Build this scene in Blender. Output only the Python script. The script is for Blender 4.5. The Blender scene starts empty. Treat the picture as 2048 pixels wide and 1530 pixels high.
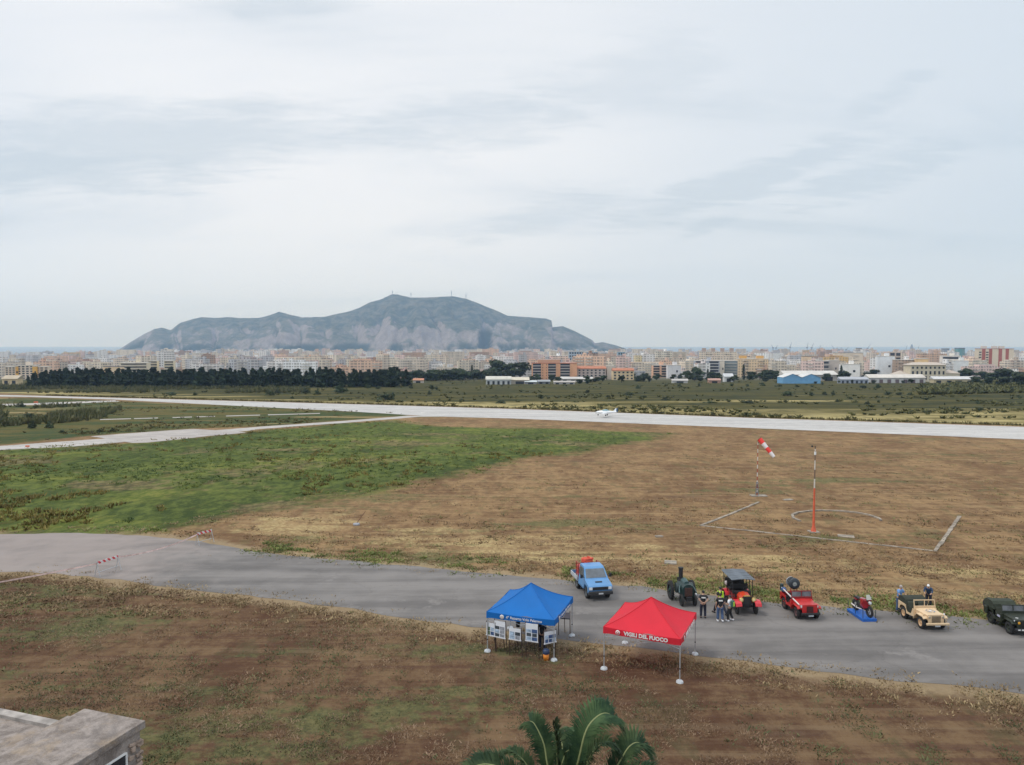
import bpy, bmesh, math, random
import numpy as np
from mathutils import Vector, Matrix, noise as mnoise
R = math.radians
random.seed(7)
sc = bpy.context.scene
col = sc.collection

# ------------------------------------------------------------------ camera, sky, sun, exposure
F = 1500.0                      # focal length in pixels of the 2048 px wide picture
CAMZ = 16.0
PITCH = math.atan(79.0 / F)
cam = bpy.data.cameras.new('camera')
cam.sensor_width = 36.0
cam.lens = 36.0 * F / 2048.0
cam.clip_start = 0.1
cam.clip_end = 90000
cam_ob = bpy.data.objects.new('camera', cam)
col.objects.link(cam_ob)
cam_ob.location = (0, 0, CAMZ)
cam_ob.rotation_euler = (R(90) - PITCH, 0, 0)
sc.camera = cam_ob
SUN_EL, SUN_AZ = R(58), R(-105)          # azimuth from +Y, negative = to the left
sc.view_settings.view_transform = 'Standard'
sc.view_settings.look = 'None'
sc.view_settings.gamma = 1.0
sc.view_settings.exposure = 0.0
sc.view_settings.use_curve_mapping = False
sc.render.engine = 'CYCLES'
sc.cycles.max_bounces = 5
sc.cycles.diffuse_bounces = 3
sc.cycles.volume_bounces = 2
sc.cycles.transparent_max_bounces = 12
sc.cycles.use_denoising = True
sc.cycles.caustics_reflective = False
sc.cycles.caustics_refractive = False


class NT:
    """short node-tree writer"""
    def __init__(s, tree):
        s.t = tree
        s.n = tree.nodes
        s.l = tree.links

    def new(s, kind, **kw):
        n = s.n.new(kind)
        for k, v in kw.items():
            setattr(n, k, v)
        return n

    def put(s, sock, v):
        if v is None:
            return
        if isinstance(v, bpy.types.NodeSocket):
            s.l.new(v, sock)
        else:
            if hasattr(sock.default_value, '__len__') and not hasattr(v, '__len__'):
                v = (v,) * len(sock.default_value)
            if hasattr(sock.default_value, '__len__') and len(sock.default_value) == 4 and len(v) == 3:
                v = (*v, 1.0)
            sock.default_value = v

    def math(s, op, a, b=None, clamp=False):
        n = s.new('ShaderNodeMath', operation=op, use_clamp=clamp)
        s.put(n.inputs[0], a)
        s.put(n.inputs[1], b)
        return n.outputs[0]

    def vmath(s, op, a, b=None):
        n = s.new('ShaderNodeVectorMath', operation=op)
        s.put(n.inputs[0], a)
        s.put(n.inputs[1], b)
        return n.outputs['Value'] if op in ('DOT_PRODUCT', 'LENGTH') else n.outputs['Vector']

    def mix(s, f, a, b, blend='MIX'):
        n = s.new('ShaderNodeMix', data_type='RGBA', blend_type=blend)
        s.put(n.inputs[0], f)
        s.put(n.inputs[6], a)
        s.put(n.inputs[7], b)
        return n.outputs[2]

    def ramp(s, x, a, b, lo=0.0, hi=1.0):
        n = s.new('ShaderNodeMapRange', interpolation_type='SMOOTHSTEP')
        s.put(n.inputs[0], x)
        n.inputs[1].default_value = a
        n.inputs[2].default_value = b
        n.inputs[3].default_value = lo
        n.inputs[4].default_value = hi
        return n.outputs[0]

    def noise(s, vec, scale, detail=4.0, rough=0.55, dist=0.0):
        n = s.new('ShaderNodeTexNoise')
        s.put(n.inputs['Vector'], vec)
        n.inputs['Scale'].default_value = scale
        n.inputs['Detail'].default_value = detail
        n.inputs['Roughness'].default_value = rough
        n.inputs['Distortion'].default_value = dist
        return n.outputs['Fac']

    def mapping(s, vec, rot=(0, 0, 0), scale=(1, 1, 1), loc=(0, 0, 0)):
        n = s.new('ShaderNodeMapping')
        s.put(n.inputs['Vector'], vec)
        n.inputs['Location'].default_value = loc
        n.inputs['Rotation'].default_value = rot
        n.inputs['Scale'].default_value = scale
        return n.outputs[0]

    def attr(s, name):
        n = s.new('ShaderNodeAttribute', attribute_name=name)
        return n

    def sep(s, vec):
        n = s.new('ShaderNodeSeparateXYZ')
        s.put(n.inputs[0], vec)
        return n.outputs

    def comb(s, x, y, z):
        n = s.new('ShaderNodeCombineXYZ')
        s.put(n.inputs[0], x)
        s.put(n.inputs[1], y)
        s.put(n.inputs[2], z)
        return n.outputs[0]


def build_sky():
    w = bpy.data.worlds.new('World')
    sc.world = w
    w.use_nodes = True
    w.node_tree.nodes.clear()
    n = NT(w.node_tree)
    out = n.new('ShaderNodeOutputWorld')
    sky = n.new('ShaderNodeTexSky', sky_type='NISHITA')
    sky.sun_disc = False
    sky.sun_elevation = SUN_EL
    sky.sun_rotation = SUN_AZ
    sky.altitude = 120
    bsky = n.new('ShaderNodeBackground')
    n.l.new(sky.outputs[0], bsky.inputs[0])
    bsky.inputs[1].default_value = 0.09
    g = n.new('ShaderNodeTexCoord').outputs['Generated']
    x, y, z = n.sep(g)
    zc = n.math('ADD', n.math('MAXIMUM', z, 0.0), 0.10)
    p = n.comb(n.math('DIVIDE', x, zc), n.math('DIVIDE', y, zc), 0.0)
    sheet = n.mapping(p, rot=(0, 0, R(-38)), scale=(0.45, 1.0, 1), loc=(1.3, 0.4, 0))
    a = n.noise(sheet, 0.75, 7, 0.55, 0.6)
    streak = n.mapping(p, rot=(0, 0, R(-30)), scale=(0.5, 1.25, 1), loc=(4.1, 2.2, 0))
    b = n.noise(streak, 1.5, 8, 0.6, 0.5)
    big = n.noise(n.mapping(p, loc=(7.0, 3.1, 0)), 0.28, 3, 0.5)
    grey = n.math('MULTIPLY', n.ramp(a, 0.50, 0.68), n.ramp(b, 0.30, 0.62))
    grey = n.math('MULTIPLY', grey, n.ramp(z, 0.02, 0.12))
    soft = n.ramp(big, 0.35, 0.65)
    c = n.mix(soft, (0.70, 0.765, 0.83), (0.80, 0.845, 0.885))
    c = n.mix(n.math('MULTIPLY', grey, 0.6), c, (0.53, 0.62, 0.69))
    az, el = n.math('ARCTAN2', x, y), n.math('ARCSINE', z)
    wob = n.noise(n.mapping(p, scale=(1, 1.6, 1), loc=(2, 6, 0)), 2.2, 8, 0.62, 0.4)
    # thinner, brighter cloud up to the left; the sky to the right is duller
    sd = (math.sin(R(-14)) * math.cos(R(20)), math.cos(R(-14)) * math.cos(R(20)), math.sin(R(20)))
    d = n.vmath('DOT_PRODUCT', n.vmath('NORMALIZE', g), sd)
    glow = n.math('MULTIPLY', n.ramp(d, 0.86, 1.0), n.ramp(a, 0.74, 0.42))
    c = n.mix(n.math('MULTIPLY', glow, 0.8), c, (0.95, 0.955, 0.955))
    wob2 = n.noise(n.mapping(p, rot=(0, 0, R(-25)), scale=(0.7, 1.8, 1), loc=(9, 1, 0)), 5.0, 8, 0.66, 0.6)
    for a0, e0, su, sw, tilt, k, amp in ((-27, 13.0, 17, 3.2, 10, 0.62, 1.8), (-33, 10.8, 14, 1.6, 4, 0.4, 1.8), (-19, 23.6, 8, 2.0, 6, 0.5, 2.0), (17.0, 11.6, 10, 1.5, 15, 0.55, 3.6), (25.5, 11.3, 6, 1.5, 13, 0.55, 3.6), (14.5, 8.5, 2.6, 0.6, 18, 0.5, 3.0), (25.8, 16.0, 3.0, 1.0, 14, 0.4, 3.4),
                                         (2, 9.4, 7, 1.4, 14, 0.35, 3.0), (-3, 16.0, 10, 2.2, 4, 0.4, 2.6), (8, 19, 9, 2.5, 8, 0.3, 2.6)):
        da, de = n.math('SUBTRACT', az, R(a0)), n.math('SUBTRACT', el, R(e0))
        t0, t1 = math.cos(R(tilt)), math.sin(R(tilt))
        uu = n.math('ADD', n.math('MULTIPLY', da, t0 / R(su)), n.math('MULTIPLY', de, t1 / R(su)))
        vv = n.math('SUBTRACT', n.math('MULTIPLY', de, t0 / R(sw)), n.math('MULTIPLY', da, t1 / R(sw)))
        dd = n.math('ADD', n.math('MULTIPLY', uu, uu), n.math('MULTIPLY', vv, vv))
        dd = n.math('ADD', dd, n.math('MULTIPLY', n.math('SUBTRACT', wob, 0.5), amp))
        dd = n.math('ADD', dd, n.math('MULTIPLY', n.math('SUBTRACT', wob2, 0.5), amp))
        c = n.mix(n.ramp(dd, 1.25, -0.1, 0, k), c, (0.56, 0.645, 0.71))
    low = n.ramp(z, 0.16, 0.0)
    c = n.mix(n.math('MULTIPLY', low, 0.75), c, (0.74, 0.825, 0.91))
    side = n.ramp(x, 0.05, 0.75)
    c = n.mix(n.math('MULTIPLY', side, 0.55), c, (0.58, 0.69, 0.78))
    bcl = n.new('ShaderNodeBackground')
    c = n.mix(n.ramp(z, 0.40, 0.8), c, n.mix(1.0, c, (1.05, 1.0, 0.95), 'MULTIPLY'))
    c = n.mix(1.0, c, (1.03, 1.035, 1.055), 'MULTIPLY')
    n.put(bcl.inputs[0], c)
    # an overcast sky is brightest overhead; the unseen sky behind the viewer is brightened to light front faces
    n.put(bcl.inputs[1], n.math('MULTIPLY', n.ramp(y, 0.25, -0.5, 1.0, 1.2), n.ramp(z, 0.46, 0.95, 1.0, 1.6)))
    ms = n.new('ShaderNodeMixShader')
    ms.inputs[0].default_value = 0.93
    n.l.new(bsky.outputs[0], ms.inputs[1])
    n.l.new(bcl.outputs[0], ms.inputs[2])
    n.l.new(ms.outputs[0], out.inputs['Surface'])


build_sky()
sun = bpy.data.lights.new('sun', 'SUN')
sun.energy = 1.5
sun.angle = R(14)
sun.color = (1.0, 0.95, 0.88)
sun_ob = bpy.data.objects.new('sun', sun)
col.objects.link(sun_ob)
sv = Vector((math.sin(SUN_AZ) * math.cos(SUN_EL), math.cos(SUN_AZ) * math.cos(SUN_EL), math.sin(SUN_EL)))
sun_ob.rotation_euler = sv.to_track_quat('Z', 'Y').to_euler()
sun_ob.location = (0, 0, 200)

# ------------------------------------------------------------------ terrain shape, picture-to-ground helpers
SLOPE = 0.0265
KY = [-4000, 0, 480, 620, 760, 900, 1200, 1500, 2200, 3000, 4500, 5600, 6600, 9000, 60000]
KZ = [106, 0, -12.72, -16.6, -20.6, -24.6, -31.0, -36.0, -42.0, -47.0, -60.0, -74.0, -112.0, -135.0, -160.0]


def gz(x, y):
    z = np.interp(y, KY, KZ)
    if y > 700:
        r = max(0.0, min(1.0, (-x / y - 0.44) / 0.16))
        z -= r * r * (3 - 2 * r) * 0.0045 * min(y - 700, 4000)
    return float(z)


def ray(px, py):
    a, b = (px - 1024) / F, (765 - py) / F
    return (a, math.cos(PITCH) + math.sin(PITCH) * b, -math.sin(PITCH) + math.cos(PITCH) * b)


def gp(px, py, dz=0.0):
    """the ground point seen at a pixel"""
    dx, dy, dzr = ray(px, py)
    t = CAMZ / max(1e-6, -dzr - SLOPE * dy)
    if 0 < t * dy < 480:
        return Vector((t * dx, t * dy, -SLOPE * t * dy + dz))
    lo, hi = 0.5, 60000.0
    for _ in range(70):
        m = math.sqrt(lo * hi)
        if CAMZ + m * dzr - gz(m * dx, m * dy) > 0:
            lo = m
        else:
            hi = m
    return Vector((lo * dx, lo * dy, gz(lo * dx, lo * dy) + dz))


def pt(px, py, Y):
    """the point at depth Y seen at a pixel"""
    dx, dy, dz = ray(px, py)
    t = Y / dy
    return Vector((dx * t, Y, CAMZ + dz * t))


# ------------------------------------------------------------------ object helpers
def tag(o, label=None, cat=None, group=None, kind=None):
    if label:
        o['label'] = label
    if cat:
        o['category'] = cat
    if group:
        o['group'] = group
    if kind:
        o['kind'] = kind
    return o


def empty(name, loc=(0, 0, 0), rz=0.0, label=None, cat=None, group=None, tilt=False):
    o = bpy.data.objects.new(name, None)
    o.empty_display_size = 0.3
    col.objects.link(o)
    o.location = loc
    m = Matrix.Rotation(rz, 4, 'Z')
    if tilt:
        m = Matrix.Rotation(-math.atan(SLOPE), 4, 'X') @ m
    o.rotation_euler = m.to_euler()
    return tag(o, label, cat, group)


def link(name, me, parent=None):
    o = bpy.data.objects.new(name, me)
    col.objects.link(o)
    if parent is not None:
        o.parent = parent
    return o


class MB:
    """collects shapes, then links them as one mesh object"""
    def __init__(s):
        s.v, s.f, s.sm = [], [], []

    def add(s, vs, fs, smooth=False):
        b = len(s.v)
        s.v += [tuple(v) for v in vs]
        s.f += [tuple(i + b for i in f) for f in fs]
        s.sm += [smooth] * len(fs)
        return s

    def box(s, c, d, rz=0.0, m=None, bev=0.0):
        bm = bmesh.new()
        bmesh.ops.create_cube(bm, size=1.0)
        for v in bm.verts:
            v.co = Vector((v.co.x * d[0], v.co.y * d[1], v.co.z * d[2]))
        if bev:
            bmesh.ops.bevel(bm, geom=list(bm.edges), offset=bev, segments=2, affect='EDGES', profile=0.5)
        M = Matrix.Translation(c) @ Matrix.Rotation(rz, 4, 'Z')
        if m is not None:
            M = M @ m
        bm.verts.index_update()
        s.add([M @ v.co for v in bm.verts], [[v.index for v in f.verts] for f in bm.faces])
        bm.free()
        return s

    def cyl(s, p0, p1, r0, r1=None, n=12, caps=True, smooth=True):
        r1 = r0 if r1 is None else r1
        p0, p1 = Vector(p0), Vector(p1)
        d = (p1 - p0).normalized()
        q = d.to_track_quat('Z', 'Y')
        vs = []
        for p, r in ((p0, r0), (p1, r1)):
            for i in range(n):
                a = 2 * math.pi * i / n
                vs.append(p + q @ Vector((r * math.cos(a), r * math.sin(a), 0)))
        s.add(vs, [(i, (i + 1) % n, n + (i + 1) % n, n + i) for i in range(n)], smooth)
        if caps:
            s.add(vs[:n], [tuple(reversed(range(n)))])
            s.add(vs[n:], [tuple(range(n))])
        return s

    def tube(s, pts, r, n=8, closed=False):
        pts = [Vector(p) for p in pts]
        rs = r if isinstance(r, (list, tuple)) else [r] * len(pts)
        vs, k = [], len(pts)
        for i, p in enumerate(pts):
            a = pts[i - 1] if (i or closed) else pts[i]
            b = pts[(i + 1) % k] if (i < k - 1 or closed) else pts[i]
            q = (b - a).normalized().to_track_quat('Z', 'Y')
            for j in range(n):
                t = 2 * math.pi * j / n
                vs.append(p + q @ Vector((rs[i] * math.cos(t), rs[i] * math.sin(t), 0)))
        fs = []
        for i in range(k if closed else k - 1):
            i2 = (i + 1) % k
            for j in range(n):
                fs.append((i * n + j, i * n + (j + 1) % n, i2 * n + (j + 1) % n, i2 * n + j))
        s.add(vs, fs, True)
        if not closed:
            s.add(vs[:n], [tuple(reversed(range(n)))])
            s.add(vs[-n:], [tuple(range(n))])
        return s

    def lathe(s, prof, axis='Z', n=20, M=None):
        """prof: (r, h) pairs turned about an axis"""
        vs = []
        for r, h in prof:
            for i in range(n):
                a = 2 * math.pi * i / n
                c, d = r * math.cos(a), r * math.sin(a)
                v = {'Z': (c, d, h), 'X': (h, c, d), 'Y': (c, h, d)}[axis]
                vs.append(Vector(v))
        if M is not None:
            vs = [M @ v for v in vs]
        fs = []
        for k in range(len(prof) - 1):
            for i in range(n):
                fs.append((k * n + i, k * n + (i + 1) % n, (k + 1) * n + (i + 1) % n, (k + 1) * n + i))
        return s.add(vs, fs, True)

    def side(s, prof, hw):
        """a side outline (y, z) drawn across the width; hw(z) is the half width"""
        n = len(prof)
        h = hw if callable(hw) else (lambda z: hw)
        L = [(-h(z), y, z) for y, z in prof]
        Rr = [(h(z), y, z) for y, z in prof]
        s.add(L + Rr, [tuple(range(n)), tuple(reversed(range(n, 2 * n)))] +
              [((i + 1) % n, i, n + i, n + (i + 1) % n) for i in range(n)])
        return s

    def quad(s, a, b, c, d):
        return s.add([a, b, c, d], [(0, 1, 2, 3)])

    def mesh(s, name, mat):
        me = bpy.data.meshes.new(name)
        me.from_pydata(s.v, [], s.f)
        me.polygons.foreach_set('use_smooth', s.sm)
        bm = bmesh.new()
        bm.from_mesh(me)
        bmesh.ops.recalc_face_normals(bm, faces=bm.faces)
        bm.to_mesh(me)
        bm.free()
        if mat is not None:
            me.materials.append(mat)
        return me

    def build(s, name, mat, parent=None, loc=None):
        o = link(name, s.mesh(name, mat), parent)
        if loc is not None:
            o.location = loc
        return o


def kids(o):
    return list(o.children)


def copy_tree(o, parent=None):
    c = o.copy()
    col.objects.link(c)
    if parent is not None:
        c.parent = parent
    for k in kids(o):
        copy_tree(k, c)
    return c


# ------------------------------------------------------------------ materials
MATS = {}


def mat(name, c, rough=0.6, metal=0.0, var=0.12, scale=3.0, dirt=None, spec=0.5, emit=None):
    if name in MATS:
        return MATS[name]
    m = bpy.data.materials.new(name)
    m.use_nodes = True
    n = NT(m.node_tree)
    bs = n.n['Principled BSDF']
    oc = n.new('ShaderNodeTexCoord').outputs['Object']
    f = n.noise(oc, scale, 4)
    cc = n.mix(n.ramp(f, 0.3, 0.7), [v * (1 - var) for v in c], [min(1, v * (1 + var)) for v in c])
    if dirt:
        g = n.noise(oc, scale * 0.35, 6, 0.65)
        cc = n.mix(n.ramp(g, 0.5, 0.75, 0, 0.6), cc, dirt)
    n.put(bs.inputs['Base Color'], cc)
    n.put(bs.inputs['Roughness'], n.math('ADD', rough - 0.08, n.math('MULTIPLY', f, 0.16)))
    bs.inputs['Metallic'].default_value = metal
    bs.inputs['Specular IOR Level'].default_value = spec
    MATS[name] = m
    return m


def glass_mat():
    if 'glass' in MATS:
        return MATS['glass']
    m = mat('glass', (0.075, 0.095, 0.115), 0.10, 0.0, 0.3, 1.5, spec=1.0)
    return m


def leaf_mat(name, dark, light, scale=0.8):
    if name in MATS:
        return MATS[name]
    m = bpy.data.materials.new(name)
    m.use_nodes = True
    n = NT(m.node_tree)
    bs = n.n['Principled BSDF']
    oc = n.new('ShaderNodeTexCoord').outputs['Object']
    rnd = n.new('ShaderNodeObjectInfo').outputs['Random']
    f = n.noise(oc, scale, 5, 0.7)
    cc = n.mix(n.ramp(f, 0.35, 0.65), dark, light)
    hs = n.new('ShaderNodeHueSaturation')
    n.put(hs.inputs['Value'], n.math('ADD', 0.75, n.math('MULTIPLY', rnd, 0.5)))
    n.put(hs.inputs['Hue'], n.math('ADD', 0.485, n.math('MULTIPLY', rnd, 0.03)))
    n.put(hs.inputs['Color'], cc)
    n.put(bs.inputs['Base Color'], hs.outputs[0])
    bs.inputs['Roughness'].default_value = 0.7
    bs.inputs['Specular IOR Level'].default_value = 0.2
    MATS[name] = m
    return m


# ------------------------------------------------------------------ ground sheet
def sdist(P, poly):
    """signed distance (inside positive) of points P (n,2) to a polygon"""
    A = np.asarray(poly, float)
    B = np.roll(A, -1, 0)
    best = np.full(len(P), 1e9)
    ins = np.zeros(len(P), bool)
    for a, b in zip(A, B):
        d = b - a
        t = np.clip(((P - a) @ d) / max(1e-9, d @ d), 0, 1)
        q = P - (a + t[:, None] * d)
        best = np.minimum(best, (q * q).sum(1))
        c = (a[1] > P[:, 1]) != (b[1] > P[:, 1])
        with np.errstate(divide='ignore', invalid='ignore'):
            xx = (b[0] - a[0]) * (P[:, 1] - a[1]) / (b[1] - a[1]) + a[0]
        ins ^= c & (P[:, 0] < xx)
    return np.where(ins, 1, -1) * np.sqrt(best)


def wpoly(pix):
    return [tuple(gp(x, y)[:2]) for x, y in pix]


ROAD_TOP = [(-700, 1062), (-300, 1063), (0, 1069), (130, 1066), (300, 1072), (400, 1083), (470, 1097), (530, 1106), (660, 1118), (800, 1131), (930, 1142),
            (1020, 1149), (1120, 1160), (1280, 1174), (1420, 1190), (1560, 1206), (1780, 1224), (1920, 1236), (2048, 1250), (2300, 1277), (2800, 1335)]
ROAD_LOW = [(2800, 1530), (2300, 1430), (2048, 1388), (1850, 1366), (1640, 1343), (1400, 1311), (1270, 1296), (1150, 1283), (1060, 1271), (970, 1258), (860, 1243), (700, 1218), (520, 1195),
            (400, 1181), (290, 1168), (180, 1153), (90, 1147), (0, 1143), (-300, 1135), (-700, 1128)]
GREEN = [(-900, 925), (0, 900), (240, 886), (490, 867), (520, 859), (700, 847), (790, 841), (870, 852), (1000, 856), (1150, 860), (1280, 864), (1350, 868), (1330, 876), (1240, 888), (1130, 908), (1040, 925),
         (930, 946), (820, 966), (720, 984), (640, 992), (580, 1010), (500, 1020), (420, 1036), (330, 1056), (200, 1064), (0, 1066), (-900, 1066)]
LEFTMID = [(-900, 905), (0, 890), (185, 871), (390, 857), (520, 853), (700, 840), (815, 831), (830, 829), (720, 821), (600, 816), (470, 811), (300, 805), (100, 796), (-900, 798)]
STRAW = [(420, 1050), (560, 1022), (700, 1030), (900, 1046), (1100, 1062), (1400, 1085), (1600, 1105), (2048, 1130), (2600, 1160), (2600, 1270), (2048, 1232), (1600, 1190), (1400, 1170), (1100, 1140), (900, 1118), (700, 1100), (520, 1085)]
SCRUB_EDGE = [(-900, 778), (20, 787), (90, 791), (500, 802), (1024, 817), (1500, 835), (2048, 852), (2700, 876)]


def build_ground():
    ys = [-45.0]
    while ys[-1] < 22800:
        y = ys[-1]
        ys.append(y + max(0.6, 0.011 * max(y, 0)) if y < 1200 else y * 1.05)
    ts = np.linspace(-1, 1, 361)
    V, n = [], len(ts)
    for y in ys:
        w = min(16400, 50 + 1.0 * max(y, 0))
        for t in ts:
            x = t * w
            V.append((x, y, gz(x, y)))
    V = np.array(V)
    faces = []
    for j in range(len(ys) - 1):
        for i in range(n - 1):
            a = j * n + i
            faces.append((a, a + 1, a + n + 1, a + n))
    me = bpy.data.meshes.new('ground')
    me.from_pydata(V.tolist(), [], faces)
    P = V[:, :2]

    def setattr_(name, vals):
        at = me.attributes.new(name, 'FLOAT', 'POINT')
        at.data.foreach_set('value', np.clip(vals, -60, 60).astype(np.float32))
    setattr_('green', sdist(P, wpoly(GREEN)))
    setattr_('leftmid', sdist(P, wpoly(LEFTMID)))
    setattr_('straw', sdist(P, wpoly(STRAW)))
    road = sdist(P, wpoly(ROAD_TOP + ROAD_LOW))
    setattr_('road', road)
    e = wpoly(SCRUB_EDGE)
    setattr_('scrub', sdist(P, e + [(9000, 9000), (-9000, 9000)]))
    t = wpoly(ROAD_TOP)
    setattr_('farside', sdist(P, t + [(300, 60), (9000, 9000), (-9000, 9000), (-300, 120)]))
    m = bpy.data.materials.new('ground')
    m.use_nodes = True
    s = NT(m.node_tree)
    bs = s.n['Principled BSDF']
    pos = s.new('ShaderNodeNewGeometry').outputs['Position']
    mow = s.mapping(pos, rot=(0, 0, R(19)), scale=(0.20, 1.0, 1.0))       # mowing lines run along the road
    mow2 = s.mapping(pos, rot=(0, 0, R(14)), scale=(0.3, 1.0, 1.0))
    n_big = s.noise(pos, 0.045, 5, 0.6, 0.4)
    n_mid = s.noise(s.mapping(mow2, loc=(11, 3, 0)), 0.22, 6, 0.62, 0.3)
    n_mow = s.noise(mow, 1.3, 6, 0.65)
    n_mow2 = s.noise(s.mapping(mow, loc=(5, 9, 2)), 0.42, 5, 0.6)
    n_fine = s.noise(pos, 3.0, 7, 0.8)
    n_dot = s.noise(s.mapping(pos, loc=(3, 7, 1)), 0.9, 7, 0.75)
    n_tuft = s.noise(s.mapping(pos, loc=(9, 2, 4)), 0.55, 5, 0.7)
    A = lambda k: s.attr(k).outputs['Fac']
    jit = s.math('MULTIPLY', s.math('SUBTRACT', n_tuft, 0.5), 9.0)
    tall = s.mapping(pos, scale=(1, 0.5, 1))                       # clods and tufts stand up: stretched along the view
    clod = s.noise(tall, 0.85, 8, 0.74)
    clod2 = s.noise(s.mapping(tall, loc=(17, 4, 0)), 0.42, 8, 0.72)
    blot = s.noise(s.mapping(tall, loc=(5, 31, 0)), 0.13, 7, 0.66, 0.4)
    # soil with mown, dried grass on it
    far = s.ramp(A('farside'), -1.0, 1.0)
    soil = s.mix(far, (0.090, 0.047, 0.028), (0.142, 0.081, 0.043))
    tan = s.mix(far, (0.185, 0.119, 0.066), (0.298, 0.194, 0.098))
    v = s.math('ADD', s.math('MULTIPLY', n_mow, 0.34), s.math('ADD', s.math('MULTIPLY', n_fine, 0.26), s.math('MULTIPLY', clod, 0.40)))
    v = s.math('ADD', v, s.math('MULTIPLY', s.math('SUBTRACT', blot, 0.5), 0.35))
    brown = s.mix(s.ramp(v, 0.41, 0.60), soil, tan)
    brown = s.mix(s.ramp(clod2, 0.53, 0.62, 0, 0.55), brown, s.mix(far, (0.085, 0.075, 0.038), (0.130, 0.110, 0.052)))
    brown = s.mix(s.ramp(s.math('ADD', clod2, s.math('MULTIPLY', n_fine, 0.3)), 0.57, 0.48, 0, 0.35), brown, s.mix(far, (0.225, 0.155, 0.090), (0.400, 0.295, 0.155)))
    rows = s.noise(s.mapping(pos, rot=(0, 0, R(21)), scale=(0.035, 1.0, 1.0), loc=(1, 3, 0)), 1.1, 4, 0.7)
    brown = s.mix(s.math('MULTIPLY', s.ramp(rows, 0.53, 0.64, 0, 0.55), s.ramp(far, 1, 0, 0.5, 1)), brown, s.mix(far, (0.098, 0.052, 0.037), (0.15, 0.088, 0.055)))
    brown = s.mix(s.ramp(rows, 0.44, 0.36, 0, 0.35), brown, s.mix(far, (0.205, 0.145, 0.09), (0.33, 0.24, 0.13)))
    # straw left lying
    sf = s.math('ADD', s.math('MINIMUM', s.math('MULTIPLY', A('straw'), 0.05), 0.13), s.math('ADD', s.math('MULTIPLY', n_mid, 0.6), s.math('MULTIPLY', s.math('ADD', clod2, n_mow2), 0.5)))
    brown = s.mix(s.ramp(sf, 0.86, 1.04, 0, 0.85), brown, s.mix(s.ramp(n_fine, .35, .65), (0.24, 0.165, 0.08), (0.54, 0.42, 0.21)))
    # green regrowth in patches
    gf = s.math('ADD', s.math('MULTIPLY', s.noise(s.mapping(mow2, loc=(3, 17, 0)), 0.11, 5, 0.6, 0.4), 0.75), s.math('ADD', s.math('MULTIPLY', n_mid, 0.6), s.math('MULTIPLY', n_dot, 0.5)))
    gthr = s.math('ADD', gf, s.math('MULTIPLY', s.math('SUBTRACT', 1.0, far), 0.03))
    brown = s.mix(s.ramp(gthr, 0.99, 1.10, 0, 0.7), brown, s.mix(s.ramp(n_fine, .35, .65), (0.045, 0.066, 0.028), (0.15, 0.155, 0.062)))
    # dark damp stripes
    brown = s.mix(s.ramp(s.math('ADD', n_mow2, s.math('MULTIPLY', n_mid, 0.4)), 0.58, 0.42, 0, 0.45), brown, (0.105, 0.068, 0.05))
    # verge beside the road: pale dust and straw
    vd = s.math('ADD', A('road'), s.math('MULTIPLY', s.math('SUBTRACT', n_dot, 0.5), 3.0))
    brown = s.mix(s.ramp(vd, -1.9, -0.5, 0, 0.8), brown, s.mix(n_dot, (0.23, 0.17, 0.115), (0.41, 0.315, 0.18)))
    # the green meadow
    mv = s.math('ADD', s.math('MULTIPLY', clod, 0.5), s.math('ADD', s.math('MULTIPLY', n_fine, 0.2), s.math('MULTIPLY', blot, 0.3)))
    meadow = s.mix(s.ramp(mv, 0.42, 0.60), (0.038, 0.058, 0.016), (0.122, 0.150, 0.036))
    m1 = s.noise(s.mapping(pos, scale=(0.4, 1, 1), loc=(2, 8, 0)), 0.10, 6, 0.62, 0.4)
    m2 = s.noise(s.mapping(pos, scale=(0.5, 0.8, 1), loc=(22, 1, 0)), 0.085, 7, 0.66, 0.4)
    meadow = s.mix(s.ramp(m1, 0.52, 0.66, 0, 0.75), meadow, s.mix(s.ramp(clod, .4, .6), (0.100, 0.132, 0.024), (0.205, 0.205, 0.050)))
    meadow = s.mix(s.ramp(s.math('ADD', m2, s.math('MULTIPLY', s.math('SUBTRACT', clod2, 0.5), 0.5)), 0.53, 0.64, 0, 0.7), meadow, s.mix(s.ramp(clod, .4, .6), (0.095, 0.074, 0.040), (0.230, 0.175, 0.090)))
    meadow = s.mix(s.ramp(clod2, 0.57, 0.65, 0, 0.7), meadow, (0.080, 0.066, 0.022))
    meadow = s.mix(s.ramp(n_dot, 0.60, 0.68, 0, 0.5), meadow, (0.036, 0.052, 0.020))
    gsd = s.math('ADD', A('green'), s.math('ADD', jit, s.math('MULTIPLY', s.math('SUBTRACT', n_big, 0.5), 16.0)))
    c = s.mix(s.ramp(gsd, -3.0, 2.5), brown, meadow)
    # left, between taxiway and runway: rank grass with rust and straw bands
    lm = s.mix(s.ramp(s.noise(s.mapping(pos, scale=(0.25, 1, 1), loc=(4, 4, 0)), 0.10, 5, 0.6), 0.40, 0.60), (0.042, 0.066, 0.024), (0.115, 0.098, 0.034))
    lm = s.mix(s.ramp(clod2, 0.50, 0.62, 0, 0.7), lm, (0.105, 0.080, 0.024))
    lm = s.mix(s.ramp(clod, 0.56, 0.66, 0, 0.6), lm, (0.035, 0.050, 0.020))
    lm = s.mix(s.ramp(s.noise(s.mapping(pos, scale=(0.3, 1, 1), loc=(1, 14, 0)), 0.07, 5, 0.6), 0.57, 0.68, 0, 0.8), lm, (0.31, 0.235, 0.115))
    c = s.mix(s.ramp(s.math('ADD', A('leftmid'), s.math('MULTIPLY', jit, 0.3)), -1.5, 1.5), c, lm)
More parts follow.
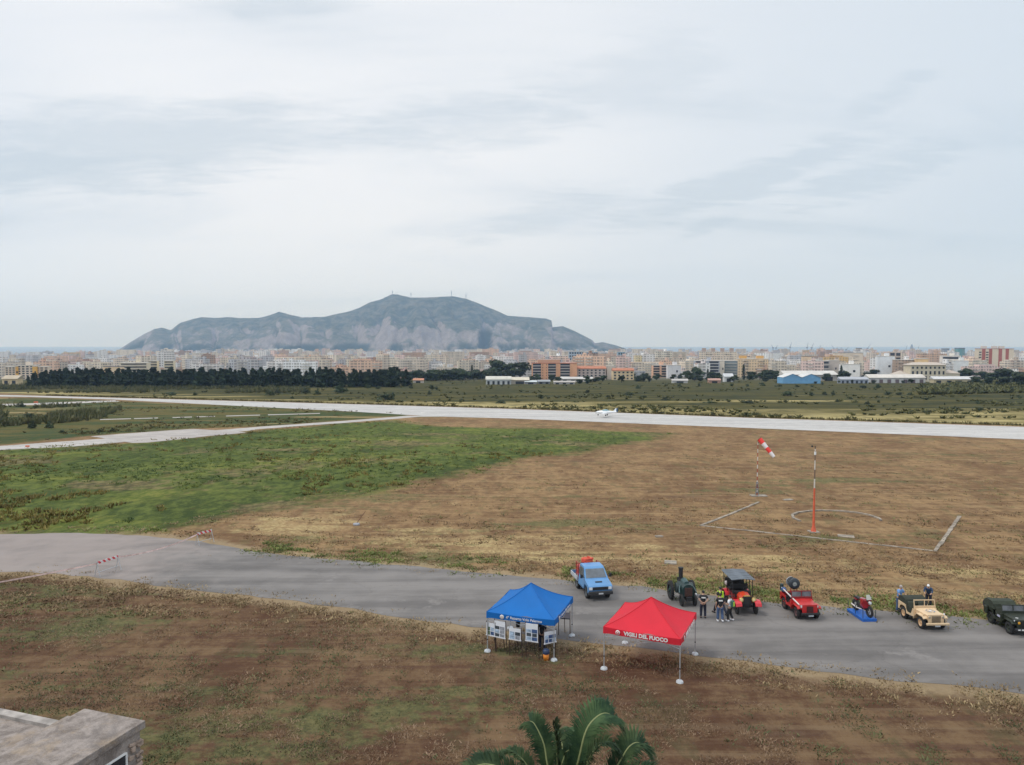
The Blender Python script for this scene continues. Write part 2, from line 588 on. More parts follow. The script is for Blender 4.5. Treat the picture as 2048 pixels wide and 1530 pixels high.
    # beyond the runway: dry yellow grass, olive growth
    q = s.mapping(pos, scale=(0.16, 0.8, 1), rot=(0, 0, R(12)))
    q1 = s.noise(q, 0.055, 6, 0.62, 0.4)
    q2 = s.noise(s.mapping(q, loc=(31, 7, 0)), 0.16, 6, 0.7)
    depth = s.sep(pos)[1]
    dry = s.mix(s.ramp(q2, 0.40, 0.58), (0.12, 0.10, 0.034), (0.38, 0.315, 0.145))
    olive = s.mix(s.ramp(q2, 0.42, 0.58), (0.026, 0.032, 0.012), (0.088, 0.076, 0.022))
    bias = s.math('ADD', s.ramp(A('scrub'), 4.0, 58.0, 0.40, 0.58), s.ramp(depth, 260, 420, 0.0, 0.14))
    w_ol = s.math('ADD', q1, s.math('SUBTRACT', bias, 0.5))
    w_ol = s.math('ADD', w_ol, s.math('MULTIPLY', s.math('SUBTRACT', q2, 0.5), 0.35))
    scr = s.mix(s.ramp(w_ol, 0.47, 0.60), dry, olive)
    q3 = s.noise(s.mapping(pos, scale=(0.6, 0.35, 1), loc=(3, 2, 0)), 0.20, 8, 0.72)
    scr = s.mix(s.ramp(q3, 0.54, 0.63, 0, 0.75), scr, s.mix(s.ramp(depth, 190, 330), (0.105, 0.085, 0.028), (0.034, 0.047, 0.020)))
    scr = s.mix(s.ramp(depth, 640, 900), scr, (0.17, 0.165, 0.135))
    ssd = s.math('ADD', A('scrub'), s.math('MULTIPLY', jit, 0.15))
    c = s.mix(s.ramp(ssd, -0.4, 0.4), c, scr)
    # taller dark fringe along the runway's far side
    fringe = s.math('MULTIPLY', s.ramp(A('scrub'), 0.2, 1.2), s.ramp(A('scrub'), 6.0, 3.0))
    c = s.mix(s.math('MULTIPLY', fringe, s.ramp(q2, 0.35, 0.55, 0.35, 0.9)), c, (0.075, 0.065, 0.022))
    s.put(bs.inputs['Base Color'], c)
    bs.inputs['Roughness'].default_value = 0.95
    bs.inputs['Specular IOR Level'].default_value = 0.1
    bp = s.new('ShaderNodeBump')
    bp.inputs['Strength'].default_value = 0.8
    bp.inputs['Distance'].default_value = 0.12
    s.put(bp.inputs['Height'], s.math('ADD', n_fine, s.math('MULTIPLY', n_dot, 1.6)))
    s.l.new(bp.outputs[0], bs.inputs['Normal'])
    me.materials.append(m)
    o = link('ground', me)
    tag(o, kind='structure')
    return o


build_ground()


def sheet(name, pix, dz, m, step=6.0, jitter=0.0):
    """a flat paved sheet lying on the ground, outline given where it is seen"""
    P = [gp(x, y) for x, y in pix]
    out = []
    for a, b in zip(P, P[1:] + P[:1]):
        k = max(1, int((b - a).length / step)) if jitter else 1
        for i in range(k):
            q = a.lerp(b, i / k)
            if jitter:
                q.x += random.uniform(-jitter, jitter)
                q.y += random.uniform(-jitter, jitter)
            out.append(q)
    bm = bmesh.new()
    vs = [bm.verts.new((q.x, q.y, gz(q.x, q.y) + dz)) for q in out]
    f = bm.faces.new(vs)
    if f.normal.z < 0 or True:
        bmesh.ops.triangulate(bm, faces=[f])
        bmesh.ops.recalc_face_normals(bm, faces=bm.faces)
        if sum(x.normal.z for x in bm.faces) < 0:
            bmesh.ops.reverse_faces(bm, faces=bm.faces)
    me = bpy.data.meshes.new(name)
    bm.to_mesh(me)
    bm.free()
    me.materials.append(m)
    o = link(name, me)
    tag(o, kind='structure')
    return o


def paving_mat(name, dark, light, rot, stain=(0.1, 0.09, 0.08), sx=0.1, crack=True, edge=None):
    m = bpy.data.materials.new(name)
    m.use_nodes = True
    s = NT(m.node_tree)
    bs = s.n['Principled BSDF']
    pos = s.new('ShaderNodeNewGeometry').outputs['Position']
    al = s.mapping(pos, rot=(0, 0, rot), scale=(sx, 1, 1))
    a = s.noise(al, 0.55, 6, 0.6, 0.2)
    b = s.noise(pos, 0.35, 6, 0.62, 0.3)
    f = s.noise(pos, 9.0, 4, 0.8)
    v = s.math('ADD', s.math('MULTIPLY', a, 0.6), s.math('ADD', s.math('MULTIPLY', b, 0.3), s.math('MULTIPLY', f, 0.1)))
    c = s.mix(s.ramp(v, 0.36, 0.62), dark, light)
    c = s.mix(s.ramp(s.noise(s.mapping(al, loc=(4, 8, 1)), 0.25, 5, 0.6), 0.56, 0.72, 0, 0.45), c, stain)
    c = s.mix(s.ramp(s.noise(s.mapping(pos, loc=(40, 8, 1)), 0.22, 7, 0.7), 0.60, 0.68, 0, 0.5), c, [min(1, x * 1.25) for x in light])
    if crack:
        vo = s.new('ShaderNodeTexVoronoi', feature='DISTANCE_TO_EDGE')
        s.put(vo.inputs['Vector'], s.mapping(pos, rot=(0, 0, rot), scale=(0.12, 0.22, 1)))
        vo.inputs['Scale'].default_value = 1.0
        s.put(vo.inputs['Vector'], s.vmath('ADD', s.mapping(pos, rot=(0, 0, rot), scale=(0.12, 0.22, 1)), s.comb(s.math('MULTIPLY', b, 0.8), s.math('MULTIPLY', a, 0.5), 0)))
        c = s.mix(s.ramp(vo.outputs['Distance'], 0.010, 0.002, 0, 0.26), c, (0.09, 0.083, 0.078))
    if edge is not None:
        c = edge(s, c, pos, b, f)
    s.put(bs.inputs['Base Color'], c)
    bs.inputs['Roughness'].default_value = 0.9
    bs.inputs['Specular IOR Level'].default_value = 0.25
    bp = s.new('ShaderNodeBump')
    bp.inputs['Strength'].default_value = 0.3
    bp.inputs['Distance'].default_value = 0.02
    s.put(bp.inputs['Height'], f)
    s.l.new(bp.outputs[0], bs.inputs['Normal'])
    return m


def dusty(s, c, pos, b, f):
    # pale pinkish dust drifts over the old asphalt towards its left end
    x = s.sep(pos)[0]
    g = s.math('ADD', s.ramp(x, -12.0, -40.0), s.math('MULTIPLY', s.math('SUBTRACT', b, 0.5), 1.2))
    return s.mix(s.ramp(g, 0.25, 1.1, 0, 0.75), c, (0.30, 0.255, 0.235))


ROAD = sheet('road', ROAD_TOP + ROAD_LOW, 0.012,
             paving_mat('asphalt', (0.124, 0.116, 0.112), (0.212, 0.198, 0.188), R(19), (0.135, 0.122, 0.116), edge=dusty), 1.2, 0.22)
conc = paving_mat('runway_concrete', (0.35, 0.34, 0.33), (0.51, 0.495, 0.475), R(27), (0.29, 0.285, 0.28), 0.05)
RW_FAR = [(-1200, 762), (-300, 783), (90, 792), (500, 803), (760, 810), (1020, 818), (1270, 827), (1500, 836), (2048, 854), (2900, 883)]
RW_NEAR = [(2900, 925), (2048, 879), (1520, 857), (1270, 847), (1020, 837), (870, 833), (700, 823), (500, 813), (360, 806), (225, 799), (60, 794), (-300, 788), (-1200, 772)]
sheet('runway', RW_FAR + RW_NEAR, 0.03, conc, 4.0, 0.12)
lanem = paving_mat('lane_concrete', (0.34, 0.32, 0.30), (0.47, 0.445, 0.42), R(0), (0.33, 0.31, 0.30), 0.3)
sheet('taxiway', [(-600, 926), (0, 892), (185, 879), (300, 871), (432, 860.5), (520, 853.5), (700, 841), (815, 831.5), (880, 832), (880, 833.5), (840, 833.5), (700, 845), (520, 858), (495, 862), (240, 884.5), (150, 893), (0, 900), (-600, 937)], 0.02, lanem, 3.0, 0.25)
sheet('apron', [(183, 873), (270, 866), (385, 858), (432, 860.5), (460, 862), (496, 865.5), (420, 872), (300, 885), (265, 886), (238, 881)], 0.032, paving_mat('apron_concrete', (0.30, 0.275, 0.26), (0.44, 0.405, 0.38), R(0), (0.38, 0.33, 0.28), 0.3), 3.0, 0.3)
sheet('path', [(-300, 813), (50, 807), (230, 800.5), (240, 803), (90, 809.5), (-300, 818)], 0.02, lanem, 4.0, 0.15)
for k, (x0, x1) in enumerate(((200, 262), (268, 316), (345, 384), (392, 430), (452, 520), (536, 640))):
    f0 = lambda x: 838.5 - (x - 200) * 0.0282
    sheet('path_marking', [(x0, f0(x0)), (x1, f0(x1)), (x1, f0(x1) + 1.5), (x0, f0(x0) + 1.5)], 0.02, lanem)

sea = MB().quad((-16400, 5200, -106), (16400, 5200, -106), (16400, 23900, -106), (-16400, 23900, -106))
ms = mat('sea_water', (0.06, 0.11, 0.15), 0.35, 0, 0.1, 0.002)
tag(sea.build('sea', ms), kind='structure')
# ------------------------------------------------------------------ mountain across the city
RIDGE = [(215, 712), (235, 702), (262, 684), (290, 668), (310, 658), (325, 655), (343, 660), (362, 646), (385, 638), (405, 634), (430, 636), (455, 634), (480, 636), (520, 636), (543, 630), (560, 623), (580, 629), (605, 635),
         (650, 634), (690, 624), (720, 615), (742, 604), (765, 598), (785, 589), (800, 590), (822, 595), (860, 595), (905, 593), (935, 598), (960, 608), (990, 620), (1015, 631), (1050, 634), (1090, 637),
         (1103, 641), (1104, 655), (1125, 652), (1150, 662), (1185, 680), (1190, 686), (1205, 684), (1230, 690), (1250, 697), (1275, 706)]
YR = 7300.0


def build_mountain():
    NX, NY = 420, 84
    rx = [p[0] for p in RIDGE]
    ry = [p[1] for p in RIDGE]
    V, faces = [], []
    base = -112.0
    for j in range(NY + 1):
        v = j / NY
        for i in range(NX + 1):
            px = 205 + (1285 - 205) * i / NX
            row = float(np.interp(px, rx, ry))
            top = CAMZ + (686 - row) / F * YR
            X = (px - 1024) / F * YR
            nz = mnoise.noise(Vector((X * 0.0016, 3.1, 0)))
            nz2 = mnoise.noise(Vector((X * 0.006, 9.7, 0)))
            nz3 = mnoise.fractal(Vector((X * 0.004, v * 6.0, 1.7)), 0.8, 2.2, 6)
            # cross profile: scree, cliff, bench, upper slope, ridge, back
            w = v + 0.05 * nz + 0.035 * nz2 + 0.018 * nz3
            cl = 0.50 + 0.14 * nz + 0.05 * nz2                       # how much of the height the cliff takes
            f = np.interp(w, [0.0, 0.12, 0.20, 0.26, 0.42, 0.66, 0.78, 1.0, 1.2], [0.0, 0.12, 0.30, cl, cl + 0.10, 0.93, 1.0, 0.5, 0.0])
            if v < 0.72:
                f = min(f, 0.965)
            # gullies
            g = abs(mnoise.noise(Vector((X * 0.0034, w * 1.5, 5.0))))
            f -= 0.13 * max(0.0, min(1.0, (0.66 - v) / 0.14)) * max(0, 0.18 - g) / 0.18 * math.sin(min(1, max(0, w)) * math.pi)
            gg = math.exp(-((px - 974 - 20 * (w - 0.2)) / 11.0) ** 2)
            f -= 0.22 * gg * math.exp(-((w - 0.27) / 0.14) ** 2)
            Y = YR - 1250 + v / 0.78 * 1250
            sc_ = 1.0 if v > 0.76 else Y / YR
            h = base + max(0.0, f) * (top - base) * (sc_ if v < 0.76 else 1.0)
            h += 14.0 * nz3 * min(1, max(0.0, f) * 2) * (0.12 if v > 0.66 else 1)
            edge = 0.02
            V.append((X * (Y / YR if v < 0.78 else 1), Y, h))
    n = NX + 1
    for j in range(NY):
        for i in range(NX):
            a = j * n + i
            faces.append((a, a + 1, a + n + 1, a + n))
    me = bpy.data.meshes.new('mountain')
    me.from_pydata(V, [], faces)
    me.polygons.foreach_set('use_smooth', [True] * len(faces))
    m = bpy.data.materials.new('mountain_rock')
    m.use_nodes = True
    s = NT(m.node_tree)
    bs = s.n['Principled BSDF']
    ge = s.new('ShaderNodeNewGeometry')
    pos, nrm = ge.outputs['Position'], ge.outputs['Normal']
    nz = s.sep(nrm)[2]
    a = s.noise(s.mapping(pos, scale=(1, 0.5, 0.6)), 0.004, 8, 0.65, 0.3)
    b = s.noise(s.mapping(pos, scale=(1, 1, 0.25)), 0.02, 7, 0.7)
    d = s.noise(s.mapping(pos, loc=(70, 0, 0)), 0.012, 8, 0.72)
    rock = s.mix(s.ramp(b, 0.35, 0.65), (0.24, 0.215, 0.21), (0.36, 0.325, 0.31))
    bush = s.mix(s.ramp(d, 0.4, 0.62), (0.050, 0.074, 0.052), (0.165, 0.165, 0.125))
    k = s.math('ADD', nz, s.math('ADD', s.math('MULTIPLY', s.math('SUBTRACT', a, 0.5), 0.75), s.math('MULTIPLY', s.math('SUBTRACT', d, 0.5), 0.9)))
    k = s.math('ADD', k, s.ramp(s.math('ADD', s.sep(pos)[2], s.math('MULTIPLY', s.math('SUBTRACT', a, 0.5), 420.0)), 120, 250, 0, 0.55))
    c = s.mix(s.ramp(k, 0.70, 0.98), rock, bush)
    gx = s.math('ABSOLUTE', s.math('ADD', s.sep(pos)[0], s.math('ADD', 232.0, s.math('MULTIPLY', s.math('SUBTRACT', b, 0.5), 120.0))))
    c = s.mix(s.math('MULTIPLY', s.ramp(gx, 75, 30), s.ramp(s.sep(pos)[2], 190, 100)), c, (0.03, 0.05, 0.03))
    z = s.sep(pos)[2]
    c = s.mix(s.math('MULTIPLY', s.ramp(z, 40, -20), s.ramp(a, 0.42, 0.55)), c, (0.03, 0.05, 0.03))
    s.put(bs.inputs['Base Color'], c)
    bs.inputs['Roughness'].default_value = 1.0
    bs.inputs['Specular IOR Level'].default_value = 0.0
    bp = s.new('ShaderNodeBump')
    bp.inputs['Strength'].default_value = 0.9
    bp.inputs['Distance'].default_value = 45.0
    s.put(bp.inputs['Height'], s.math('ADD', b, d))
    s.l.new(bp.outputs[0], bs.inputs['Normal'])
    me.materials.append(m)
    tag(link('mountain', me), kind='structure')


build_mountain()

steel = mat('grey_steel', (0.22, 0.23, 0.24), 0.5, 0.3)
for px, top, lab in ((785, 580, 'thin transmitter mast on the leftmost rise of the mountain summit'), (822, 584, 'short faint mast just right of the first summit mast'),
                     (903, 580, 'tall transmitter mast above the middle of the summit ridge'), (932, 587, 'stout mast at the right end of the mountain summit')):
    row = float(np.interp(px, [p[0] for p in RIDGE], [p[1] for p in RIDGE]))
    b, t = pt(px, row + 3, YR - 10), pt(px, top, YR - 10)
    r = 2.6
    e = empty('radio_mast', b, 0, lab, 'mast', 'radio masts on the mountain')
    h = t.z - b.z
    MB().cyl((0, 0, 0), (0, 0, h), r, r * 0.5, 6).build('lattice_tower', steel, e)
    MB().cyl((0, 0, h * 0.55), (0, 0, h * 0.8), r * 1.5, r * 1.5, 8).build('antenna_drum', steel, e)

# ------------------------------------------------------------------ trees
pine_leaf = leaf_mat('pine_needles', (0.010, 0.021, 0.013), (0.040, 0.058, 0.030), 0.35)
broad_leaf = leaf_mat('broad_leaves', (0.016, 0.028, 0.014), (0.052, 0.070, 0.030), 0.4)
cyp_leaf = leaf_mat('cypress_leaves', (0.012, 0.022, 0.014), (0.034, 0.050, 0.026), 0.6)
shrub_leaf = leaf_mat('shrub_leaves', (0.026, 0.042, 0.022), (0.078, 0.098, 0.050), 0.9)
reed_leaf = leaf_mat('reed_leaves', (0.070, 0.090, 0.036), (0.185, 0.180, 0.080), 0.3)
bark = mat('bark', (0.085, 0.065, 0.05), 0.9, 0, 0.3, 4)


def clump(mb, c, r, n, size, rng, squash=1.0):
    for _ in range(n):
        while True:
            d = Vector((rng.gauss(0, 1), rng.gauss(0, 1), rng.gauss(0, 1)))
            if d.length > 0.05:
                break
        d.normalize()
        d *= r * rng.uniform(0.55, 1.06)
        d.z *= squash
        p = Vector(c) + d
        nrm = (d.normalized() + Vector((rng.uniform(-.7, .7), rng.uniform(-.7, .7), rng.uniform(-.4, .9)))).normalized()
        q = nrm.to_track_quat('Z', 'Y')
        s = size * rng.uniform(0.6, 1.4)
        k = rng.choice((3, 4, 5))
        a0 = rng.uniform(0, 6.28)
        vs = []
        for i in range(k):
            a = a0 + 2 * math.pi * i / k
            vs.append(p + q @ Vector((s * math.cos(a) * rng.uniform(.7, 1.2), s * math.sin(a) * rng.uniform(.5, 1), rng.uniform(-.2, .2) * s)))
        mb.add(vs, [tuple(range(k))])


def tree_meshes(kind, seed):
    rng = random.Random(seed)
    cr, tr = MB(), MB()
    if kind == 'pine':
        H = rng.uniform(12, 14.5)
        tr.cyl((0, 0, -0.5), (rng.uniform(-.4, .4), 0, H * 0.8), 0.32, 0.1, 7)
        for k in range(15):
            z = H * (0.08 + 0.90 * (k / 14) ** 0.9)
            w = 3.1 * (1.0 - 0.80 * max(0, (z / H - 0.25) / 0.75) ** 1.5)
            a = rng.uniform(0, 6.28)
            o = Vector((math.cos(a), math.sin(a), 0)) * w * rng.uniform(0.15, 0.6)
            tr.cyl((0, 0, z - 0.8), o + Vector((0, 0, z)), 0.09, 0.03, 5)
            clump(cr, o + Vector((0, 0, z)), w * rng.uniform(0.5, 0.85), 46, 0.72, rng, 0.8)
        leaf = pine_leaf
    elif kind == 'cypress':
        H = rng.uniform(11, 14)
        tr.cyl((0, 0, -0.5), (0, 0, H * 0.7), 0.2, 0.06, 6)
        for k in range(14):
            z = H * (0.05 + 0.9 * k / 13)
            w = 1.25 * math.sin(math.pi * min(1, 0.18 + 0.80 * k / 13)) + 0.15
            clump(cr, (rng.uniform(-.2, .2), rng.uniform(-.2, .2), z), w, 26, 0.42, rng, 1.0)
        leaf = cyp_leaf
    elif kind == 'broad':
        H = rng.uniform(8.5, 11)
        tr.cyl((0, 0, -0.5), (0.2, 0, H * 0.5), 0.4, 0.2, 7)
        for k in range(13):
            a = rng.uniform(0, 6.28)
            rr = rng.uniform(0.0, 3.2)
            z = H * rng.uniform(0.22, 0.86)
            rr *= 1.1 - abs(z / H - 0.5)
            o = Vector((math.cos(a) * rr, math.sin(a) * rr, z))
            tr.cyl((0.2, 0, H * 0.42), o, 0.13, 0.04, 5)
            clump(cr, o, rng.uniform(1.4, 2.3), 60, 0.66, rng, 0.8)
        leaf = broad_leaf
    else:   # shrub, unit size about 2 m high and 3 m wide
        tr.cyl((0, 0, -0.3), (0.1, 0, 0.8), 0.08, 0.03, 5)
        for k in range(12):
            a = rng.uniform(0, 6.28)
            rr = rng.uniform(0, 1.1)
            z = rng.uniform(0.25, 1.35) * (1.15 - 0.45 * rr)
            o = Vector((math.cos(a) * rr, math.sin(a) * rr, z))
            tr.cyl((0, 0, 0.1), o, 0.04, 0.015, 4)
            clump(cr, o, rng.uniform(0.35, 0.6), 30, 0.17, rng, 0.85)
        leaf = shrub_leaf
    return cr.mesh('crown', leaf), tr.mesh('trunk', bark)


TREE = {k: [tree_meshes(k, 100 * i + sum(map(ord, k))) for i in range(n)] for k, n in (('pine', 5), ('cypress', 3), ('broad', 4), ('shrub', 4))}


def tree(kind, name, loc, s, label, cat, group, sz=None, wide=1.0):
    cr, tr = random.choice(TREE[kind])
    e = empty(name, loc, random.uniform(0, 6.28), label, cat, group)
    e.scale = (s * wide, s * wide, sz or s)
    link('crown', cr, e)
    link('stems' if kind == 'shrub' else 'trunk', tr, e)
    return e


# the dense dark pine wood beyond the runway's far end
for rowi, (n, d0) in enumerate(((58, 490), (56, 499), (54, 509), (50, 520))):
    for i in range(n):
        px = 52 + (792 - 52) * (i + random.uniform(-0.35, 0.35)) / (n - 1) + rowi * 6
        Y = d0 + random.uniform(-4, 4)
        if px > 600:
            Y += 6
        X = (px - 1024) / F * Y
        s = random.uniform(0.70, 0.93)
        if px < 110:
            s *= 0.62 + 0.38 * max(0, px - 52) / 58
        if px > 640:
            s *= random.uniform(0.85, 1.1)
        tree('pine', 'pine_tree', (X, Y, gz(X, Y)), s, 'dark pine tree in the dense unbroken wood beyond the runway', 'tree', 'pines of the dark wood', wide=random.uniform(1.2, 1.5))
# looser trees right of the wood
SIDE = [('broad', 762, 768, 741, 1.0), ('cypress', 737, 770, 740, 1), ('broad', 752, 768, 744, 1), ('cypress', 788, 760, 738, 1), ('cypress', 795, 762, 741, 1), ('broad', 812, 761, 744, 1), ('cypress', 826, 760, 738, 1), ('cypress', 838, 760, 736, 1),
        ('broad', 852, 760, 742, 1), ('broad', 866, 760, 738, 1), ('cypress', 878, 760, 736, 1), ('cypress', 887, 760, 737, 1), ('cypress', 905, 760, 738, 1), ('broad', 917, 760, 738, 1), ('cypress', 925, 760, 738, 1), ('broad', 940, 759, 739, 1), ('broad', 950, 757, 738, 1),
        ('broad', 965, 757, 740, 1), ('broad', 985, 757, 730, 1.2), ('broad', 1002, 756, 721, 1.3), ('broad', 1022, 756, 724, 1.2), ('broad', 1040, 757, 723, 1.1), ('cypress', 944, 758, 730, 1)]
for k, (kind, px, row, top, wd) in enumerate(SIDE):
    b = gp(px, row)
    h = pt(px, top, b.y).z - b.z
    s = h / (12.5 if kind == 'cypress' else 9.6)
    tree(kind, 'cypress_tree' if kind == 'cypress' else 'broadleaf_tree', b, s,
         ('slim dark cypress in the loose tree line right of the pine wood' if kind == 'cypress' else
          ('large dark rounded tree in the tall clump beside the orange block' if 970 < px < 1050 else 'rounded green tree in the loose tree line right of the pine wood')),
         'tree', 'tall clump left of the orange block' if 970 < px < 1050 else 'loose tree line', wide=1.45 if kind == 'broad' else 1.25)
SIDE2 = [(790 + i * 4.5 + random.uniform(-4, 4), 763 - i * 0.12 + random.uniform(-1.5, 1.5), 740 + random.uniform(-2, 5)) for i in range(50)]
for px, row, top in SIDE2:
    if 770 < px < 850 and row > 758:
        row = 756.5
    b = gp(px, row)
    h = pt(px, top, b.y).z - b.z
    tree('broad', 'broadleaf_tree', b, h / 9.6, 'rounded green tree in the loose tree line right of the pine wood', 'tree', 'loose tree line', wide=random.uniform(1.4, 1.8))
RIGHT = [('broad', 1075, 760, 753), ('broad', 1118, 764, 755), ('broad', 1160, 768, 757), ('broad', 1176, 768, 757), ('broad', 1243, 765, 752), ('broad', 1300, 752, 735), ('broad', 1290, 758, 746), ('broad', 1318, 758, 748), ('broad', 1345, 760, 748),
         ('broad', 1370, 757, 742), ('broad', 1385, 760, 744), ('broad', 1397, 759, 736), ('cypress', 1398, 748, 733), ('cypress', 1415, 760, 735), ('broad', 1424, 758, 742), ('broad', 1437, 758, 744), ('broad', 1449, 760, 749), ('broad', 1470, 758, 748), ('cypress', 1487, 759, 726), ('broad', 1504, 757, 740),
         ('broad', 1520, 760, 745), ('broad', 1532, 758, 736), ('broad', 1545, 758, 738), ('broad', 1556, 760, 744), ('cypress', 1615, 752, 743), ('broad', 1650, 762, 746), ('cypress', 1682, 764, 728), ('broad', 1690, 762, 742), ('broad', 1735, 757, 742), ('broad', 1746, 756, 738), ('cypress', 1765, 756, 727), ('cypress', 1776, 756, 726), ('cypress', 1783, 755, 728), ('cypress', 1791, 755, 727),
         ('broad', 1925, 758, 740), ('broad', 1940, 760, 738), ('cypress', 1955, 752, 722), ('broad', 1968, 760, 742), ('broad', 1985, 762, 742), ('broad', 2000, 762, 736), ('broad', 2018, 764, 738), ('broad', 2036, 764, 742), ('broad', 1950, 768, 750), ('broad', 1978, 770, 752), ('broad', 2010, 772, 750), ('broad', 2044, 774, 748)]
for k, (kind, px, row, top) in enumerate(RIGHT):
    b = gp(px, row)
    h = pt(px, top, b.y).z - b.z
    s = h / (12.5 if kind == 'cypress' else 9.6)
    z = ('between the orange block and the blue shed' if px < 1566 else ('beside the blue and white sheds' if px < 1800 else 'in the thicket right of the cream villa'))
    tree(kind, 'cypress_tree' if kind == 'cypress' else 'broadleaf_tree', b, s,
         ('narrow dark cypress ' if kind == 'cypress' else 'dark green rounded tree ') + z, 'tree', 'trees at the city edge ' + z, wide=1.6 if kind == 'broad' else 1.2)

for k in range(95):
    px, row = random.uniform(1060, 2060), random.uniform(754, 765)
    if 1560 < px < 1960:
        row = random.uniform(763.5, 768)
        top = row - random.uniform(5, 8)
    else:
        top = row - random.uniform(7, 13)
    b = gp(px, row)
    h = pt(px, top, b.y).z - b.z
    z = 'between the orange block and the blue shed' if px < 1566 else ('beside the blue and white sheds' if px < 1800 else 'in the thicket right of the cream villa')
    tree('broad', 'broadleaf_tree', b, h / 9.6, 'dark green rounded tree ' + z, 'tree', 'trees at the city edge ' + z, wide=random.uniform(1.4, 2.0))
# shrubs in the rough grass beyond the runway: (pixel x, base row, height, width in px)
SHRUBS = [(540, 791, 13, 20), (555, 786, 11, 14), (611, 786, 11, 20), (636, 789, 12, 15), (683, 785, 19, 34), (772, 800, 18, 42), (785, 792, 7, 14), (864, 779, 9, 20), (873, 780, 7, 10), (858, 789, 8, 15), (823, 777, 6, 12), (735, 776, 10, 16), (757, 778, 8, 14), (925, 803, 6, 14),
          (1002, 807, 7, 26), (1082, 797, 8, 24), (1174, 786, 8, 12), (1216, 795, 6, 14), (1255, 790, 7, 30), (1275, 777, 7, 18), (1288, 796, 7, 16), (1332, 772, 5, 8), (1360, 773, 6, 16), (1398, 773, 6, 10), (1463, 772, 7, 10), (1495, 773, 7, 10), (1525, 772, 6, 12),
          (1523, 769, 6, 12), (1560, 773, 6, 9), (1594, 774, 6, 12), (1645, 770, 6, 10), (1624, 774, 5, 10), (1575, 792, 12, 34), (1623, 792, 8, 18), (1649, 790, 9, 14), (1667, 790, 9, 14), (1675, 804, 6, 10), (1699, 798, 6, 14), (1728, 777, 8, 19), (1756, 777, 9, 19),
          (1735, 808, 6, 14), (1757, 805, 6, 8), (1775, 790, 7, 22), (1798, 790, 7, 20), (1821, 790, 6, 14), (1852, 800, 7, 12), (1875, 784, 7, 16), (1894, 785, 10, 18), (1939, 780, 8, 14), (1909, 822, 10, 14), (1960, 823, 10, 14), (1956, 808, 8, 12), (1985, 822, 4, 6), (2022, 785, 10, 22), (1889, 810, 6, 4),
          (66, 856, 15, 28), (98, 856, 14, 24), (42, 814, 11, 20), (72, 815, 7, 16), (225, 863, 8, 14), (200, 864, 7, 16), (123, 866, 6, 18), (60, 836, 12, 30), (250, 782, 9, 20), (343, 790, 8, 30), (390, 791, 6, 16), (585, 797, 5, 12), (1420, 806, 5, 30), (1500, 806, 6, 40), (1330, 800, 6, 30), (2040, 797, 6, 12)]
for px, row, h, w in SHRUBS:
    b = gp(px, row)
    k = b.y / F
    side = 'in the rank grass left of the taxiway' if (px < 300 and row > 800) else ('in the rough grass between pine wood and runway' if px < 800 else 'in the dry grass beyond the runway below the city')
    tree('shrub', 'shrub', b, 1.0, ('dark rounded shrub ' if h > 8 else 'small low shrub ') + side, 'shrub', 'shrubs ' + side, sz=h * k / 1.75, wide=w * k / 3.0)


def tufts(name, spots, mat_, hmin, hmax, blades, lean=0.5, wid=0.05):
    """grasses and weeds nobody would count, one mesh"""
    V, Fc = [], []
    for (x, y, s) in spots:
        z = gz(x, y)
        for _ in range(blades):
            a = random.uniform(0, 6.28)
            h = random.uniform(hmin, hmax) * s
            r = random.uniform(0, 0.35) * s
            bx, by = x + math.cos(a) * r, y + math.sin(a) * r
            l = h * random.uniform(0.1, lean)
            b2 = random.uniform(0, 6.28)
            w = wid * s * random.uniform(0.6, 1.4)
            k = len(V)
            V += [(bx - w * math.sin(b2), by + w * math.cos(b2), z - 0.02), (bx + w * math.sin(b2), by - w * math.cos(b2), z - 0.02),
                  (bx + l * math.cos(a) + w * .7 * math.sin(b2), by + l * math.sin(a) - w * .7 * math.cos(b2), z + h * 0.7), (bx + 1.6 * l * math.cos(a), by + 1.6 * l * math.sin(a), z + h)]
            Fc += [(k, k + 1, k + 2), (k, k + 2, k + 3)]
    me = bpy.data.meshes.new(name)
    me.from_pydata(V, [], Fc)
    me.materials.append(mat_)
    return tag(link(name, me), kind='stuff')


def along(pix, n, spread, bias=0.0):
    P = [gp(x, y) for x, y in pix]
    L = [(b - a).length for a, b in zip(P, P[1:])]
    T = sum(L)
    out = []
    for _ in range(n):
        t = random.uniform(0, T)
        for a, b, l in zip(P, P[1:], L):
            if t <= l:
                q = a.lerp(b, t / l)
                d = (b - a).normalized()
                o = bias + random.gauss(0, spread)
                out.append((q.x - d.y * o, q.y + d.x * o, random.uniform(0.6, 1.3)))
                break
            t -= l
    return out


weed_leaf = leaf_mat('weed_leaves', (0.090, 0.125, 0.036), (0.220, 0.250, 0.075), 0.5)
straw_leaf = leaf_mat('straw', (0.22, 0.16, 0.08), (0.42, 0.325, 0.175), 0.5)
far_edge = [p for p in ROAD_TOP if 470 <= p[0] <= 2300]
sp = [q for q in along(far_edge, 3600, 1.2, 1.7) if mnoise.noise(Vector((q[0] * 0.22, q[1] * 0.22, 2.0))) + 0.7 * mnoise.noise(Vector((q[0] * 0.8, q[1] * 0.8, 6.0))) > 0.12 - (0.22 if q[0] > 12 else 0)]
tufts('weeds', sp, weed_leaf, 0.05, 0.17, 8, 1.3, 0.045)
sp = [q for q in along(far_edge, 2600, 1.9, 2.6)] + along([p for p in ROAD_LOW if -100 < p[0] < 2300], 3400, 1.0, 1.1)
sp = [q for q in sp if mnoise.noise(Vector((q[0] * 0.5, q[1] * 0.5, 9.0))) > -0.1]
tufts('dry_grass', sp, straw_leaf, 0.03, 0.11, 7, 1.3, 0.035)
sp = []
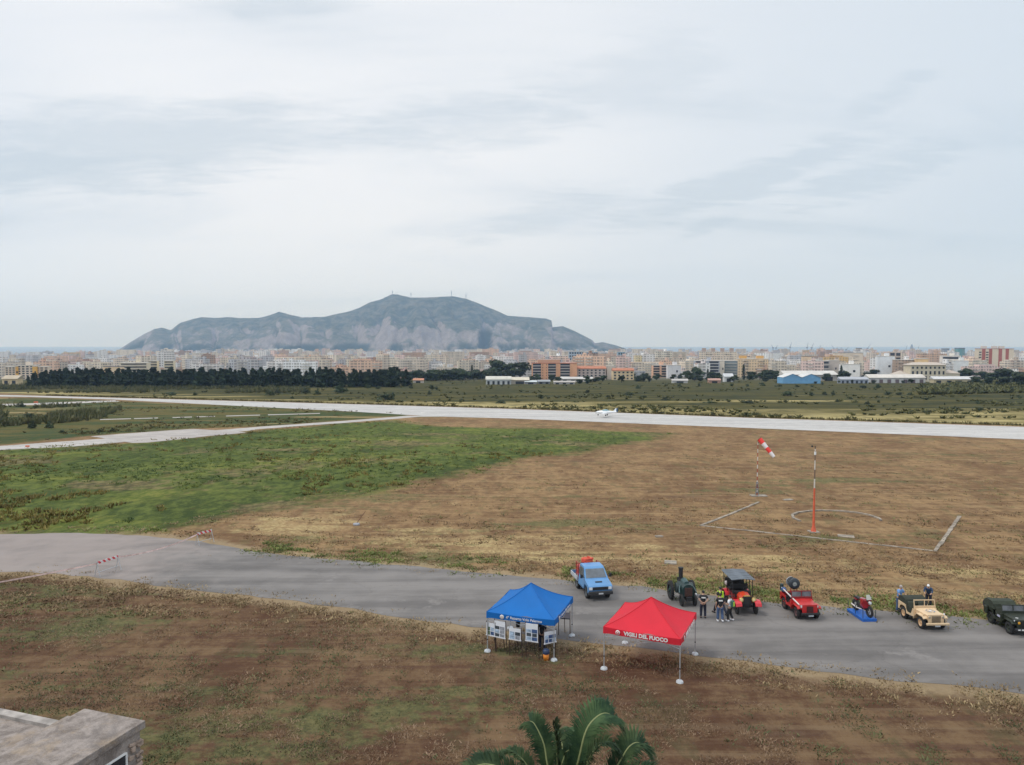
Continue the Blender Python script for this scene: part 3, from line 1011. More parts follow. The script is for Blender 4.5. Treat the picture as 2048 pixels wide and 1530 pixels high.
for _ in range(15000):
    x, y = random.uniform(-45, 45), random.uniform(16, 62)
    if abs(x) > 0.75 * y + 4:
        continue
    g = mnoise.noise(Vector((x * 0.21 + 4, y * 0.4, 0.0))) + 0.6 * mnoise.noise(Vector((x * 0.7, y * 0.9, 5.0)))
    if g > 0.28:
        sp.append((x, y, random.uniform(0.5, 1.0)))
RP = np.array(wpoly(ROAD_TOP + ROAD_LOW))
sp = [q for q, d in zip(sp, sdist(np.array([q[:2] for q in sp]), RP)) if d < -0.4]
tufts('low_weeds', sp, leaf_mat('low_weed_leaves', (0.075, 0.095, 0.042), (0.17, 0.18, 0.08), 0.5), 0.03, 0.13, 6, 1.2, 0.035)
# growth over the fields: scattered evenly as seen, thick where the noise says
GP_, LP_ = np.array(wpoly(GREEN)), np.array(wpoly(LEFTMID))


def scatter(n, x0, x1, y0, y1, test):
    out = []
    for _ in range(n):
        px, row = random.uniform(x0, x1), y0 + (y1 - y0) * random.random()
        b_ = gp(px, row)
        k = test(b_.x, b_.y)
        if k:
            out.append((b_.x, b_.y, random.uniform(0.6, 1.3) * k))
    if not out:
        return out
    q = np.array([o[:2] for o in out])
    r = sdist(q, RP)
    return [o for o, d1 in zip(out, r) if d1 < -0.6]


def only(sp, poly, margin, inside=True):
    d1 = sdist(np.array([q[:2] for q in sp]), poly)
    return [q for q, d_ in zip(sp, d1) if (d_ > margin) == inside]


nz_ = lambda x, y, f, o: mnoise.noise(Vector((x * f, y * f * 0.6, o)))
rust = leaf_mat('rusty_weeds', (0.085, 0.060, 0.018), (0.190, 0.140, 0.045), 0.2)
sp = scatter(9000, -40, 1360, 838, 1060, lambda x, y: 1 if nz_(x, y, 0.035, 3) + 0.8 * nz_(x, y, 0.25, 9) > 0.22 else 0)
tufts('rusty_weeds', only(sp, GP_, -1), rust, 0.15, 0.45, 9, 0.8, 0.07)
sp = scatter(9000, -40, 1360, 838, 1066, lambda x, y: 1 if nz_(x, y, 0.05, 13) + 0.8 * nz_(x, y, 0.3, 19) > 0.0 else 0)
tufts('meadow_grass', only(sp, GP_, -2), leaf_mat('meadow_blades', (0.055, 0.090, 0.026), (0.190, 0.225, 0.060), 0.12), 0.08, 0.26, 9, 1.1, 0.06)
sp = scatter(5000, -40, 840, 795, 890, lambda x, y: 1 if nz_(x, y, 0.04, 23) + 0.6 * nz_(x, y, 0.2, 29) > 0.05 else 0)
tufts('rank_grass', only(sp, LP_, 0.5), leaf_mat('rank_blades', (0.075, 0.070, 0.022), (0.200, 0.165, 0.055), 0.08), 0.15, 0.45, 8, 0.9, 0.09)
mow_n = lambda x, y, o: mnoise.noise(Vector(((x * math.cos(R(19)) - y * math.sin(R(19))) * 0.06, (x * math.sin(R(19)) + y * math.cos(R(19))) * 0.42, o)))
sp = scatter(26000, -40, 2090, 880, 1235, lambda x, y: 1 if mow_n(x, y, 1) + 0.7 * nz_(x, y, 0.5, 5) > 0.18 - (0.2 if y < 78 else 0) else 0)
tufts('stubble', only(sp, GP_, 2, False), leaf_mat('stubble_blades', (0.18, 0.125, 0.066), (0.42, 0.32, 0.17), 0.15), 0.03, 0.12, 6, 1.5, 0.05)
sp = scatter(9000, -40, 2090, 880, 1235, lambda x, y: 1 if mow_n(x, y, 7) + 0.9 * nz_(x, y, 0.4, 15) > 0.30 else 0)
tufts('field_weeds', only(sp, GP_, 2, False), leaf_mat('field_weed_leaves', (0.100, 0.100, 0.040), (0.220, 0.205, 0.084), 0.15), 0.04, 0.14, 6, 1.4, 0.05)
sp = scatter(26000, -40, 2090, 1180, 1560, lambda x, y: 1 if mow_n(x, y, 11) + 0.7 * nz_(x, y, 0.7, 25) > 0.05 else 0)
tufts('mown_grass', sp, leaf_mat('mown_blades', (0.165, 0.110, 0.066), (0.345, 0.250, 0.150), 0.4), 0.02, 0.075, 6, 1.8, 0.022)
sp = scatter(14000, -40, 2090, 1180, 1560, lambda x, y: 1 if nz_(x, y, 0.16, 41) + 0.8 * nz_(x, y, 0.8, 45) + (0.12 if x < 2 else -0.05) > 0.30 else 0)
tufts('green_regrowth', sp, leaf_mat('regrowth_leaves', (0.052, 0.072, 0.032), (0.140, 0.155, 0.066), 0.4), 0.02, 0.09, 7, 1.6, 0.024)
# tall reeds left of the taxiway and the bank below the pine wood
sp = []
for _ in range(2600):
    px, row = random.uniform(-60, 250), random.uniform(812, 868)
    if row > 862 - 0.02 * px or px > 190 + 2.0 * (862 - row):
        continue
    b = gp(px, row)
    if mnoise.noise(Vector((b.x * 0.05, b.y * 0.03, 0))) > -0.05 + max(0, px - 120) / 300:
        sp.append((b.x, b.y, random.uniform(0.7, 1.4)))
for _ in range(2600):
    px, row = random.uniform(-60, 620), random.uniform(771, 786)
    b = gp(px, row)
    if mnoise.noise(Vector((b.x * 0.02, b.y * 0.02, 8.0))) > -0.1:
        sp.append((b.x, b.y, random.uniform(0.9, 1.7)))
tufts('reeds', sp, reed_leaf, 0.7, 1.7, 8, 0.5, 0.16)
sp = []
for _ in range(5200):
    px, row = random.uniform(300, 2100), 762 + 75 * random.random() ** 1.3
    e = float(np.interp(px, [p[0] for p in SCRUB_EDGE], [p[1] for p in SCRUB_EDGE]))
    if row > e - 1:
        continue
    b = gp(px, row)
    if mnoise.noise(Vector((b.x * 0.012, b.y * 0.03, 3.0))) + mnoise.noise(Vector((b.x * 0.05, b.y * 0.07, 1.0))) > 0.22:
        sp.append((b.x, b.y, random.uniform(0.7, 1.6)))
for _ in range(1500):
    px, row = random.uniform(1840, 2100), random.uniform(764, 790)
    if row < 790 - (px - 1840) * 0.02 and row > 772 - (px - 1840) * 0.06:
        b = gp(px, row)
        sp.append((b.x, b.y, random.uniform(1.6, 3.4)))
tufts('undergrowth', sp, leaf_mat('scrub_leaves', (0.045, 0.054, 0.021), (0.125, 0.118, 0.042), 0.25), 0.3, 0.8, 12, 1.2, 0.22)
sp = along([(90, 791), (500, 802), (1024, 817), (1500, 835), (2048, 852), (2400, 865)], 1500, 0.5, 1.0)
tufts('tall_grass', sp, leaf_mat('fringe_leaves', (0.055, 0.048, 0.016), (0.125, 0.105, 0.04), 0.5), 0.35, 0.8, 7, 0.5, 0.10)

# ------------------------------------------------------------------ the city
def facade(name, source):
    m = bpy.data.materials.new(name)
    m.use_nodes = True
    s = NT(m.node_tree)
    bs = s.n['Principled BSDF']
    oi = s.new('ShaderNodeObjectInfo')
    if source == 'object':
        base, rnd = oi.outputs['Color'], oi.outputs['Random']
    else:
        base = s.attr('tint').outputs['Color']
        rnd = s.attr('seed').outputs['Fac']
    co = s.new('ShaderNodeTexCoord').outputs['Object']
    x, y, z = s.sep(co)
    nz = s.sep(s.new('ShaderNodeNewGeometry').outputs['Normal'])[2]
    u = s.math('ADD', s.math('ADD', x, y), 400.0)
    col_w = s.math('ADD', 2.9, s.math('MULTIPLY', rnd, 1.2))
    uc = s.math('DIVIDE', u, col_w)
    vc = s.math('DIVIDE', s.math('ADD', z, 200.0), 3.1)
    fu, fv = s.math('FRACT', uc), s.math('FRACT', vc)
    wn = s.new('ShaderNodeTexWhiteNoise', noise_dimensions='2D')
    s.put(wn.inputs['Vector'], s.comb(s.math('FLOOR', uc), s.math('MULTIPLY', rnd, 97.0), 0))
    colr = wn.outputs['Value']
    w2 = s.new('ShaderNodeTexWhiteNoise', noise_dimensions='3D')
    s.put(w2.inputs['Vector'], s.comb(s.math('FLOOR', uc), s.math('FLOOR', vc), s.math('MULTIPLY', rnd, 31.0)))
    cell = w2.outputs['Value']
    isl = s.math('GREATER_THAN', colr, 0.55)                       # a column of loggias instead of windows
    lo = s.math('SUBTRACT', 0.30, s.math('MULTIPLY', isl, 0.22))
    hi = s.math('ADD', 0.70, s.math('MULTIPLY', isl, 0.22))
    inu = s.math('MULTIPLY', s.math('GREATER_THAN', fu, lo), s.math('LESS_THAN', fu, hi))
    inv = s.math('MULTIPLY', s.math('GREATER_THAN', fv, 0.34), s.math('LESS_THAN', fv, 0.84))
    win = s.math('MULTIPLY', inu, inv)
    dark = s.mix(cell, (0.06, 0.065, 0.075), (0.24, 0.22, 0.20))
    par = s.math('MULTIPLY', s.math('MULTIPLY', isl, inu), s.math('LESS_THAN', fv, 0.30))
    c = s.mix(s.math('MULTIPLY', par, 0.35), base, s.mix(rnd, (0.55, 0.53, 0.5), (0.42, 0.28, 0.2)))
    wallonly = s.math('LESS_THAN', nz, 0.5)
    n1 = s.noise(s.mapping(co, scale=(1, 1, 0.3)), 0.25, 5, 0.6)
    c = s.mix(s.ramp(n1, 0.55, 0.75, 0, 0.35), c, (0.3, 0.27, 0.24))
    c = s.mix(s.math('MULTIPLY', win, 0.72), c, dark)
    roof = s.mix(s.math('GREATER_THAN', rnd, 0.62), s.mix(rnd, (0.24, 0.235, 0.23), (0.42, 0.40, 0.38)), (0.34, 0.15, 0.09))
    c = s.mix(wallonly, roof, c)
    s.put(bs.inputs['Base Color'], c)
    bs.inputs['Roughness'].default_value = 0.8
    bs.inputs['Specular IOR Level'].default_value = 0.2
    return m


facade_ob = facade('city_facade', 'object')
facade_at = facade('far_city_facade', 'attribute')
PAL = [('cream', (0.74, 0.65, 0.53)), ('white', (0.80, 0.78, 0.76)), ('grey', (0.52, 0.52, 0.54)), ('peach', (0.72, 0.50, 0.37)), ('sand', (0.62, 0.54, 0.45)), ('pinkish', (0.70, 0.53, 0.48)), ('brown', (0.44, 0.30, 0.22)), ('ochre', (0.70, 0.48, 0.22))]
WT = [5, 6, 4, 3, 4, 4, 1.3, 0.6]


def block_mesh(mb, W, D, H, rng, detail=True):
    """a flat-roofed block: walls, parapet, stair tower, tanks"""
    mb.box((0, 0, H / 2 - 4), (W, D, H + 8))
    if rng.random() < 0.6 and W > 16:
        w2 = W * rng.uniform(0.3, 0.6)
        mb.box((rng.uniform(-1, 1) * (W - w2) / 2.2, 0.4, H + 1.45), (w2, D * 0.7, 2.9))
    if rng.random() < 0.7:
        mb.box((rng.uniform(-0.35, 0.35) * W, 0.6, H + 2.4), (3.6, 4.4, 4.8))
    for s in (-1, 1):
        mb.box((0, s * (D / 2 - 0.12), H + 0.45), (W - 0.5, 0.24, 0.9))


# near blocks placed by hand: name, px left, px right, top row, distance, colour, label, storeys style
SLAB = mat('pale_slab', (0.58, 0.55, 0.50), 0.8)
DARKWIN = mat('dark_window', (0.035, 0.04, 0.05), 0.25, 0, 0.3, 2.0)
TILE = mat('roof_tile', (0.42, 0.17, 0.10), 0.85, 0, 0.2, 0.6)
HAND = [
    ('apartment_block', 1064, 1154, 727, 735, (0.60, 0.32, 0.19), 'long orange apartment block with stacked grey balconies left of the tiled row', 6, 'orange'),
    ('apartment_block', 1155, 1212, 738, 745, (0.42, 0.36, 0.33), 'low grey terrace with a red tiled roof beside the orange block', 4, 'tile'),
    ('apartment_block', 1214, 1230, 733, 750, (0.52, 0.45, 0.38), 'blank beige gable wall right of the tiled terrace', 0, 'blank'),
    ('apartment_block', 1226, 1268, 742, 720, (0.55, 0.43, 0.27), 'low yellowish house with a tiled roof near the city edge', 3, 'tile'),
    ('apartment_block', 1088, 1136, 712, 1050, (0.66, 0.50, 0.42), 'wide pale pink block behind the orange block', 5, 'plain'),
    ('apartment_block', 1138, 1168, 703, 1150, (0.30, 0.36, 0.42), 'tall bluish glass office slab above the tiled terrace', 7, 'grid'),
    ('apartment_block', 1170, 1196, 704, 1250, (0.27, 0.34, 0.40), 'second bluish office slab just right of the tallest one', 7, 'grid'),
    ('apartment_block', 1236, 1250, 704, 1250, (0.22, 0.33, 0.40), 'slim teal block at the right foot of the mountain', 6, 'grid'),
    ('apartment_block', 1270, 1298, 711, 1150, (0.64, 0.54, 0.34), 'pale yellow twin fronted block below the sea horizon', 6, 'plain'),
    ('apartment_block', 1312, 1345, 703, 1100, (0.58, 0.53, 0.44), 'tall cream slab with blank end wall at mid city', 8, 'plain'),
    ('apartment_block', 1345, 1374, 704, 1120, (0.44, 0.39, 0.33), 'brownish grey tower close behind the tall cream slab', 8, 'blank'),
    ('apartment_block', 1402, 1474, 704, 1080, (0.60, 0.52, 0.42), 'long cream block with four little towers on its roof', 7, 'towers'),
    ('apartment_block', 1392, 1440, 722, 800, (0.36, 0.38, 0.42), 'blue grey block with deep dark balconies above the round trees', 6, 'dark'),
    ('apartment_block', 1440, 1450, 722, 806, (0.62, 0.55, 0.46), 'narrow blank cream end wall beside the blue grey block', 0, 'blank'),
    ('apartment_block', 1451, 1476, 722, 812, (0.17, 0.20, 0.21), 'dark green grey block with white balcony rails', 6, 'rails'),
    ('apartment_block', 1478, 1538, 718, 860, (0.58, 0.45, 0.30), 'long sand coloured block with orange rooftop storeys', 5, 'orangetop'),
    ('apartment_block', 1336, 1362, 731, 800, (0.56, 0.55, 0.56), 'plain pale grey cube with a red side wall', 0, 'blank'),
    ('apartment_block', 1306, 1336, 731, 830, (0.60, 0.36, 0.24), 'low brick orange block left of the pale grey cube', 5, 'dark'),
    ('apartment_block', 1622, 1660, 722, 800, (0.33, 0.30, 0.29), 'grey warehouse like block with long dark window bands', 4, 'bands'),
    ('apartment_block', 1658, 1680, 721, 808, (0.42, 0.37, 0.33), 'blank grey brown end block beside the window bands', 0, 'blank'),
    ('apartment_block', 1607, 1630, 713, 980, (0.60, 0.46, 0.32), 'peach block with dark pyramid roof before the cranes', 5, 'darkroof'),
    ('apartment_block', 1685, 1721, 729, 760, (0.66, 0.64, 0.62), 'white flat box with one dark opening beside the cypress', 0, 'blank'),
    ('apartment_block', 1672, 1726, 706, 1250, (0.55, 0.47, 0.38), 'wide block with a dark overhanging flat roof under the cranes', 4, 'darkroof'),
    ('apartment_block', 1758, 1790, 713, 820, (0.60, 0.62, 0.64), 'big blank white wall above the row of cypresses', 0, 'blank'),
    ('apartment_block', 1782, 1802, 705, 950, (0.38, 0.31, 0.26), 'brown block with a small tower above the blank white wall', 5, 'dark'),
    ('apartment_block', 1794, 1834, 720, 800, (0.36, 0.27, 0.21), 'brick brown block rising behind the cream villa', 4, 'plain'),
    ('apartment_block', 1836, 1858, 718, 790, (0.60, 0.42, 0.22), 'ochre and grey block just behind the villa roof', 3, 'blank'),
    ('apartment_block', 1888, 1922, 712, 900, (0.64, 0.60, 0.55), 'broad white block with a brown lower band right of the villa', 4, 'bands'),
    ('apartment_block', 1912, 1938, 722, 800, (0.55, 0.57, 0.57), 'pale plain block with an orange edge beside the thicket', 0, 'blank'),
    ('apartment_block', 8, 26, 734, 760, (0.62, 0.50, 0.38), 'cream grid fronted block at the far left before the wood', 6, 'grid'),
    ('apartment_block', 27, 32, 733, 762, (0.66, 0.38, 0.10), 'narrow bright ochre stair tower between two cream grid blocks', 0, 'blank'),
    ('apartment_block', 33, 62, 731, 766, (0.62, 0.52, 0.42), 'wide cream grid fronted block between two ochre towers', 6, 'grid'),
    ('apartment_block', 62, 69, 733, 768, (0.66, 0.38, 0.10), 'second bright ochre stair tower at the left city edge', 0, 'blank'),
    ('apartment_block', 69, 92, 734, 774, (0.62, 0.50, 0.38), 'cream grid fronted block partly behind the first pines', 6, 'grid'),
    ('apartment_block', 96, 112, 725, 900, (0.55, 0.28, 0.16), 'stepped orange and red block above the pine tops', 4, 'plain'),
    ('apartment_block', 205, 240, 734, 800, (0.66, 0.50, 0.33), 'low peach block with a dark flat roof above the pines', 3, 'darkroof'),
    ('apartment_block', 238, 290, 726, 840, (0.62, 0.54, 0.40), 'long cream block with stacked balconies above the pines', 5, 'bands'),
    ('apartment_block', 296, 312, 722, 870, (0.64, 0.55, 0.38), 'cream yellow tower with wide balconies left of its twin', 6, 'bands'),
    ('apartment_block', 327, 345, 722, 872, (0.64, 0.55, 0.38), 'cream yellow tower with wide balconies right of its twin', 6, 'bands'),
    ('apartment_block', 476, 496, 712, 950, (0.36, 0.35, 0.33), 'tall dark grey tower with a white roof line behind the wood', 8, 'rails'),
    ('apartment_block', 498, 518, 715, 955, (0.56, 0.54, 0.50), 'pale tower with a bluish white roof beside the dark tower', 8, 'plain'),
    ('apartment_block', 720, 762, 716, 1200, (0.50, 0.38, 0.36), 'long block with a dark red flat roof above the wood', 6, 'redroof'),
]
TAKEN = []


def grid_part(name, parent, W, H, D, nx, nz, fx, fz, m, x0=-0.5, x1=0.5, depth=0.25, out=0.0):
    """openings or slabs on the front, each a mesh of its own"""
    for i in range(nx):
        for j in range(nz):
            cx = W * (x0 + (x1 - x0) * (i + 0.5) / nx)
            cz = H * (j + 0.5) / nz
            MB().box((0, 0, 0), (W * (x1 - x0) / nx * fx, depth, H / nz * fz)).build(name, m, parent, (cx, -D / 2 - out, cz))


for name, p0, p1, top, d, colr, lab, fl, style in HAND:
    cx = ((p0 + p1) / 2 - 1024) / F * d
    W = (p1 - p0) / F * d
    z0 = gz(cx, d)
    H = pt((p0 + p1) / 2, top, d).z - z0
    D = min(14.0, max(9.0, W * 0.5))
    colr = tuple(min(0.8, v * 1.22) for v in colr)
    yaw = 0.0 if abs(cx) < 200 else math.atan2(-cx, d) * 0.5
    e = empty(name, (cx, d + D / 2, z0), yaw, lab, 'building')
    plain = style in ('plain', 'towers', 'orangetop', 'redroof')
    wm = facade_ob if plain else mat('wall_%d_%d' % (p0, top), colr, 0.85, 0, 0.07, 0.35, (colr[0] * .75, colr[1] * .72, colr[2] * .7))
    w = MB().box((0, 0, H / 2 - 3), (W, D, H + 6)).build('wall', wm, e)
    w.color = (*colr, 1)
    MB().box((0, 0, H + 0.25), (W + 0.5, D + 0.5, 0.5)).build('roof', SLAB if style not in ('tile', 'darkroof', 'redroof', 'orange') else (mat('dark_roof', (0.10, 0.09, 0.09), 0.8) if style == 'darkroof' else (mat('red_roof', (0.22, 0.07, 0.06), 0.8) if style == 'redroof' else TILE)), e)
    if style == 'orange':
        for k, (a, b) in enumerate(((-0.48, -0.30), (-0.14, 0.03), (0.13, 0.34))):
            wc = (b - a) * W
            for j in range(6):
                MB().box((0, 0, 0), (wc, 0.3, H / 6 * 0.62)).build('window', DARKWIN, e, ((a + b) / 2 * W, -D / 2, H * (j + 0.62) / 6))
                MB().box((0, 0, 0), (wc + 0.3, 1.3, 0.9)).build('balcony', mat('balcony_grey', (0.42, 0.38, 0.36), 0.8), e, ((a + b) / 2 * W, -D / 2 - 0.55, H * (j + 0.12) / 6))
        grid_part('window', e, W, H, D, 2, 6, 0.16, 0.4, DARKWIN, -0.30, -0.14, 0.2)
        MB().box((-W * 0.12, 0.5, H + 2), (W * 0.5, D * 0.6, 3.2)).build('penthouse', mat('penthouse_orange', (0.52, 0.32, 0.22), 0.8), e)
    elif style == 'tile':
        MB().side([(-D / 2 - 0.6, H + 0.5), (0, H + 2.6), (D / 2 + 0.6, H + 0.5)], W / 2 + 0.4).build('tiled_roof', TILE, e)
        grid_part('window', e, W, H, D, max(4, int(W / 4)), fl, 0.45, 0.5, DARKWIN)
    elif style == 'dark':
        for a, b in ((-0.46, -0.06), (0.08, 0.46)):
            for j in range(fl):
                MB().box((0, 0, 0), ((b - a) * W, 0.3, H / fl * 0.6)).build('window', DARKWIN, e, ((a + b) / 2 * W, -D / 2, H * (j + 0.6) / fl))
                MB().box((0, 0, 0), ((b - a) * W + 0.3, 1.0, 0.35)).build('balcony', SLAB, e, ((a + b) / 2 * W, -D / 2 - 0.4, H * (j + 0.12) / fl))
    elif style == 'rails':
        for j in range(fl):
            MB().box((0, 0, 0), (W * 0.9, 1.0, 0.5)).build('balcony', SLAB, e, (0, -D / 2 - 0.4, H * (j + 0.2) / fl))
            grid_part('window', e, W, H / fl, D, 3, 1, 0.6, 0.5, DARKWIN)
    elif style == 'bands':
        for j in range(fl):
            MB().box((0, 0, 0), (W * 0.9, 0.3, H / fl * 0.42)).build('window', DARKWIN, e, (0, -D / 2, H * (j + 0.62) / fl))
            MB().box((0, 0, 0), (W * 0.96, 1.0, 0.4)).build('balcony', SLAB, e, (0, -D / 2 - 0.4, H * (j + 0.2) / fl))
    elif style == 'grid':
        grid_part('window', e, W, H, D, max(3, int(W / 3.4)), fl, 0.6, 0.52, DARKWIN)
    elif style in ('blank', 'darkroof') and fl == 0:
        MB().box((0, 0, 0), (max(1.2, W * 0.12), 0.25, 2.2)).build('window', DARKWIN, e, (W * 0.2, -D / 2, H * 0.55))
    else:
        grid_part('balcony', e, W, H, D, 2, max(1, fl), 0.36, 0.08, SLAB, depth=1.4, out=0.5)
    if style == 'towers':
        for k in range(4):
            MB().box((W * (-0.38 + 0.25 * k), 0, H + 3), (W * 0.10, 6, 5)).build('roof_tower', mat('tower_brown', (0.36, 0.28, 0.24), 0.8), e)
    if style == 'orangetop':
        for k in (-0.3, 0.25):
            MB().box((W * k, 1, H + 2), (W * 0.22, 8, 3.4)).build('penthouse', mat('ochre_wall', (0.62, 0.36, 0.12), 0.8), e)
    if style in ('plain', 'grid', 'dark', 'blank', 'bands') and W > 12:
        MB().box((W * 0.1, 1, H + 2.1), (4, 5, 3.2)).build('stair_tower', wm, e)
    TAKEN.append((cx, d + D / 2, W / 2 + 3, D))

# the striped tower block
p0, p1, top, d = 1964, 2026, 698, 1000.0
cx, W = ((p0 + p1) / 2 - 1024) / F * d, (p1 - p0) / F * d
z0 = gz(cx, d)
H = pt(1995, top, d).z - z0
e = empty('tower_block', (cx, d + 8, z0), R(-16), 'tall cream tower block with dark red vertical stripes at the far right', 'building')
MB().box((0, 0, H / 2 - 3), (W, 16, H + 6)).build('wall', mat('tower_cream', (0.64, 0.56, 0.44), 0.8), e)
red = mat('tower_red', (0.36, 0.12, 0.10), 0.8)
for a, b in ((-0.40, -0.30), (-0.20, -0.11), (0.07, 0.17), (0.27, 0.36)):
    MB().box((0, 0, 0), ((b - a) * W, 0.5, H)).build('stripe_panel', red, e, ((a + b) / 2 * W, -8, H / 2))
for a in (-0.45, -0.25):
    for j in range(9):
        MB().box((0, 0, 0), (W * 0.07, 0.4, 1.5)).build('window', DARKWIN, e, (a * W, -8.0, 3 + j * (H - 4) / 9))
MB().box((0, 0, H + 0.3), (W + 0.6, 16.6, 0.6)).build('roof', mat('tower_roof', (0.30, 0.16, 0.14), 0.8), e)
for a in (-0.3, 0.0, 0.2):
    MB().box((a * W, 0, H + 2.2), (W * 0.14, 6, 3.4)).build('roof_tower', SLAB, e)
TAKEN.append((cx, d + 8, W, 20))

# the cream villa with dark windows
p0, p1, d = 1822, 1892, 640.0
cx, W = ((p0 + p1) / 2 - 1024) / F * d, (p1 - p0) / F * d
z0 = gz(cx, d)
H = pt(1857, 730, d).z - z0
e = empty('villa', (cx, d + 6, z0), 0, 'cream villa with three rows of dark windows and low side wings', 'building')
vw = mat('villa_cream', (0.62, 0.55, 0.42), 0.85, 0, 0.06, 0.4)
MB().box((0, 0, H / 2 - 3), (W, 12, H + 6)).build('wall', vw, e)
for j, zz in enumerate((H * 0.90, H * 0.60, H * 0.30)):
    for i in range(8):
        MB().box((0, 0, 0), (W / 8 * 0.40, 0.3, H * (0.12 if j == 0 else 0.20))).build('window', DARKWIN, e, (W * ((i + 0.5) / 8 - 0.5), -6, zz - H * 0.06))
vr = mat('villa_roof', (0.46, 0.40, 0.34), 0.85)
MB().add([(-W / 2 - 1, -7, H), (W / 2 + 1, -7, H), (W / 2 + 1, 7, H), (-W / 2 - 1, 7, H), (-W / 2 + 5, 0, H + 2.2), (W / 2 - 5, 0, H + 2.2)],
         [(0, 1, 5, 4), (1, 2, 5), (2, 3, 4, 5), (3, 0, 4), (3, 2, 1, 0)]).build('roof', vr, e)
for s, w, hh in ((-1, 12, H * 0.45), (1, 13, H * 0.5)):
    g = MB().box((s * (W / 2 + w / 2 + 0.01), 0, hh / 2 - 3), (w, 9, hh + 6)).build('wing', vw, e)
    r_ = MB().add([(s * (W / 2) , -5, hh), (s * (W / 2 + w + 0.6), -5, hh), (s * (W / 2 + w + 0.6), 5, hh), (s * (W / 2), 5, hh), (s * (W / 2 + w / 2), 0, hh + 3)],
                  [(0, 1, 4), (1, 2, 4), (2, 3, 4), (3, 0, 4)]).build('wing_roof', vr, g)
    for i in range(3):
        MB().box((0, 0, 0), (1.6, 0.3, 2.6)).build('window', DARKWIN, g, (s * (W / 2 + 2.5 + i * 3.6), -4.5, hh * 0.45))
TAKEN.append((cx, d + 6, W, 20))


# sheds and hangars at the airfield's far edge
def shed(lab, p0, p1, top, d, wallc, roofc, style, depth=14.0, doors=0, doorc=None):
    cx, W = ((p0 + p1) / 2 - 1024) / F * d, (p1 - p0) / F * d
    z0 = gz(cx, d)
    H = pt((p0 + p1) / 2, top, d).z - z0
    e = empty('shed', (cx, d + depth * 0.3, z0), 0, lab, 'shed')
    wm_ = mat('shed_%d' % p0, wallc, 0.7, 0, 0.08, 0.4)
    depth *= 0.6
    roofc = tuple(v * 0.82 for v in roofc)
    rm_ = mat('shed_roof_%d' % p0, roofc, 0.6, 0, 0.1, 0.2, (roofc[0] * .6, roofc[1] * .58, roofc[2] * .55))
    if style == 'gables':
        w = W / 2
        for s in (-1, 1):
            hl = H * 0.62
            b = MB()
            pr = [(-w / 2, -2), (w / 2, -2), (w / 2, hl), (0, H), (-w / 2, hl)]
            L = [(s * w / 2 + x * 0.999, -depth / 2, z) for x, z in pr]
            Q = [(s * w / 2 + x * 0.999, depth / 2, z) for x, z in pr]
            b.add(L + Q, [tuple(range(5)), tuple(range(9, 4, -1))] + [((i + 1) % 5, i, 5 + i, 5 + (i + 1) % 5) for i in range(5)])
            g = b.build('gable_wall', wm_, e)
            rb = MB()
            for q in (-1, 1):
                rb.add([(s * w / 2, -depth / 2 - .4, H + .15), (s * w / 2 + q * (w / 2 + .2), -depth / 2 - .4, hl + .15), (s * w / 2 + q * (w / 2 + .2), depth / 2 + .4, hl + .15), (s * w / 2, depth / 2 + .4, H + .15)], [(0, 1, 2, 3)])
            rb.build('roof', rm_, e)
    else:
        hw = H * 0.62
        MB().box((0, 0, hw / 2 - 1), (W, depth, hw + 2)).build('wall', wm_, e)
        if style == 'arch':
            pr = [(-depth / 2 - .5, hw)] + [(-depth / 2 * math.cos(t), hw + (H - hw) * math.sin(t)) for t in [math.pi * k / 10 for k in range(1, 10)]] + [(depth / 2 + .5, hw)]
            MB().side(pr, W / 2 + .4).build('roof', rm_, e)
        else:
            MB().side([(-depth / 2 - .8, hw), (depth * 0.2, H), (depth / 2 + .6, hw)], W / 2 + .4).build('roof', rm_, e)
    for i in range(doors):
        MB().box((0, 0, 0), (W / doors * 0.45, 0.3, H * 0.42)).build('door', doorc or DARKWIN, e, (W * ((i + .5) / doors - .5), -depth / 2, H * 0.21))
    TAKEN.append((cx, d + depth / 2, W / 2 + 2, depth))
    return e


shed('bright blue corrugated shed with two white topped gables', 1567, 1642, 748, 585, (0.16, 0.36, 0.58), (0.70, 0.70, 0.68), 'gables', 22)
shed('cream hangar with a curved ribbed roof left of the orange block', 972, 1022, 753, 560, (0.50, 0.52, 0.52), (0.66, 0.64, 0.56), 'arch', 20, 5)
shed('low cream annex with a pale sloping roof joined to the hangar', 1021, 1058, 755, 568, (0.52, 0.46, 0.38), (0.66, 0.60, 0.48), 'pent', 18, 1)
shed('small bluish white lean to roof in front of the hangar annex', 1050, 1073, 761, 566, (0.30, 0.30, 0.32), (0.60, 0.66, 0.68), 'pent', 8, 1)
shed('long low grey roofed yard shed below the orange block', 1076, 1100, 760, 575, (0.24, 0.25, 0.27), (0.34, 0.37, 0.40), 'pent', 8, 2)
shed('small whitewashed shed with a flat roof below the orange block', 1108, 1150, 762, 566, (0.50, 0.48, 0.46), (0.46, 0.43, 0.40), 'pent', 8, 3)
shed('low white shed with a shallow pale roof below the tiled terrace', 1122, 1186, 754, 640, (0.60, 0.56, 0.52), (0.60, 0.58, 0.56), 'pent', 10, 4)
shed('long white roofed warehouse behind the blue shed', 1570, 1676, 742, 680, (0.62, 0.58, 0.54), (0.68, 0.66, 0.62), 'pent', 24, 3)
shed('low bluish grey workshop between the warehouse and the long shed', 1682, 1738, 754, 590, (0.36, 0.40, 0.48), (0.44, 0.46, 0.50), 'pent', 10, 6)
shed('longest white roofed low shed with red and dark doors', 1739, 1852, 749, 600, (0.58, 0.57, 0.56), (0.68, 0.64, 0.58), 'pent', 14, 7, mat('shed_door', (0.16, 0.12, 0.13), 0.6))
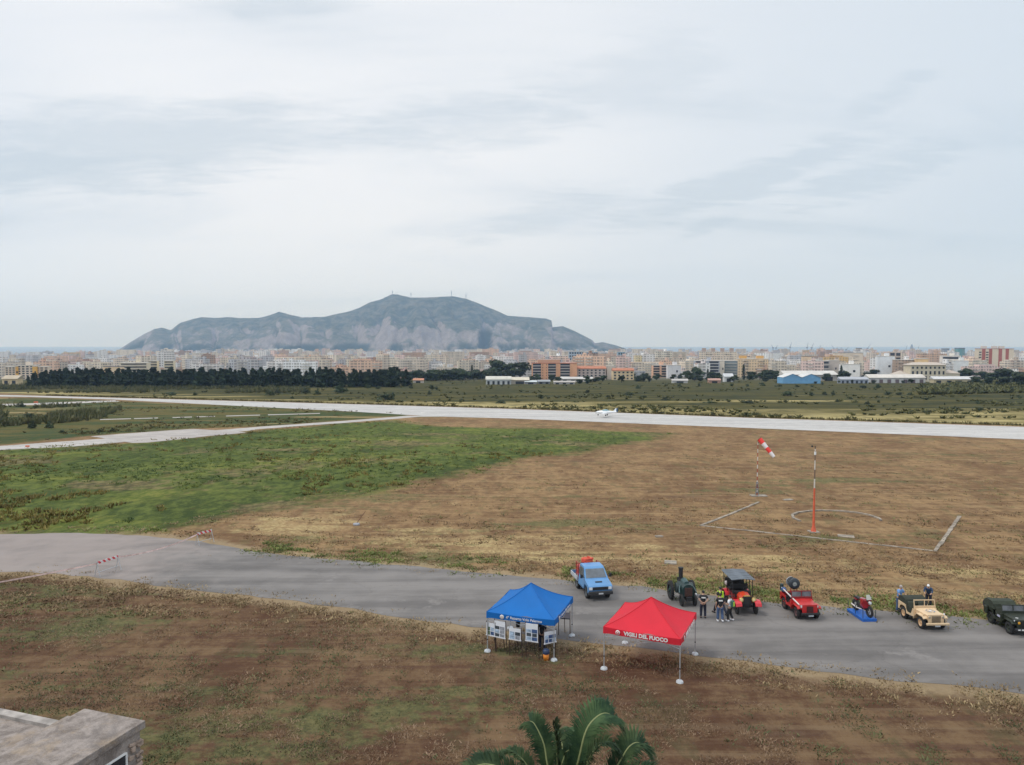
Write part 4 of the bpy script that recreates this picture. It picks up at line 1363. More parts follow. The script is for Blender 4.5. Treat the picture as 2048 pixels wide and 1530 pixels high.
shed('cream walled low shed with a flat white roof before the villa', 1868, 1952, 753, 586, (0.56, 0.47, 0.30), (0.64, 0.64, 0.64), 'pent', 9, 4)
shed('little white house with an orange tiled roof left of its twin', 778, 808, 756, 600, (0.60, 0.58, 0.55), (0.55, 0.22, 0.12), 'pent', 9, 2)
shed('small house with an orange tiled roof half hidden by scrub', 826, 846, 757, 604, (0.55, 0.5, 0.45), (0.55, 0.24, 0.13), 'pent', 9, 1)
shed('low white wall like outbuilding under the round dark trees', 1345, 1376, 758, 600, (0.60, 0.58, 0.56), (0.55, 0.52, 0.5), 'pent', 5, 1)
shed('small bright white gabled house between dark trees', 1449, 1467, 747, 640, (0.70, 0.70, 0.70), (0.62, 0.64, 0.66), 'pent', 8, 1)
shed('low brick coloured outbuilding at the foot of dark trees', 1418, 1442, 757, 600, (0.46, 0.28, 0.22), (0.50, 0.30, 0.24), 'pent', 6, 1)
shed('small cream house at the left end of the pine wood', 3, 34, 751, 560, (0.66, 0.52, 0.32), (0.50, 0.42, 0.30), 'pent', 10, 2)

# streets of ordinary blocks: the nearest as things of their own
rng = random.Random(11)
n_ind = 0
ZONES = ((-1e9, 760, 'above the pine wood'), (760, 1060, 'between the pine wood and the orange block'), (1060, 1560, 'between the orange block and the blue shed'), (1560, 1e9, 'right of the blue shed'))
bands = [(790, 1080, 2100), (860, -40, 2100), (940, -40, 2100), (1040, -40, 2100), (1150, -40, 2100), (1290, -40, 2100)]
for bi, (d, pa, pb) in enumerate(bands):
    x = (pa - 1024) / F * d
    while x < (pb - 1024) / F * d:
        W = rng.choice((12, 15, 18, 22, 26, 32, 38)) * rng.uniform(0.9, 1.1)
        x += W / 2
        dd = d + rng.uniform(-22, 22)
        D = rng.uniform(10, 14)
        px = 1024 + x / dd * F
        hmax = 26 if bi > 2 else 19
        H = rng.choice((6, 7, 10, 10, 13, 16, 19, 22, 28))
        H = min(H, hmax + (6 if rng.random() < 0.12 else 0)) * rng.uniform(0.9, 1.1)
        ok = not any(abs(x - tx) < W / 2 + tw and abs(dd - ty) < td / 2 + D / 2 + 3 for tx, ty, tw, td in TAKEN)
        if px < 700 and d < 860:
            ok = False
        if ok and n_ind < 262 and rng.random() < 0.97:
            nm, cc = rng.choices(PAL, WT)[0]
            kk = rng.uniform(0.85, 1.12)
            cc = tuple(min(0.85, v * kk) for v in cc)
            zone = next(z for a, b, z in ZONES if a <= px < b)
            mb = MB()
            block_mesh(mb, W, D, H, rng)
            e = mb.build('city_block', facade_ob, None, (x, dd, gz(x, dd)))
            e.rotation_euler = (0, 0, rng.uniform(-0.3, 0.3) if rng.random() < 0.7 else rng.uniform(-0.8, 0.8))
            e.color = (*cc, 1)
            tall = 'tall' if H > 17 else 'low'
            tag(e, '%s plain %s city block %s' % (tall, nm, zone), 'building', 'ordinary city blocks ' + zone)
            n_ind += 1
            if bi < 3:
                for k in range(rng.choice((1, 2))):
                    bw = W * rng.uniform(0.15, 0.28)
                    bx = rng.uniform(-0.35, 0.35) * W
                    b = MB()
                    for j in range(int(H / 3.1)):
                        b.box((bx, -D / 2 - 0.5, 3.1 * j + 3.1), (bw, 1.2, 0.9))
                    b.build('balcony', SLAB, e)
        x += W / 2 + rng.choice((1, 3, 6, 12))

# the far city, thousands of blocks nobody could count
V, Fc, tint, seed = [], [], [], []


def far_box(cx, cy, z0, W, D, H, yaw, c, sd):
    b = len(V)
    ca, sa = math.cos(yaw), math.sin(yaw)
    for z in (z0 - 12, z0 + H):
        for x, y in ((-W / 2, -D / 2), (W / 2, -D / 2), (W / 2, D / 2), (-W / 2, D / 2)):
            V.append((cx + x * ca - y * sa, cy + x * sa + y * ca, z))
            tint.append((*c, 1))
            seed.append(sd)
    Fc.extend([(b, b + 1, b + 5, b + 4), (b + 1, b + 2, b + 6, b + 5), (b + 2, b + 3, b + 7, b + 6), (b + 3, b, b + 4, b + 7), (b + 4, b + 5, b + 6, b + 7)])


d = 1400.0
while d < 6300:
    x = -0.74 * d
    while x < 0.74 * d:
        W = rng.choice((12, 16, 20, 26, 34, 44)) * rng.uniform(0.9, 1.2) * (1.25 if d > 3000 else 1)
        x += W / 2
        dd = d + rng.uniform(-0.03, 0.03) * d
        if rng.random() < (0.9 if d < 3000 else 0.8) and not (x / dd > 0.17 and dd > 4600):
            H = rng.choice((8, 10, 14, 17, 19, 22, 25, 28, 36)) * rng.uniform(0.9, 1.15) * (1.0 if dd > 2200 else 0.85)
            nm, cc = rng.choices(PAL, WT)[0]
            k = rng.uniform(0.85, 1.15)
            cc = tuple(min(0.85, v * k) for v in cc)
            far_box(x, dd, gz(x, dd), W, rng.uniform(11, 16), H, rng.uniform(-0.4, 0.4), cc, rng.random())
            if rng.random() < 0.5:
                far_box(x + rng.uniform(-.3, .3) * W, dd, gz(x, dd) + H - 6 + 6, W * 0.25, 6, 4, 0, cc, rng.random())
        x += W / 2 + rng.choice((0, 2, 6, 14))
    d *= 1.055
me = bpy.data.meshes.new('far_city')
me.from_pydata(V, [], Fc)
a = me.attributes.new('tint', 'FLOAT_COLOR', 'POINT')
a.data.foreach_set('color', np.array(tint, np.float32).ravel())
a = me.attributes.new('seed', 'FLOAT', 'POINT')
a.data.foreach_set('value', np.array(seed, np.float32))
me.materials.append(facade_at)
tag(link('far_city', me), 'thousands of pale hazy buildings filling the plain up to the mountain', kind='stuff')

# far blocks that stand out above the skyline
for p0, p1, top, d, c, lab in ((177, 194, 709, 2600, (0.60, 0.58, 0.56), 'large pale block with a dark flat top on the left skyline'), (216, 224, 707, 2900, (0.6, 0.56, 0.52), 'slim pale tower beside the flat topped block on the skyline'),
                               (1885, 1895, 698, 2100, (0.30, 0.34, 0.38), 'square grey tower on the right skyline'), (1912, 1925, 697, 2000, (0.14, 0.32, 0.33), 'teal green square tower on the right skyline'), (1713, 1721, 697, 2300, (0.5, 0.46, 0.42), 'small pale square tower under the harbour cranes')):
    cx, W = ((p0 + p1) / 2 - 1024) / F * d, (p1 - p0) / F * d
    z0 = gz(cx, d)
    H = pt(p0, top, d).z - z0
    e = empty('tower_block', (cx, d, z0), 0, lab, 'building')
    w = MB().box((0, 0, H / 2 - 5), (W, W, H + 10)).build('wall', facade_ob, e)
    w.color = (*c, 1)
    MB().box((0, 0, H + 0.8), (W + 1, W + 1, 1.6)).build('roof', mat('dark_flat_roof', (0.16, 0.16, 0.17), 0.8), e)

# harbour cranes and the drilling rig
crane_m = mat('crane_steel', (0.20, 0.24, 0.28), 0.6, 0.2)
for px, base, top, lean, lab in ((1546, 702, 689, -4, 'faint slewing crane at the left end of the harbour skyline'), (1552, 702, 690, 3, 'second faint crane of the leftmost harbour pair'), (1580, 705, 684, 3, 'tall dark crane standing alone over the harbour'), (1614, 705, 685, 2, 'left crane of the tall harbour pair'),
                                 (1623, 705, 686, 4, 'right crane of the tall harbour pair'), (1639, 706, 690, 2, 'thin upright crane right of the tall pair'), (1668, 706, 690, -5, 'crane with a jib leaning left above the wide roofed block'), (1681, 704, 694, 2, 'short crane above the wide roofed block'),
                                 (1692, 705, 694, 5, 'squat crane with raised jib on the wide roof line'), (1735, 706, 687, 7, 'crane with a long jib leaning right over the harbour')):
    d = 4700.0
    b, t = pt(px, base, d), pt(px, top, d)
    h = t.z - b.z
    e = empty('harbour_crane', b, 0, lab, 'crane', 'harbour cranes')
    MB().cyl((0, 0, -30), (0, 0, h * 0.55), 2.4, 1.8, 6).build('mast', crane_m, e)
    MB().box((0, 0, h * 0.5), (9, 7, 6)).build('cab', crane_m, e)
    MB().cyl((0, 0, h * 0.5), (lean / F * d, 0, h), 1.5, 0.9, 6).build('jib', crane_m, e)
b = pt(1823, 706, 4900)
k = 4900 / F
e = empty('drilling_rig', b, 0, 'grey drilling rig with a pointed derrick on the harbour skyline', 'rig')
MB().box((0, 0, 3 * k), (38 * k, 30, 5 * k)).build('platform', crane_m, e)
MB().cyl((0, 0, 5 * k), (0, 0, 17 * k), 5 * k, 1.2 * k, 4).build('derrick', crane_m, e)
for s in (-12, 12):
    MB().cyl((s * k, 0, 4 * k), ((s + 3) * k, 0, 15 * k), 0.6 * k, 0.3 * k, 5).build('jib', crane_m, e)
for s in (-15, -5, 5, 15):
    MB().cyl((s * k, 0, -20), (s * k, 0, 2 * k), 1.6 * k, 1.6 * k, 6).build('leg', crane_m, e)
# ------------------------------------------------------------------ parts shared by the vehicles
BLACK = mat('black_rubber', (0.022, 0.022, 0.023), 0.85, 0, 0.25, 6)
CHASSIS = mat('chassis_black', (0.018, 0.018, 0.02), 0.6, 0, 0.2, 5)
GLASS = glass_mat()
CHROME = mat('dull_chrome', (0.55, 0.55, 0.54), 0.3, 0.8, 0.05)
LAMP = mat('lamp_glass', (0.72, 0.74, 0.74), 0.15, 0, 0.05)
WHITE = mat('white_paint', (0.74, 0.74, 0.73), 0.5, 0, 0.05)
GALV = mat('galvanised_steel', (0.46, 0.48, 0.50), 0.45, 0.4, 0.1)


def wheel(parent, x, y, r, w, rimm, spokes=0, tyrem=None, name='wheel'):
    prof = [(r * 0.62, -w / 2), (r * 0.90, -w / 2), (r, -w * 0.33), (r, w * 0.33), (r * 0.90, w / 2), (r * 0.62, w / 2), (r * 0.58, 0), (r * 0.62, -w / 2)]
    mb = MB().lathe(prof, 'X', 24)
    for k in range(24):                                             # tread blocks
        a = 2 * math.pi * k / 24
        mb.box((0, math.cos(a) * r, math.sin(a) * r), (w * 0.9, r * 0.12, r * 0.05), m=Matrix.Rotation(a + math.pi / 2, 4, 'X'))
    o = mb.build(name, tyrem or BLACK, parent, (x, y, r))
    rb = MB()
    s = 1 if x > 0 else -1
    if spokes:
        rb.lathe([(r * 0.82, -w * 0.4), (r * 0.9, -w * 0.4), (r * 0.9, w * 0.4), (r * 0.82, w * 0.4), (r * 0.82, -w * 0.4)], 'X', 24)
        for k in range(spokes):
            a = 2 * math.pi * k / spokes
            rb.cyl((0, 0, 0), (0, math.cos(a) * r * 0.85, math.sin(a) * r * 0.85), r * 0.045, r * 0.03, 5)
        rb.cyl((-w * .6, 0, 0), (w * .6, 0, 0), r * 0.14, r * 0.14, 10)
    else:
        rb.lathe([(0.001, s * w * 0.30), (r * 0.16, s * w * 0.34), (r * 0.2, s * w * 0.16), (r * 0.48, s * w * 0.10), (r * 0.56, s * w * 0.40), (r * 0.63, s * w * 0.44), (r * 0.63, -s * w * 0.4)], 'X', 20)
        for k in range(5):
            a = 2 * math.pi * k / 5
            rb.cyl((s * w * 0.1, math.cos(a) * r * 0.3, math.sin(a) * r * 0.3), (s * w * 0.19, math.cos(a) * r * 0.3, math.sin(a) * r * 0.3), r * 0.05, r * 0.05, 6)
    rb.build('rim', rimm, o)
    return o


def lamp(parent, x, y, z, r, m=None, rim=None, name='headlight'):
    o = MB().lathe([(0.001, -0.02), (r * 0.6, -0.015), (r, 0.0), (r, 0.03)], 'Y', 16).build(name, m or LAMP, parent, (x, y, z))
    MB().lathe([(r * 1.02, -0.012), (r * 1.2, -0.005), (r * 1.15, 0.10), (r * 0.5, 0.16), (0.001, 0.17)], 'Y', 16).build('lamp_housing', rim or CHROME, o)
    return o


def seat(parent, x, y, z, w, m):
    MB().box((0, 0, 0.06), (w, 0.46, 0.14), bev=0.04).build('seat', m, parent, (x, y, z))
    MB().box((0, 0.22, 0.34), (w, 0.12, 0.46), bev=0.04, m=Matrix.Rotation(R(-10), 4, 'X')).build('seat_back', m, parent, (x, y, z))


def text_part(name, s, size, m, parent, M, bold=0.0, thick=0.004):
    cu = bpy.data.curves.new(name, 'FONT')
    cu.body = s
    cu.size = size
    cu.align_x = 'CENTER'
    cu.align_y = 'CENTER'
    cu.offset = bold
    cu.extrude = thick
    cu.resolution_u = 3
    t = bpy.data.objects.new(name, cu)
    col.objects.link(t)
    dg = bpy.context.evaluated_depsgraph_get()
    me = bpy.data.meshes.new_from_object(t.evaluated_get(dg))
    bpy.data.objects.remove(t)
    me.name = name
    me.materials.clear()
    me.materials.append(m)
    o = link(name, me, parent)
    o.matrix_local = M
    return o


# ------------------------------------------------------------------ the two gazebos
def gazebo(label, cmat, ctr, rz, side, text, tsize, bold, emblem):
    g = empty('gazebo', ctr, rz, label, 'gazebo')
    h = side / 2
    EAVE, VAL, PEAK = 2.30, 0.34, 3.52
    W = lambda x, y: Vector((ctr[0], ctr[1], 0)) + Matrix.Rotation(rz, 3, 'Z') @ Vector((x, y, 0))
    n, ns = 12, 10
    mb = MB()
    for q in range(4):
        vs = []
        for i in range(n + 1):
            r = i / n
            for j in range(ns + 1):
                t = -1 + 2 * j / ns
                sag = 0.05 * (1 - t * t) * math.sin(math.pi * r)
                z = EAVE + (PEAK - EAVE) * (0.55 * (1 - r) + 0.45 * (1 - r) ** 2.1) - sag - 0.05 * (1 - t * t) * r + (0.018 * math.sin(t * 9 + q * 1.7) + 0.012 * math.sin(t * 17 + r * 11 + q) + 0.02 * math.sin(r * 7 + t * 4 + q * 2.1)) * r * (1 - t ** 8)
                x, y = t * r * (h + 0.03), -r * (h + 0.03)
                a = q * math.pi / 2
                vs.append((x * math.cos(a) - y * math.sin(a), x * math.sin(a) + y * math.cos(a), z))
        k = ns + 1
        mb.add(vs, [(i * k + j, (i + 1) * k + j, (i + 1) * k + j + 1, i * k + j + 1) for i in range(n) for j in range(ns)], True)
    can = mb.build('canopy', cmat, g)
    sm = MB()
    for q in range(4):                                              # stitched ridges
        a = q * math.pi / 2 + math.pi / 4
        pts = []
        for i in range(9):
            r = i / 8
            d = r * (h + 0.03) * math.sqrt(2)
            pts.append((math.cos(a) * d, math.sin(a) * d, EAVE + (PEAK - EAVE) * (0.55 * (1 - r) + 0.45 * (1 - r) ** 2.1) + 0.004))
        sm.tube(pts, 0.018, 5)
    sm.build('ridge_seam', cmat, can)
    val = MB()
    for q in range(4):
        a = q * math.pi / 2
        vs = []
        for j in range(13):
            t = -1 + 2 * j / 12
            for zz in (EAVE - 0.05 * (1 - t * t) + 0.004, EAVE - VAL + 0.015 * math.sin(t * 14 + q)):
                x, y = t * (h + 0.045), -(h + 0.045) - (0.02 * math.sin(t * 11 + q * 2) if zz < EAVE - 0.2 else 0)
                vs.append((x * math.cos(a) - y * math.sin(a), x * math.sin(a) + y * math.cos(a), zz))
        val.add(vs, [(2 * j, 2 * j + 1, 2 * j + 3, 2 * j + 2) for j in range(12)], True)
    vo = val.build('valance', cmat, g)
    for a, off in ((0, 0.06 * side), (math.pi / 2, 0.03 * side)):
        Rm = Matrix.Rotation(a, 4, 'Z')
        zc = EAVE - VAL * 0.53
        face = -(h + 0.085)
        text_part('lettering', text, tsize, WHITE, vo, Rm @ Matrix.Translation((off, face, zc)) @ Matrix.Rotation(R(90), 4, 'X'), bold)
        ex = off - 0.37 * side if emblem == 'fire' else off - 0.33 * side
        M = Rm @ Matrix.Translation((ex, face, zc))
        MB().lathe([(0.001, -0.006), (0.12, -0.006), (0.12, 0.004)], 'Y', 18, M).build('emblem', WHITE, vo)
        if emblem == 'fire':
            MB().lathe([(0.045, -0.010), (0.075, -0.010)], 'Y', 18, M).build('emblem_ring', cmat, vo)
        else:
            MB().lathe([(0.05, -0.010), (0.085, -0.010)], 'Y', 18, M).build('emblem_ring', mat('emblem_grey', (0.55, 0.45, 0.42), 0.6), vo)
    for sx in (-1, 1):
        for sy in (-1, 1):
            w = W(sx * h, sy * h)
            zb = gz(w.x, w.y) - ctr[2]
            lg = MB().box((0, 0, (EAVE - 0.02 + zb) / 2), (0.045, 0.045, EAVE - 0.02 - zb)).build('leg', GALV, g, (sx * h, sy * h, 0))
            MB().box((0, 0, zb + 0.7), (0.06, 0.06, 0.06)).build('height_clip', CHASSIS, lg)
            MB().cyl((0, 0, zb), (0, 0, zb + 0.08), 0.19, 0.17, 18).cyl((0, 0, zb + 0.08), (0, 0, zb + 0.12), 0.12, 0.11, 14).build('foot_weight', mat('foot_weight_grey', (0.52, 0.55, 0.57), 0.6), lg)
    tr = MB()
    for s in (-1, 1):
        for k in range(2):
            a0, a1 = -h + k * h, -h + (k + 1) * h
            for z0, z1 in ((EAVE - 0.06, EAVE - 0.55), (EAVE - 0.55, EAVE - 0.06)):
                tr.cyl((a0, s * h * 0.99, z0), (a1, s * h * 0.99, z1), 0.014, 0.014, 5)
                tr.cyl((s * h * 0.99, a0, z0), (s * h * 0.99, a1, z1), 0.014, 0.014, 5)
    tr.cyl((0, 0, EAVE - 0.3), (0, 0, PEAK - 0.03), 0.025, 0.025, 6)
    tr.build('truss', GALV, g)
    return g


def fabric(name, c):
    m = mat(name, c, 0.65, 0, 0.06, 0.8, spec=0.3)
    n = NT(m.node_tree)
    bs = n.n['Principled BSDF']
    # thin cloth lets some light through
    out = n.n['Material Output']
    tl = n.new('ShaderNodeBsdfTranslucent')
    tl.inputs[0].default_value = (*c, 1)
    mx = n.new('ShaderNodeMixShader')
    mx.inputs[0].default_value = 0.25
    n.l.new(bs.outputs[0], mx.inputs[1])
    n.l.new(tl.outputs[0], mx.inputs[2])
    n.l.new(mx.outputs[0], out.inputs[0])
    return m


def square_from(A, C):
    A, C = gp(*A), gp(*C)
    c = (A + C) / 2
    d = C - A
    side = math.hypot(d.x, d.y) / math.sqrt(2)
    rz = math.atan2(d.y, d.x) - math.pi / 4
    return (c.x, c.y, gz(c.x, c.y)), rz, side


BLUE_C, BLUE_RZ, BLUE_S = square_from((975, 1303), (1144, 1272))
RED_C, RED_RZ, RED_S = square_from((1208, 1338), (1390, 1309))
gazebo('blue square gazebo over photo boards at the road edge', fabric('blue_cloth', (0.010, 0.165, 0.53)), BLUE_C, BLUE_RZ, BLUE_S, '4° Reparto Volo Palermo', 0.20, 0.003, 'wing')
gazebo('red square gazebo with white lettering in front of the parked vehicles', fabric('red_cloth', (0.72, 0.028, 0.050)), RED_C, RED_RZ, RED_S, 'VIGILI DEL FUOCO', 0.27, 0.012, 'fire')

# ------------------------------------------------------------------ display boards under the blue gazebo
WOOD = mat('dark_brown_wood', (0.055, 0.032, 0.022), 0.7, 0, 0.25, 6)
PH = [mat('photo_%s' % k, c, 0.35, 0, 0.35, 9) for k, c in (('dark', (0.06, 0.075, 0.09)), ('sky', (0.36, 0.47, 0.60)), ('green', (0.14, 0.20, 0.14)), ('navy', (0.06, 0.11, 0.24)), ('grey', (0.30, 0.32, 0.36)))]
PAPER = mat('poster_white', (0.72, 0.75, 0.80), 0.4, 0, 0.03)


def board(base0, base1, d_off, top, bot, lab, blank=False, yaw=None):
    a, b = gp(*base0), gp(*base1)
    c = (a + b) / 2
    v = b - a
    w = math.hypot(v.x, v.y)
    e = empty('display_board', c, math.atan2(v.y, v.x) if yaw is None else yaw, lab, 'display board', 'display boards')
    for s in (-1, 1):
        MB().cyl((s * w / 2, 0.10, 0), (s * (w / 2 - 0.01), -0.02, top + 0.08), 0.026, 0.022, 6).build('leg', WOOD, e)
    MB().cyl((0, 0.55, 0), (0, 0.0, top), 0.02, 0.02, 6).build('back_strut', WOOD, e)
    if blank:
        MB().box((0, -0.03, (top + bot) / 2), (w, 0.03, top - bot)).build('panel', mat('board_back', (0.36, 0.34, 0.36), 0.7), e)
        MB().box((0, -0.03, bot), (w, 0.06, 0.05)).build('ledge', CHASSIS, e)
        return e
    h = top - bot
    p = MB().box((0, -0.045, (top + bot) / 2), (w - 0.05, 0.02, h)).build('poster', PAPER, e)
    MB().box((0, -0.05, bot - 0.03), (w, 0.07, 0.04)).build('ledge', mat('ledge_pale', (0.62, 0.62, 0.64), 0.6), e)
    rng = random.Random(lab)
    zt = bot + h * 0.70
    cols_ = 2 if w < 0.75 else 3
    rows = 3 if h > 0.75 else 2
    for i in range(cols_):
        for j in range(rows):
            ww, hh = (w - 0.1) / cols_, (zt - bot) / rows
            MB().box((-(w - 0.1) / 2 + ww * (i + 0.5), -0.059, bot + hh * (j + 0.5)), (ww * rng.uniform(0.8, 0.95), 0.006, hh * rng.uniform(0.78, 0.95))).build('photograph', rng.choice(PH), p)
    return e


board((973, 1301), (991, 1305), 0, 1.62, 0.95, 'leftmost photo board turned aside beside the front left gazebo leg')
board((989, 1304), (1012, 1309), 0, 1.80, 0.93, 'tall portrait photo board second from the left under the blue gazebo')
board((1018, 1312), (1043, 1316), 0, 1.60, 1.00, 'wide landscape photo board in the middle under the blue gazebo')
board((1051, 1316), (1077, 1320), 0, 1.95, 1.02, 'tall portrait photo board with a white lower band next to the middle')
board((1087, 1321), (1112, 1316), 0, 1.55, 0.95, 'landscape photo board crossing the front right gazebo leg')
board((1118, 1270), (1139, 1274), 0, 1.42, 1.05, 'bare grey backed board standing alone at the rear right gazebo leg', blank=True, yaw=R(-8))
# bin, bag
b = gp(1092, 1320)
e = empty('litter_bin', b, 0.3, 'small orange bin with a dark blue lid at the gazebo leg', 'bin')
MB().lathe([(0.001, 0), (0.14, 0), (0.17, 0.36), (0.15, 0.36)], 'Z', 16).build('bin_body', mat('bin_orange', (0.72, 0.24, 0.03), 0.5), e)
MB().lathe([(0.18, 0.36), (0.19, 0.40), (0.18, 0.56), (0.10, 0.62), (0.001, 0.63)], 'Z', 16).build('bin_lid', mat('bin_navy', (0.02, 0.04, 0.10), 0.5), e)
p = pt(1036, 1244, BLUE_C[1] + 0.8)
e = empty('hanging_bag', (p.x, p.y, p.z), 0, 'black bag hanging from the frame under the blue gazebo', 'bag')
MB().lathe([(0.001, -0.30), (0.11, -0.28), (0.13, -0.05), (0.09, 0.14), (0.001, 0.16)], 'Z', 12).build('bag_body', CHASSIS, e)
MB().tube([(-0.06, 0, 0.12), (-0.03, 0, 0.6), (0.03, 0, 0.6), (0.06, 0, 0.12)], 0.012, 5).build('strap', CHASSIS, e)


# ------------------------------------------------------------------ people
def skin_mesh(name, V, E, rad, m, root=0, sub=2):
    me = bpy.data.meshes.new(name)
    me.from_pydata([tuple(v) for v in V], E, [])
    o = bpy.data.objects.new(name, me)
    col.objects.link(o)
    sk = o.modifiers.new('s', 'SKIN')
    sk.use_smooth_shade = True
    for i, d in enumerate(me.skin_vertices[0].data):
        r = rad[i]
        d.radius = r if isinstance(r, tuple) else (r, r)
        d.use_root = i == root
    sb = o.modifiers.new('u', 'SUBSURF')
    sb.levels = sub
    sb.render_levels = sub
    dg = bpy.context.evaluated_depsgraph_get()
    out = bpy.data.meshes.new_from_object(o.evaluated_get(dg))
    bpy.data.objects.remove(o)
    out.name = name
    out.materials.clear()
    out.materials.append(m)
    return out


SKIN = mat('skin', (0.46, 0.27, 0.19), 0.55, 0, 0.05)


def person(label, loc, rz, shirt, pants, shoes, hair, arms='down', stride=0.0, lean=0.0, H=1.74, cap=None, backprint=False, vest=None, pack=None, bare=True, long_sleeve=False, crouch=0.0):
    k = H / 1.74
    e = empty('person', loc, rz, label, 'person')
    e.scale = (k, k, k)
    ln = lambda y, z: (y - math.sin(lean) * (z - 0.95), 0.95 + (z - 0.95) * math.cos(lean) - crouch) if z > 0.95 else (y, z - crouch)
    P = lambda x, y, z: Vector((x, *ln(y, z)))
    J = {'pel': P(0, 0, .95), 'wai': P(0, 0, 1.10), 'che': P(0, -.01, 1.32), 'shc': P(0, 0, 1.44), 'nek': P(0, -.01, 1.52), 'hd0': P(0, -.03, 1.585), 'hd1': P(0, -.03, 1.66), 'hd2': P(0, -.01, 1.715)}
    for s, n in ((-1, 'L'), (1, 'R')):
        J['sh' + n] = P(s * .19, 0, 1.42)
        if arms == 'down':
            el, wr, fd = P(s * .25, .03, 1.15), P(s * .25, -.06, .92), Vector((s * .02, -.10, -1))
        elif arms == 'front':
            el, wr, fd = P(s * .27, .03, 1.17), P(s * .10, -.22, 1.12), Vector((-s * .9, -.3, -.1))
        elif arms == 'back':
            el, wr, fd = P(s * .28, .14, 1.20), P(s * .07, .18, 1.05), Vector((-s * .9, .1, -.2))
        elif arms == 'reach':
            el, wr, fd = P(s * .25, -.18, 1.20), P(s * .20, -.40, 1.12), Vector((-s * .2, -.9, -.2))
        elif arms == 'one':
            el, wr, fd = (P(s * .26, .05, 1.16), P(s * .20, -.18, 1.02), Vector((-s * .5, -.6, -.4))) if s < 0 else (P(s * .25, .04, 1.15), P(s * .26, -.03, .92), Vector((0, -.1, -1)))
        J['el' + n], J['wr' + n], J['fd' + n] = el, wr, fd.normalized()
        st = s * stride
        J['hp' + n] = Vector((s * .10, 0, .90 - crouch))
        J['kn' + n] = Vector((s * .12, -st * .30 - .03 - crouch * .55, .50 - crouch * .45))
        J['an' + n] = Vector((s * .13, -st * .55 + (.10 if st < 0 else .02), .09 + (.05 if st < 0 else 0)))
    # body: one continuous skin
    V, E, Rd = [], [], []

    def node(p, r, par=None):
        V.append(p)
        Rd.append(r)
        if par is not None:
            E.append((par, len(V) - 1))
        return len(V) - 1
    pel = node(J['pel'], (.13, .10))
    wai = node(J['wai'], (.125, .095), pel)
    che = node(J['che'], (.155, .105), wai)
    shc = node(J['shc'], (.11, .08), che)
    nek = node(J['nek'], (.052, .055), shc)
    h0 = node(J['hd0'], (.062, .078), nek)
    h1 = node(J['hd1'], (.075, .092), h0)
    node(J['hd2'], (.055, .07), h1)
    for n, s in (('L', -1), ('R', 1)):
        a = node(J['sh' + n], .06, shc)
        a = node(J['el' + n], .043, a)
        a = node(J['wr' + n], .029, a)
        d = J['fd' + n]
        side = d.cross(Vector((0, 0, 1)) if abs(d.z) < .8 else Vector((1, 0, 0))).normalized()
        up = side.cross(d).normalized()
        palm = node(J['wr' + n] + d * .075, (.036, .016), a)
        for i, (o, l) in enumerate(((-.030, .070), (-.010, .080), (.010, .076), (.030, .060))):
            f1 = node(J['wr' + n] + d * .115 + side * o, .0095, palm)
            node(J['wr' + n] + d * (.115 + l) + side * o - up * .018, .0075, f1)
        t1 = node(J['wr' + n] + d * .06 + side * -.045, .011, palm)
        node(J['wr' + n] + d * .095 + side * -.062 - up * .01, .009, t1)
        q = node(J['hp' + n], .088, pel)
        q = node(J['kn' + n], .058, q)
        q = node(J['an' + n], .042, q)
        node(J['an' + n] + Vector((0, -.15, -.055)), (.04, .03), q)
    link('body', skin_mesh('body', V, E, Rd, SKIN, 0, 1), e)
    # face: nose, eyes, ears
    hc = J['hd1']
    fc = MB()
    fc.add([hc + Vector((-.014, -.088, -.03)), hc + Vector((.014, -.088, -.03)), hc + Vector((0, -.118, -.035)), hc + Vector((0, -.09, .015))], [(0, 1, 2), (0, 2, 3), (2, 1, 3)])
    for s in (-1, 1):
        fc.lathe([(0.001, 0.085), (.02, .082), (.028, .07)], 'X', 8, Matrix.Translation(hc + Vector((0, .0, -.01))) @ Matrix.Rotation(0 if s > 0 else math.pi, 4, 'Z'))
    fc.build('face', SKIN, e)
    # shirt
    V, E, Rd = [], [], []
    pel = node(P(0, 0, .88), (.165, .13))
    wai = node(P(0, 0, 1.08), (.155, .12), pel)
    che = node(J['che'], (.185, .128), wai)
    shc = node(J['shc'] - Vector((0, 0, .01)), (.13, .10), che)
    node(J['nek'] - Vector((0, 0, .035)), (.068, .07), shc)
    for n in 'LR':
        a = node(J['sh' + n], .082, shc)
        mid = J['sh' + n].lerp(J['el' + n], .72)
        a = node(mid, .068, a)
        if long_sleeve:
            a = node(J['el' + n], .058, a)
            node(J['wr' + n].lerp(J['el' + n], .08), .043, a)
    sh = link('shirt', skin_mesh('shirt', V, E, Rd, shirt, 0, 1), e)
    if backprint:
        MB().box((0, 0, 0), (.25, .012, .085), bev=.004).build('back_print', WHITE, sh, P(0, .125, 1.335))
    # trousers
    V, E, Rd = [], [], []
    pel = node(Vector((0, 0, .97 - crouch)), (.150, .115))
    for n in 'LR':
        q = node(J['hp' + n] - Vector((0, 0, .05)), .118, pel)
        q = node(J['kn' + n], .092, q)
        node(J['an' + n] + Vector((0, 0, .02)), .080, q)
    link('trousers', skin_mesh('trousers', V, E, Rd, pants, 0, 1), e)
    for n in 'LR':
        a = J['an' + n]
        MB().box((a.x, a.y - .05, a.z - .035), (.10, .28, .085), bev=.03).build('shoe', shoes, e)
    hb = MB()
    hp = [(.001, .098), (.05, .088), (.085, .045), (.092, 0), (.085, -.05)]
    hb.lathe(hp, 'Z', 14, Matrix.Translation(hc + Vector((0, .022, .012))) @ Matrix.Diagonal((.92, 1.08, 1, 1)))
